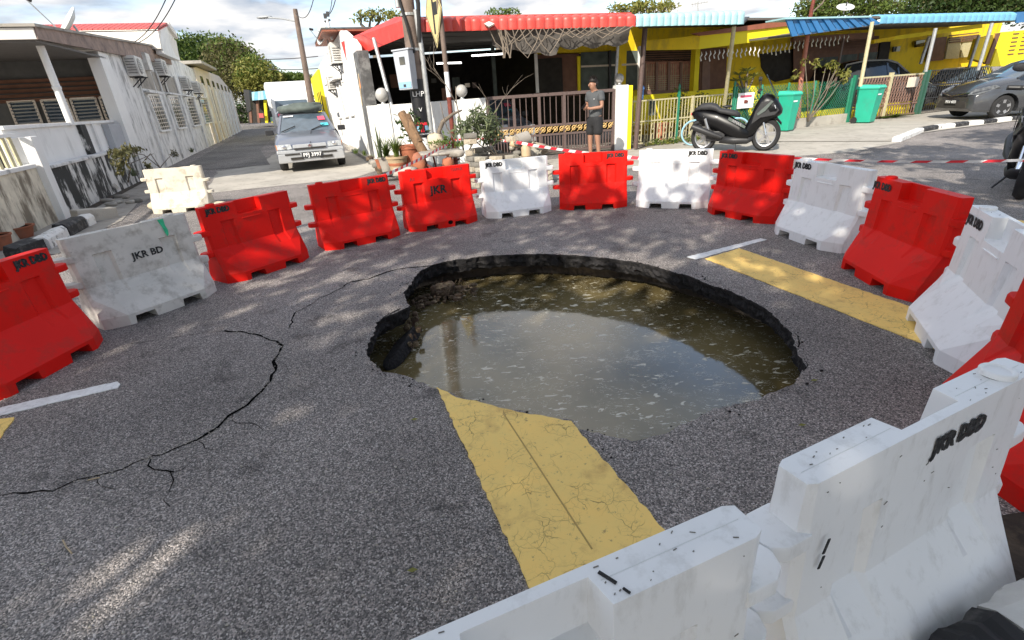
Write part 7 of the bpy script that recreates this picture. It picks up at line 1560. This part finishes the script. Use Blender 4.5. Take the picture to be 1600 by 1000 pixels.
for i, (u, v, y_, s, mt, lab) in enumerate(((632, 268, 10.2, (.5, .3, .18), 'concrete_pale', 'pale concrete block behind the red JKR barrier'), (612, 272, 10.6, (.4, .3, .12), 'black_satin', 'dark plastic tray beside the small terracotta pot'), (700, 255, 10.2, (.25, .2, .22), 'terracotta', 'broken terracotta shard pile under the stone slab'), (712, 240, 10.3, (.4, .2, .14), 'concrete', 'bent grey stone under the slab by the sign post'), (655, 255, 10.4, (.3, .2, .4), 'terracotta', 'rusty brown tin below the leaning log'))):
    b = MB(); b.rock(V(u, v, y_), s, i+40); tag(b.build('block', M[mt], smooth='all'), lab, 'block')
for i in range(9):
    u = 578+i*3.5; v = 246+i*4+r.uniform(-3, 3); y_ = 12.6-i*.15
    b = MB(); b.rock(V(u, v, y_), (.2, .15, .12), i+60); o = b.build('rubble_stone', M[r.choice(['brick_dark', 'concrete', 'soil_clay'])], smooth='all'); tag(o, ['first', 'second', 'third', 'fourth', 'fifth', 'sixth', 'seventh', 'eighth', 'ninth'][i]+' rubble stone from the car, in the drain by the white side wall', 'stone', 'stones in the drain beside the white side wall')
# drain with concrete lip by the car
b = MB(); b.slab([G(541, 232), G(548, 231), G(606, 262), G(596, 266)], up*.10); o = b.build('drain_lip', M['concrete_pale'], kind='structure')
sheet([(549,228),(562,226),(612,258),(606,263)], 'soil', 'drain_bed', z=.010)
for i, (u, v) in enumerate(((556, 240), (570, 243), (580, 250))): grass_tuft(V(u, v, 12.9)*1.0, .16, 26, 'leaf_mid', ['small weed in the drain nearest the silver-blue car', 'small weed in the middle of the drain by the side wall', 'small weed at the near end of the drain by the side wall'][i], 60+i, name='weed', spread=.12, w=.02)
# plants in the yellow garden
def bx(k, z, o): return BF.at(k, z, o)
plant(bx(1.2, 0, -.5), 'bushy yellow-green shrubs crowding behind the cream gate', [('leaf_yellow', [bx(1.9, .75, -.35), bx(2.4, .6, -.4), bx(2.9, .8, -.4), bx(2.0, 1.1, -.45), bx(2.6, 1.0, -.3)], [.34, .36, .34, .26, .26], 900, .09, 2.2, 0)], stems=[[bx(2.2, 0, -.4), bx(2.0, .8, -.4)], [bx(2.7, 0, -.4), bx(2.9, .9, -.4)]])
plant(bx(2.0, 0, .25), 'low weeds and litter along the foot of the cream gate', [('leaf_mid', [bx(.8+.5*i, .08, .18) for i in range(6)], [(.3, .15, .10)]*6, 800, .07, 2.5, 0), ('leaf_yellow', [bx(.5+.6*i, .06, .22) for i in range(5)], [(.3, .15, .08)]*5, 260, .07, 2.5, 0)], name='weeds', cat='weeds')
c = BF.p(1163, 120, -.2)
FR = empty('frangipani', bx(4.8, 0, -.3), 'small frangipani with a rosette of long leaves above the green fence', 'plant')
b = MB()
for u, v in ((1155, 118), (1168, 112), (1178, 120), (1150, 128), (1165, 128)): b.tube([BF.p(1168, 195, -.3), BF.p(1165, 150, -.3), BF.p(u, v, -.25)], [.05, .04, .022], 6)
b.build('stem', M['wood_branch'], FR, smooth='all')
for i, (u, v) in enumerate(((1155, 118), (1168, 112), (1178, 120), (1150, 128), (1165, 126))):
    cc_ = BF.p(u, v, -.25); lb = MB()
    for k in range(14):
        a = k*2*math.pi/14+i; d = Vector((math.cos(a), math.sin(a), .35+.4*((k*7) % 3)/3)).normalized(); q = d.cross(up).normalized(); L_ = .30; lb.add([cc_, cc_+d*L_*.5+q*.035, cc_+d*L_-up*.03, cc_+d*L_*.5-q*.035], [(0, 1, 2, 3)])
    lb.build('leaf_rosette', M['leaf_yellow'], FR)['kind'] = 'stuff'
plant(bx(3.7, 0, -.4), 'leafy climber and flowers behind the green chain-link fence', [('leaf_mid', [bx(3.9, .9, -.4), bx(4.4, .7, -.5), bx(5.2, .8, -.5), bx(6.2, .9, -.5), bx(7.2, .8, -.5)], [.3, .35, .3, .25, .3], 900, .10, 2.2, 0), ('leaf_yellow', [bx(4.2, 1.2, -.4), bx(5.6, 1.0, -.4)], [.2, .22], 160, .09, 2.2, 0)])
SH = [[G(1252, 197)+vec(.1, .1, 0), BF.p(1290, 140, .1)+vec(0, 0, 0), BF.p(1300+6*i, 100+8*i, .1)] for i in range(4)]
SH += [[BF.p(1262, 190, .2), BF.p(1262+i*9, 150, .15), BF.p(1258+i*16, 95+5*i, .1)] for i in range(5)]
plant(BF.p(1262, 192, .2), 'leggy shrub with bare pale stems and small leaf tufts beside the salmon pole', [('leaf_yellow', [s_[-1] for s_ in SH]+[BF.p(1242, 118, .1), BF.p(1275, 100, .1)], [.16]*(len(SH)+2), 260, .12, 2.6, .1)], stems=SH, stem_r=.022, name='leggy_shrub', cat='shrub')
g_t = grass_tuft(G(1395, 184), .16, 240, 'leaf_mid', 'patch of grass on the verge in front of the brown grille gate', 12, name='grass_patch', spread=1.0, w=.03)
g_t2 = grass_tuft(G(1378, 186), .12, 120, 'leaf_mid', 'smaller patch of grass on the verge nearer the green bin', 13, name='grass_patch', spread=.6, w=.03)
b = MB(); b.rock(G(1291, 191)+up*.1, (.35, .25, .22), 3); tag(b.build('black_bag', M['rubber'], smooth='all'), 'small black rubbish bag beside the upright green bin', 'bag')
TP = MB()
for i, (k, z) in enumerate(((.55, .55), (.75, .5))):
    pass
b = MB(); b.ball(BF.p(1003, 138, -.1), .07, 12, 8); b.tube([BF.p(1003, 139, -.1), BF.p(1004, 158, -.1)], [.05, .02], 8); tag(b.build('garden_hose_reel', M['blue_paint'], smooth='all'), 'blue hose fitting hanging at the top of the cream gate', 'hose')
SKT = empty('child_scooter', BF.at(.7, 0, -.5), 'small grey appliance standing behind the cream gate', 'appliance'); b = MB(); b.slab([BF.p(1017, 158, -.5), BF.p(1025, 157, -.5), BF.p(1026, 180, -.5), BF.p(1015, 181, -.5)], (0, .2, 0)); b.build('body', M['curtain_grey'], SKT, bevel=.02)
SKT.name = 'appliance'
p5 = BF.at(1.5, 0, -.55); pot(p5, .15, .2, .5, 'terracotta', 'terracotta pot behind the cream gate by its green post')
# ---- overhanging weeds on the left wall
q1 = LW.p(178, 240, .25)
WS = empty('wall_shrub', LW.at(4.4, 0, .3), 'scraggly weed with drooping leaf bunches growing from the mouldy wall foot', 'shrub'); st = [[LW.p(250, 262, .2), LW.p(225, 242, .5), LW.p(190, 236, .9)], [LW.p(250, 262, .2), LW.p(235, 240, .4), LW.p(222, 255, .9)], [LW.p(200, 285, .2), LW.p(205, 255, .4), LW.p(240, 240, .5)], [LW.p(250, 262, .2), LW.p(262, 248, .3), LW.p(270, 240, .3)]]
b = MB()
for s_ in st: b.tube(s_, [.014, .01, .006], 5)
b.build('stem', M['wood_branch'], WS, smooth='all'); leaves('foliage', 'leaf_olive', WS, [LW.p(188, 240, .9), LW.p(200, 236, .8), LW.p(192, 252, .9), LW.p(183, 262, .9), LW.p(232, 262, .9), LW.p(236, 275, .9), LW.p(272, 240, .3), LW.p(215, 234, .6)], [(.22, .2, .12), (.2, .2, .12), (.14, .12, .2), (.10, .1, .18), (.08, .08, .18), (.07, .07, .14), (.12, .1, .12), (.2, .15, .06)], 620, .10, 41, aspect=3.2, droop=.8, shell=.05)
for i, (u, v) in enumerate(((25, 352), (210, 275), (300, 238), (70, 345))): grass_tuft(LW.p(u, v, .15) if u > 100 else G(u, v)+vec(0, 0, .02), .22, 50, 'leaf_dusty', ['dry weed behind the round terracotta pot', 'weed at the foot of the mouldy wall', 'weed at the foot of the grilled side wall', 'dry weed beside the white gate post'][i], 70+i, name='weed', spread=.2, w=.02)
sheet([(-40,420),(0,360),(60,345),(95,338),(200,288),(240,275),(262,300),(215,318),(190,345),(150,365),(90,398),(30,400),(-40,440)], 'concrete', 'verge_ground', z=.006, amp=.04, seed=9)
sheet([(95,334),(198,286),(238,268),(242,277),(205,296),(110,346)], 'soil', 'gutter_soil', z=.010, amp=.03, seed=10)
pA = G(32, 372); pA.z = 0; pot(pA, .15, .2, .17, 'terracotta', 'wide round terracotta pot by the left boundary wall', group='terracotta pots at the left edge'); pB = G(4, 390); pB.z = 0; pot(pB, .11, .15, .2, 'terracotta', 'terracotta pot cut by the left edge of the photo', group='terracotta pots at the left edge')
kerb_run([G(22, 408), G(66, 392), G(98, 372), G(128, 356), G(142, 350)], .2, .17, 'kerb stones by the left boundary wall', ['black painted kerb stone end nearest the terracotta pots', 'broken white kerb stone by the left boundary wall', 'black painted kerb stone in the middle of the left kerb', 'short white kerb stone next to the loose beige block'], ['kerb_black', 'kerb_white'], 15, tilt=.8, gap=.02)
b = MB(); b.box(G(152, 345)+up*.10, (.55, .26, .2), Matrix.Rotation(1.05, 3, 'Z') @ Matrix.Rotation(.12, 3, 'Y')); tag(b.build('loose_block', M['concrete_pale'], bevel=.02), 'loose beige kerb block lying askew at the end of the left kerb', 'block')
_pos = ['farthest left', 'second from the left', 'third from the left', 'fourth from the left', 'fourth from the right', 'third from the right', 'second from the right', 'farthest right']
for i in range(8):
    b = MB(); p_ = G(160+7.5*i, r.uniform(300, 330)); b.rock(p_+up*.03, (r.uniform(.1, .35), .14, .08), i+80); tag(b.build('rubble_stone', M[r.choice(['concrete_pale', 'concrete', 'brick_dark'])], smooth='all'), 'flat piece of rubble beside the old beige barrier, '+_pos[i], 'stone', 'rubble pieces beside the old beige barrier')
b = MB(); b.slab([LW.p(176, 290, .45), LW.p(184, 296, .45), LW.p(186, 292, .5), LW.p(179, 286, .5)], up*.01); tag(b.build('litter_cup', M['paint_white']), 'white litter scrap lying in the gutter under the mouldy wall', 'litter')
# ---- kerb and soil at the near right corner
sheet(None, 'soil', 'verge_soil', z=.008, world=[tuple(G(*q))[:2] for q in ((1528,812),(1640,790),(1700,900),(1600,985),(1530,935))], amp=.03, seed=11)
def near_kerb(a, c, mt, lab, wd=.19):
    a, c = Vector(a), Vector(c); d = (c-a).normalized(); q = Vector((-d.y, d.x, 0)); prof = [(-wd/2, 0), (-wd/2, .07), (-wd*.33, .11), (wd*.30, .115), (wd/2, .08), (wd/2, 0)]; b = MB(); n_ = 8; vs = []; r = random.Random(5)
    for i in range(n_+1):
        for x, z in prof: vs.append(a.lerp(c, i/n_)+q*(x+r.uniform(-.006, .006))+up*(z*(1 if z == 0 else r.uniform(.92, 1.06))))
    b.add(vs, [(i*6+k, (i+1)*6+k, (i+1)*6+k+1, i*6+k+1) for i in range(n_) for k in range(5)]+[(0, 1, 2, 3, 4, 5), tuple(n_*6+k for k in (5, 4, 3, 2, 1, 0))]); o = b.build('kerb_stone', M[mt]); tag(o, lab, 'kerb stone', 'near kerb stones')
near_kerb(G(1490, 1100, .1), G(1577, 1035, .1), 'kerb_black', 'black painted kerb stone at the lower right corner below the near white barrier'); near_kerb(G(1581, 1032, .1), G(1700, 945, .1), 'kerb_white', 'white flaking kerb stone in the lower right corner')
# ---- warning tape
def tape(pts, label, w=.055, step=.12, slope=0):
    T_ = empty('warning_tape', pts[0], label, 'tape', 'red and white warning tape'); P_ = [Vector(p) for p in pts]; L_ = [0]
    for i in range(1, len(P_)): L_.append(L_[-1]+(P_[i]-P_[i-1]).length)
    def at(s):
        for i in range(1, len(P_)):
            if s <= L_[i] or i == len(P_)-1: return P_[i-1].lerp(P_[i], min(1, (s-L_[i-1])/max(1e-6, L_[i]-L_[i-1])))
    n_ = max(2, int(L_[-1]/step)); tw = lambda k: Vector((0, -math.sin(k*.23)*.5, 1)).normalized()*w/2
    for col in (0, 1):
        b = MB()
        for k in range(n_):
            if k % 2 != col: continue
            a, c = at(k*step), at((k+1)*step); b.add([a-tw(k), c-tw(k+1)+(c-a)*.0, c+tw(k+1)+(c-a)*.25, a+tw(k)+(c-a)*.25], [(0, 1, 2, 3)])
        o = b.build('red_stripe' if col == 0 else 'white_stripe', M['tape_red' if col == 0 else 'tape_white'], T_); o['kind'] = 'stuff'
def sagline(a, c, sag, n=14): a, c = Vector(a), Vector(c); return [a.lerp(c, i/n)-up*sag*4*(i/n)*(1-i/n) for i in range(n+1)]
tape(sagline(V(598, 275, 7.5), V(709, 219, 11.45), .03), 'red and white tape rising from the red barrier to the rusty sign post', .05)
tape(sagline(V(710, 219, 11.45), V(806, 223, 8.9), -.05), 'slack faint stretch of tape between the sign post and the brick planter', .04)
tape(sagline(V(806, 222, 8.85), V(1012, 248, 7.2), .03), 'red and white tape running from the brick planter past the man to the middle barriers', .045)
tape(sagline(V(1225, 246, 6.2), V(1660, 248, 5.2), .04, 18), 'red and white tape stretched to the right edge in front of the motorcycle wheel', .028, .16)
# ---- small debris on the road
def leaf_litter(u, v, mt, label, s=.02, rz=0, a=2.2):
    b = MB(); c = G(u, v)+up*.006; d = Vector((math.cos(rz), math.sin(rz), 0)); q = Vector((-d.y, d.x, 0)); b.add([c-d*s, c+q*s/a+up*.004, c+d*s+up*.003, c-q*s/a+up*.002], [(0, 1, 2, 3)]); o = b.build('fallen_leaf', M[mt]); tag(o, label, 'leaf', 'fallen leaves on the asphalt')
for a_ in ((648, 657, 'leaf_yellow', 'pale green fallen leaf left of the near yellow marking'), (1253, 666, 'leaf_yellow', 'yellow fallen leaf on the asphalt right of the sinkhole'), (645, 893, 'leaf_yellow', 'tiny yellow leaf on the asphalt left of the nearest barrier'), (1272, 596, 'leaf_yellow', 'tiny leaf near the right rim of the sinkhole')): leaf_litter(*a_)
b = MB(); b.tube([G(99, 845)+up*.004, G(105, 857)+up*.006, G(113, 866)+up*.004], .0028, 5); tag(b.build('twig', M['wood_pale']), 'pale dry grass stalk lying on the asphalt at the lower left', 'twig')
b = MB(); b.tube([G(138, 751)+up*.004, G(148, 749)+up*.005, G(156, 747)+up*.004], .0028, 5); tag(b.build('twig', M['wood_pale']), 'short white straw lying across the long road crack', 'twig')
r = random.Random(77); gm_ = MB()
for i in range(500):
    u, v = r.uniform(0, 1200), r.uniform(300, 990); p = G(u, v)
    if (p-CEN).length < 1.75: continue
    s = r.uniform(.003, .008); gm_.rock(p+up*s*.3, (s*1.4, s, s), i)
tag(gm_.build('loose_grit', M['concrete_pale'], smooth='all'), 'loose grit scattered over the asphalt', 'grit', kind='stuff')
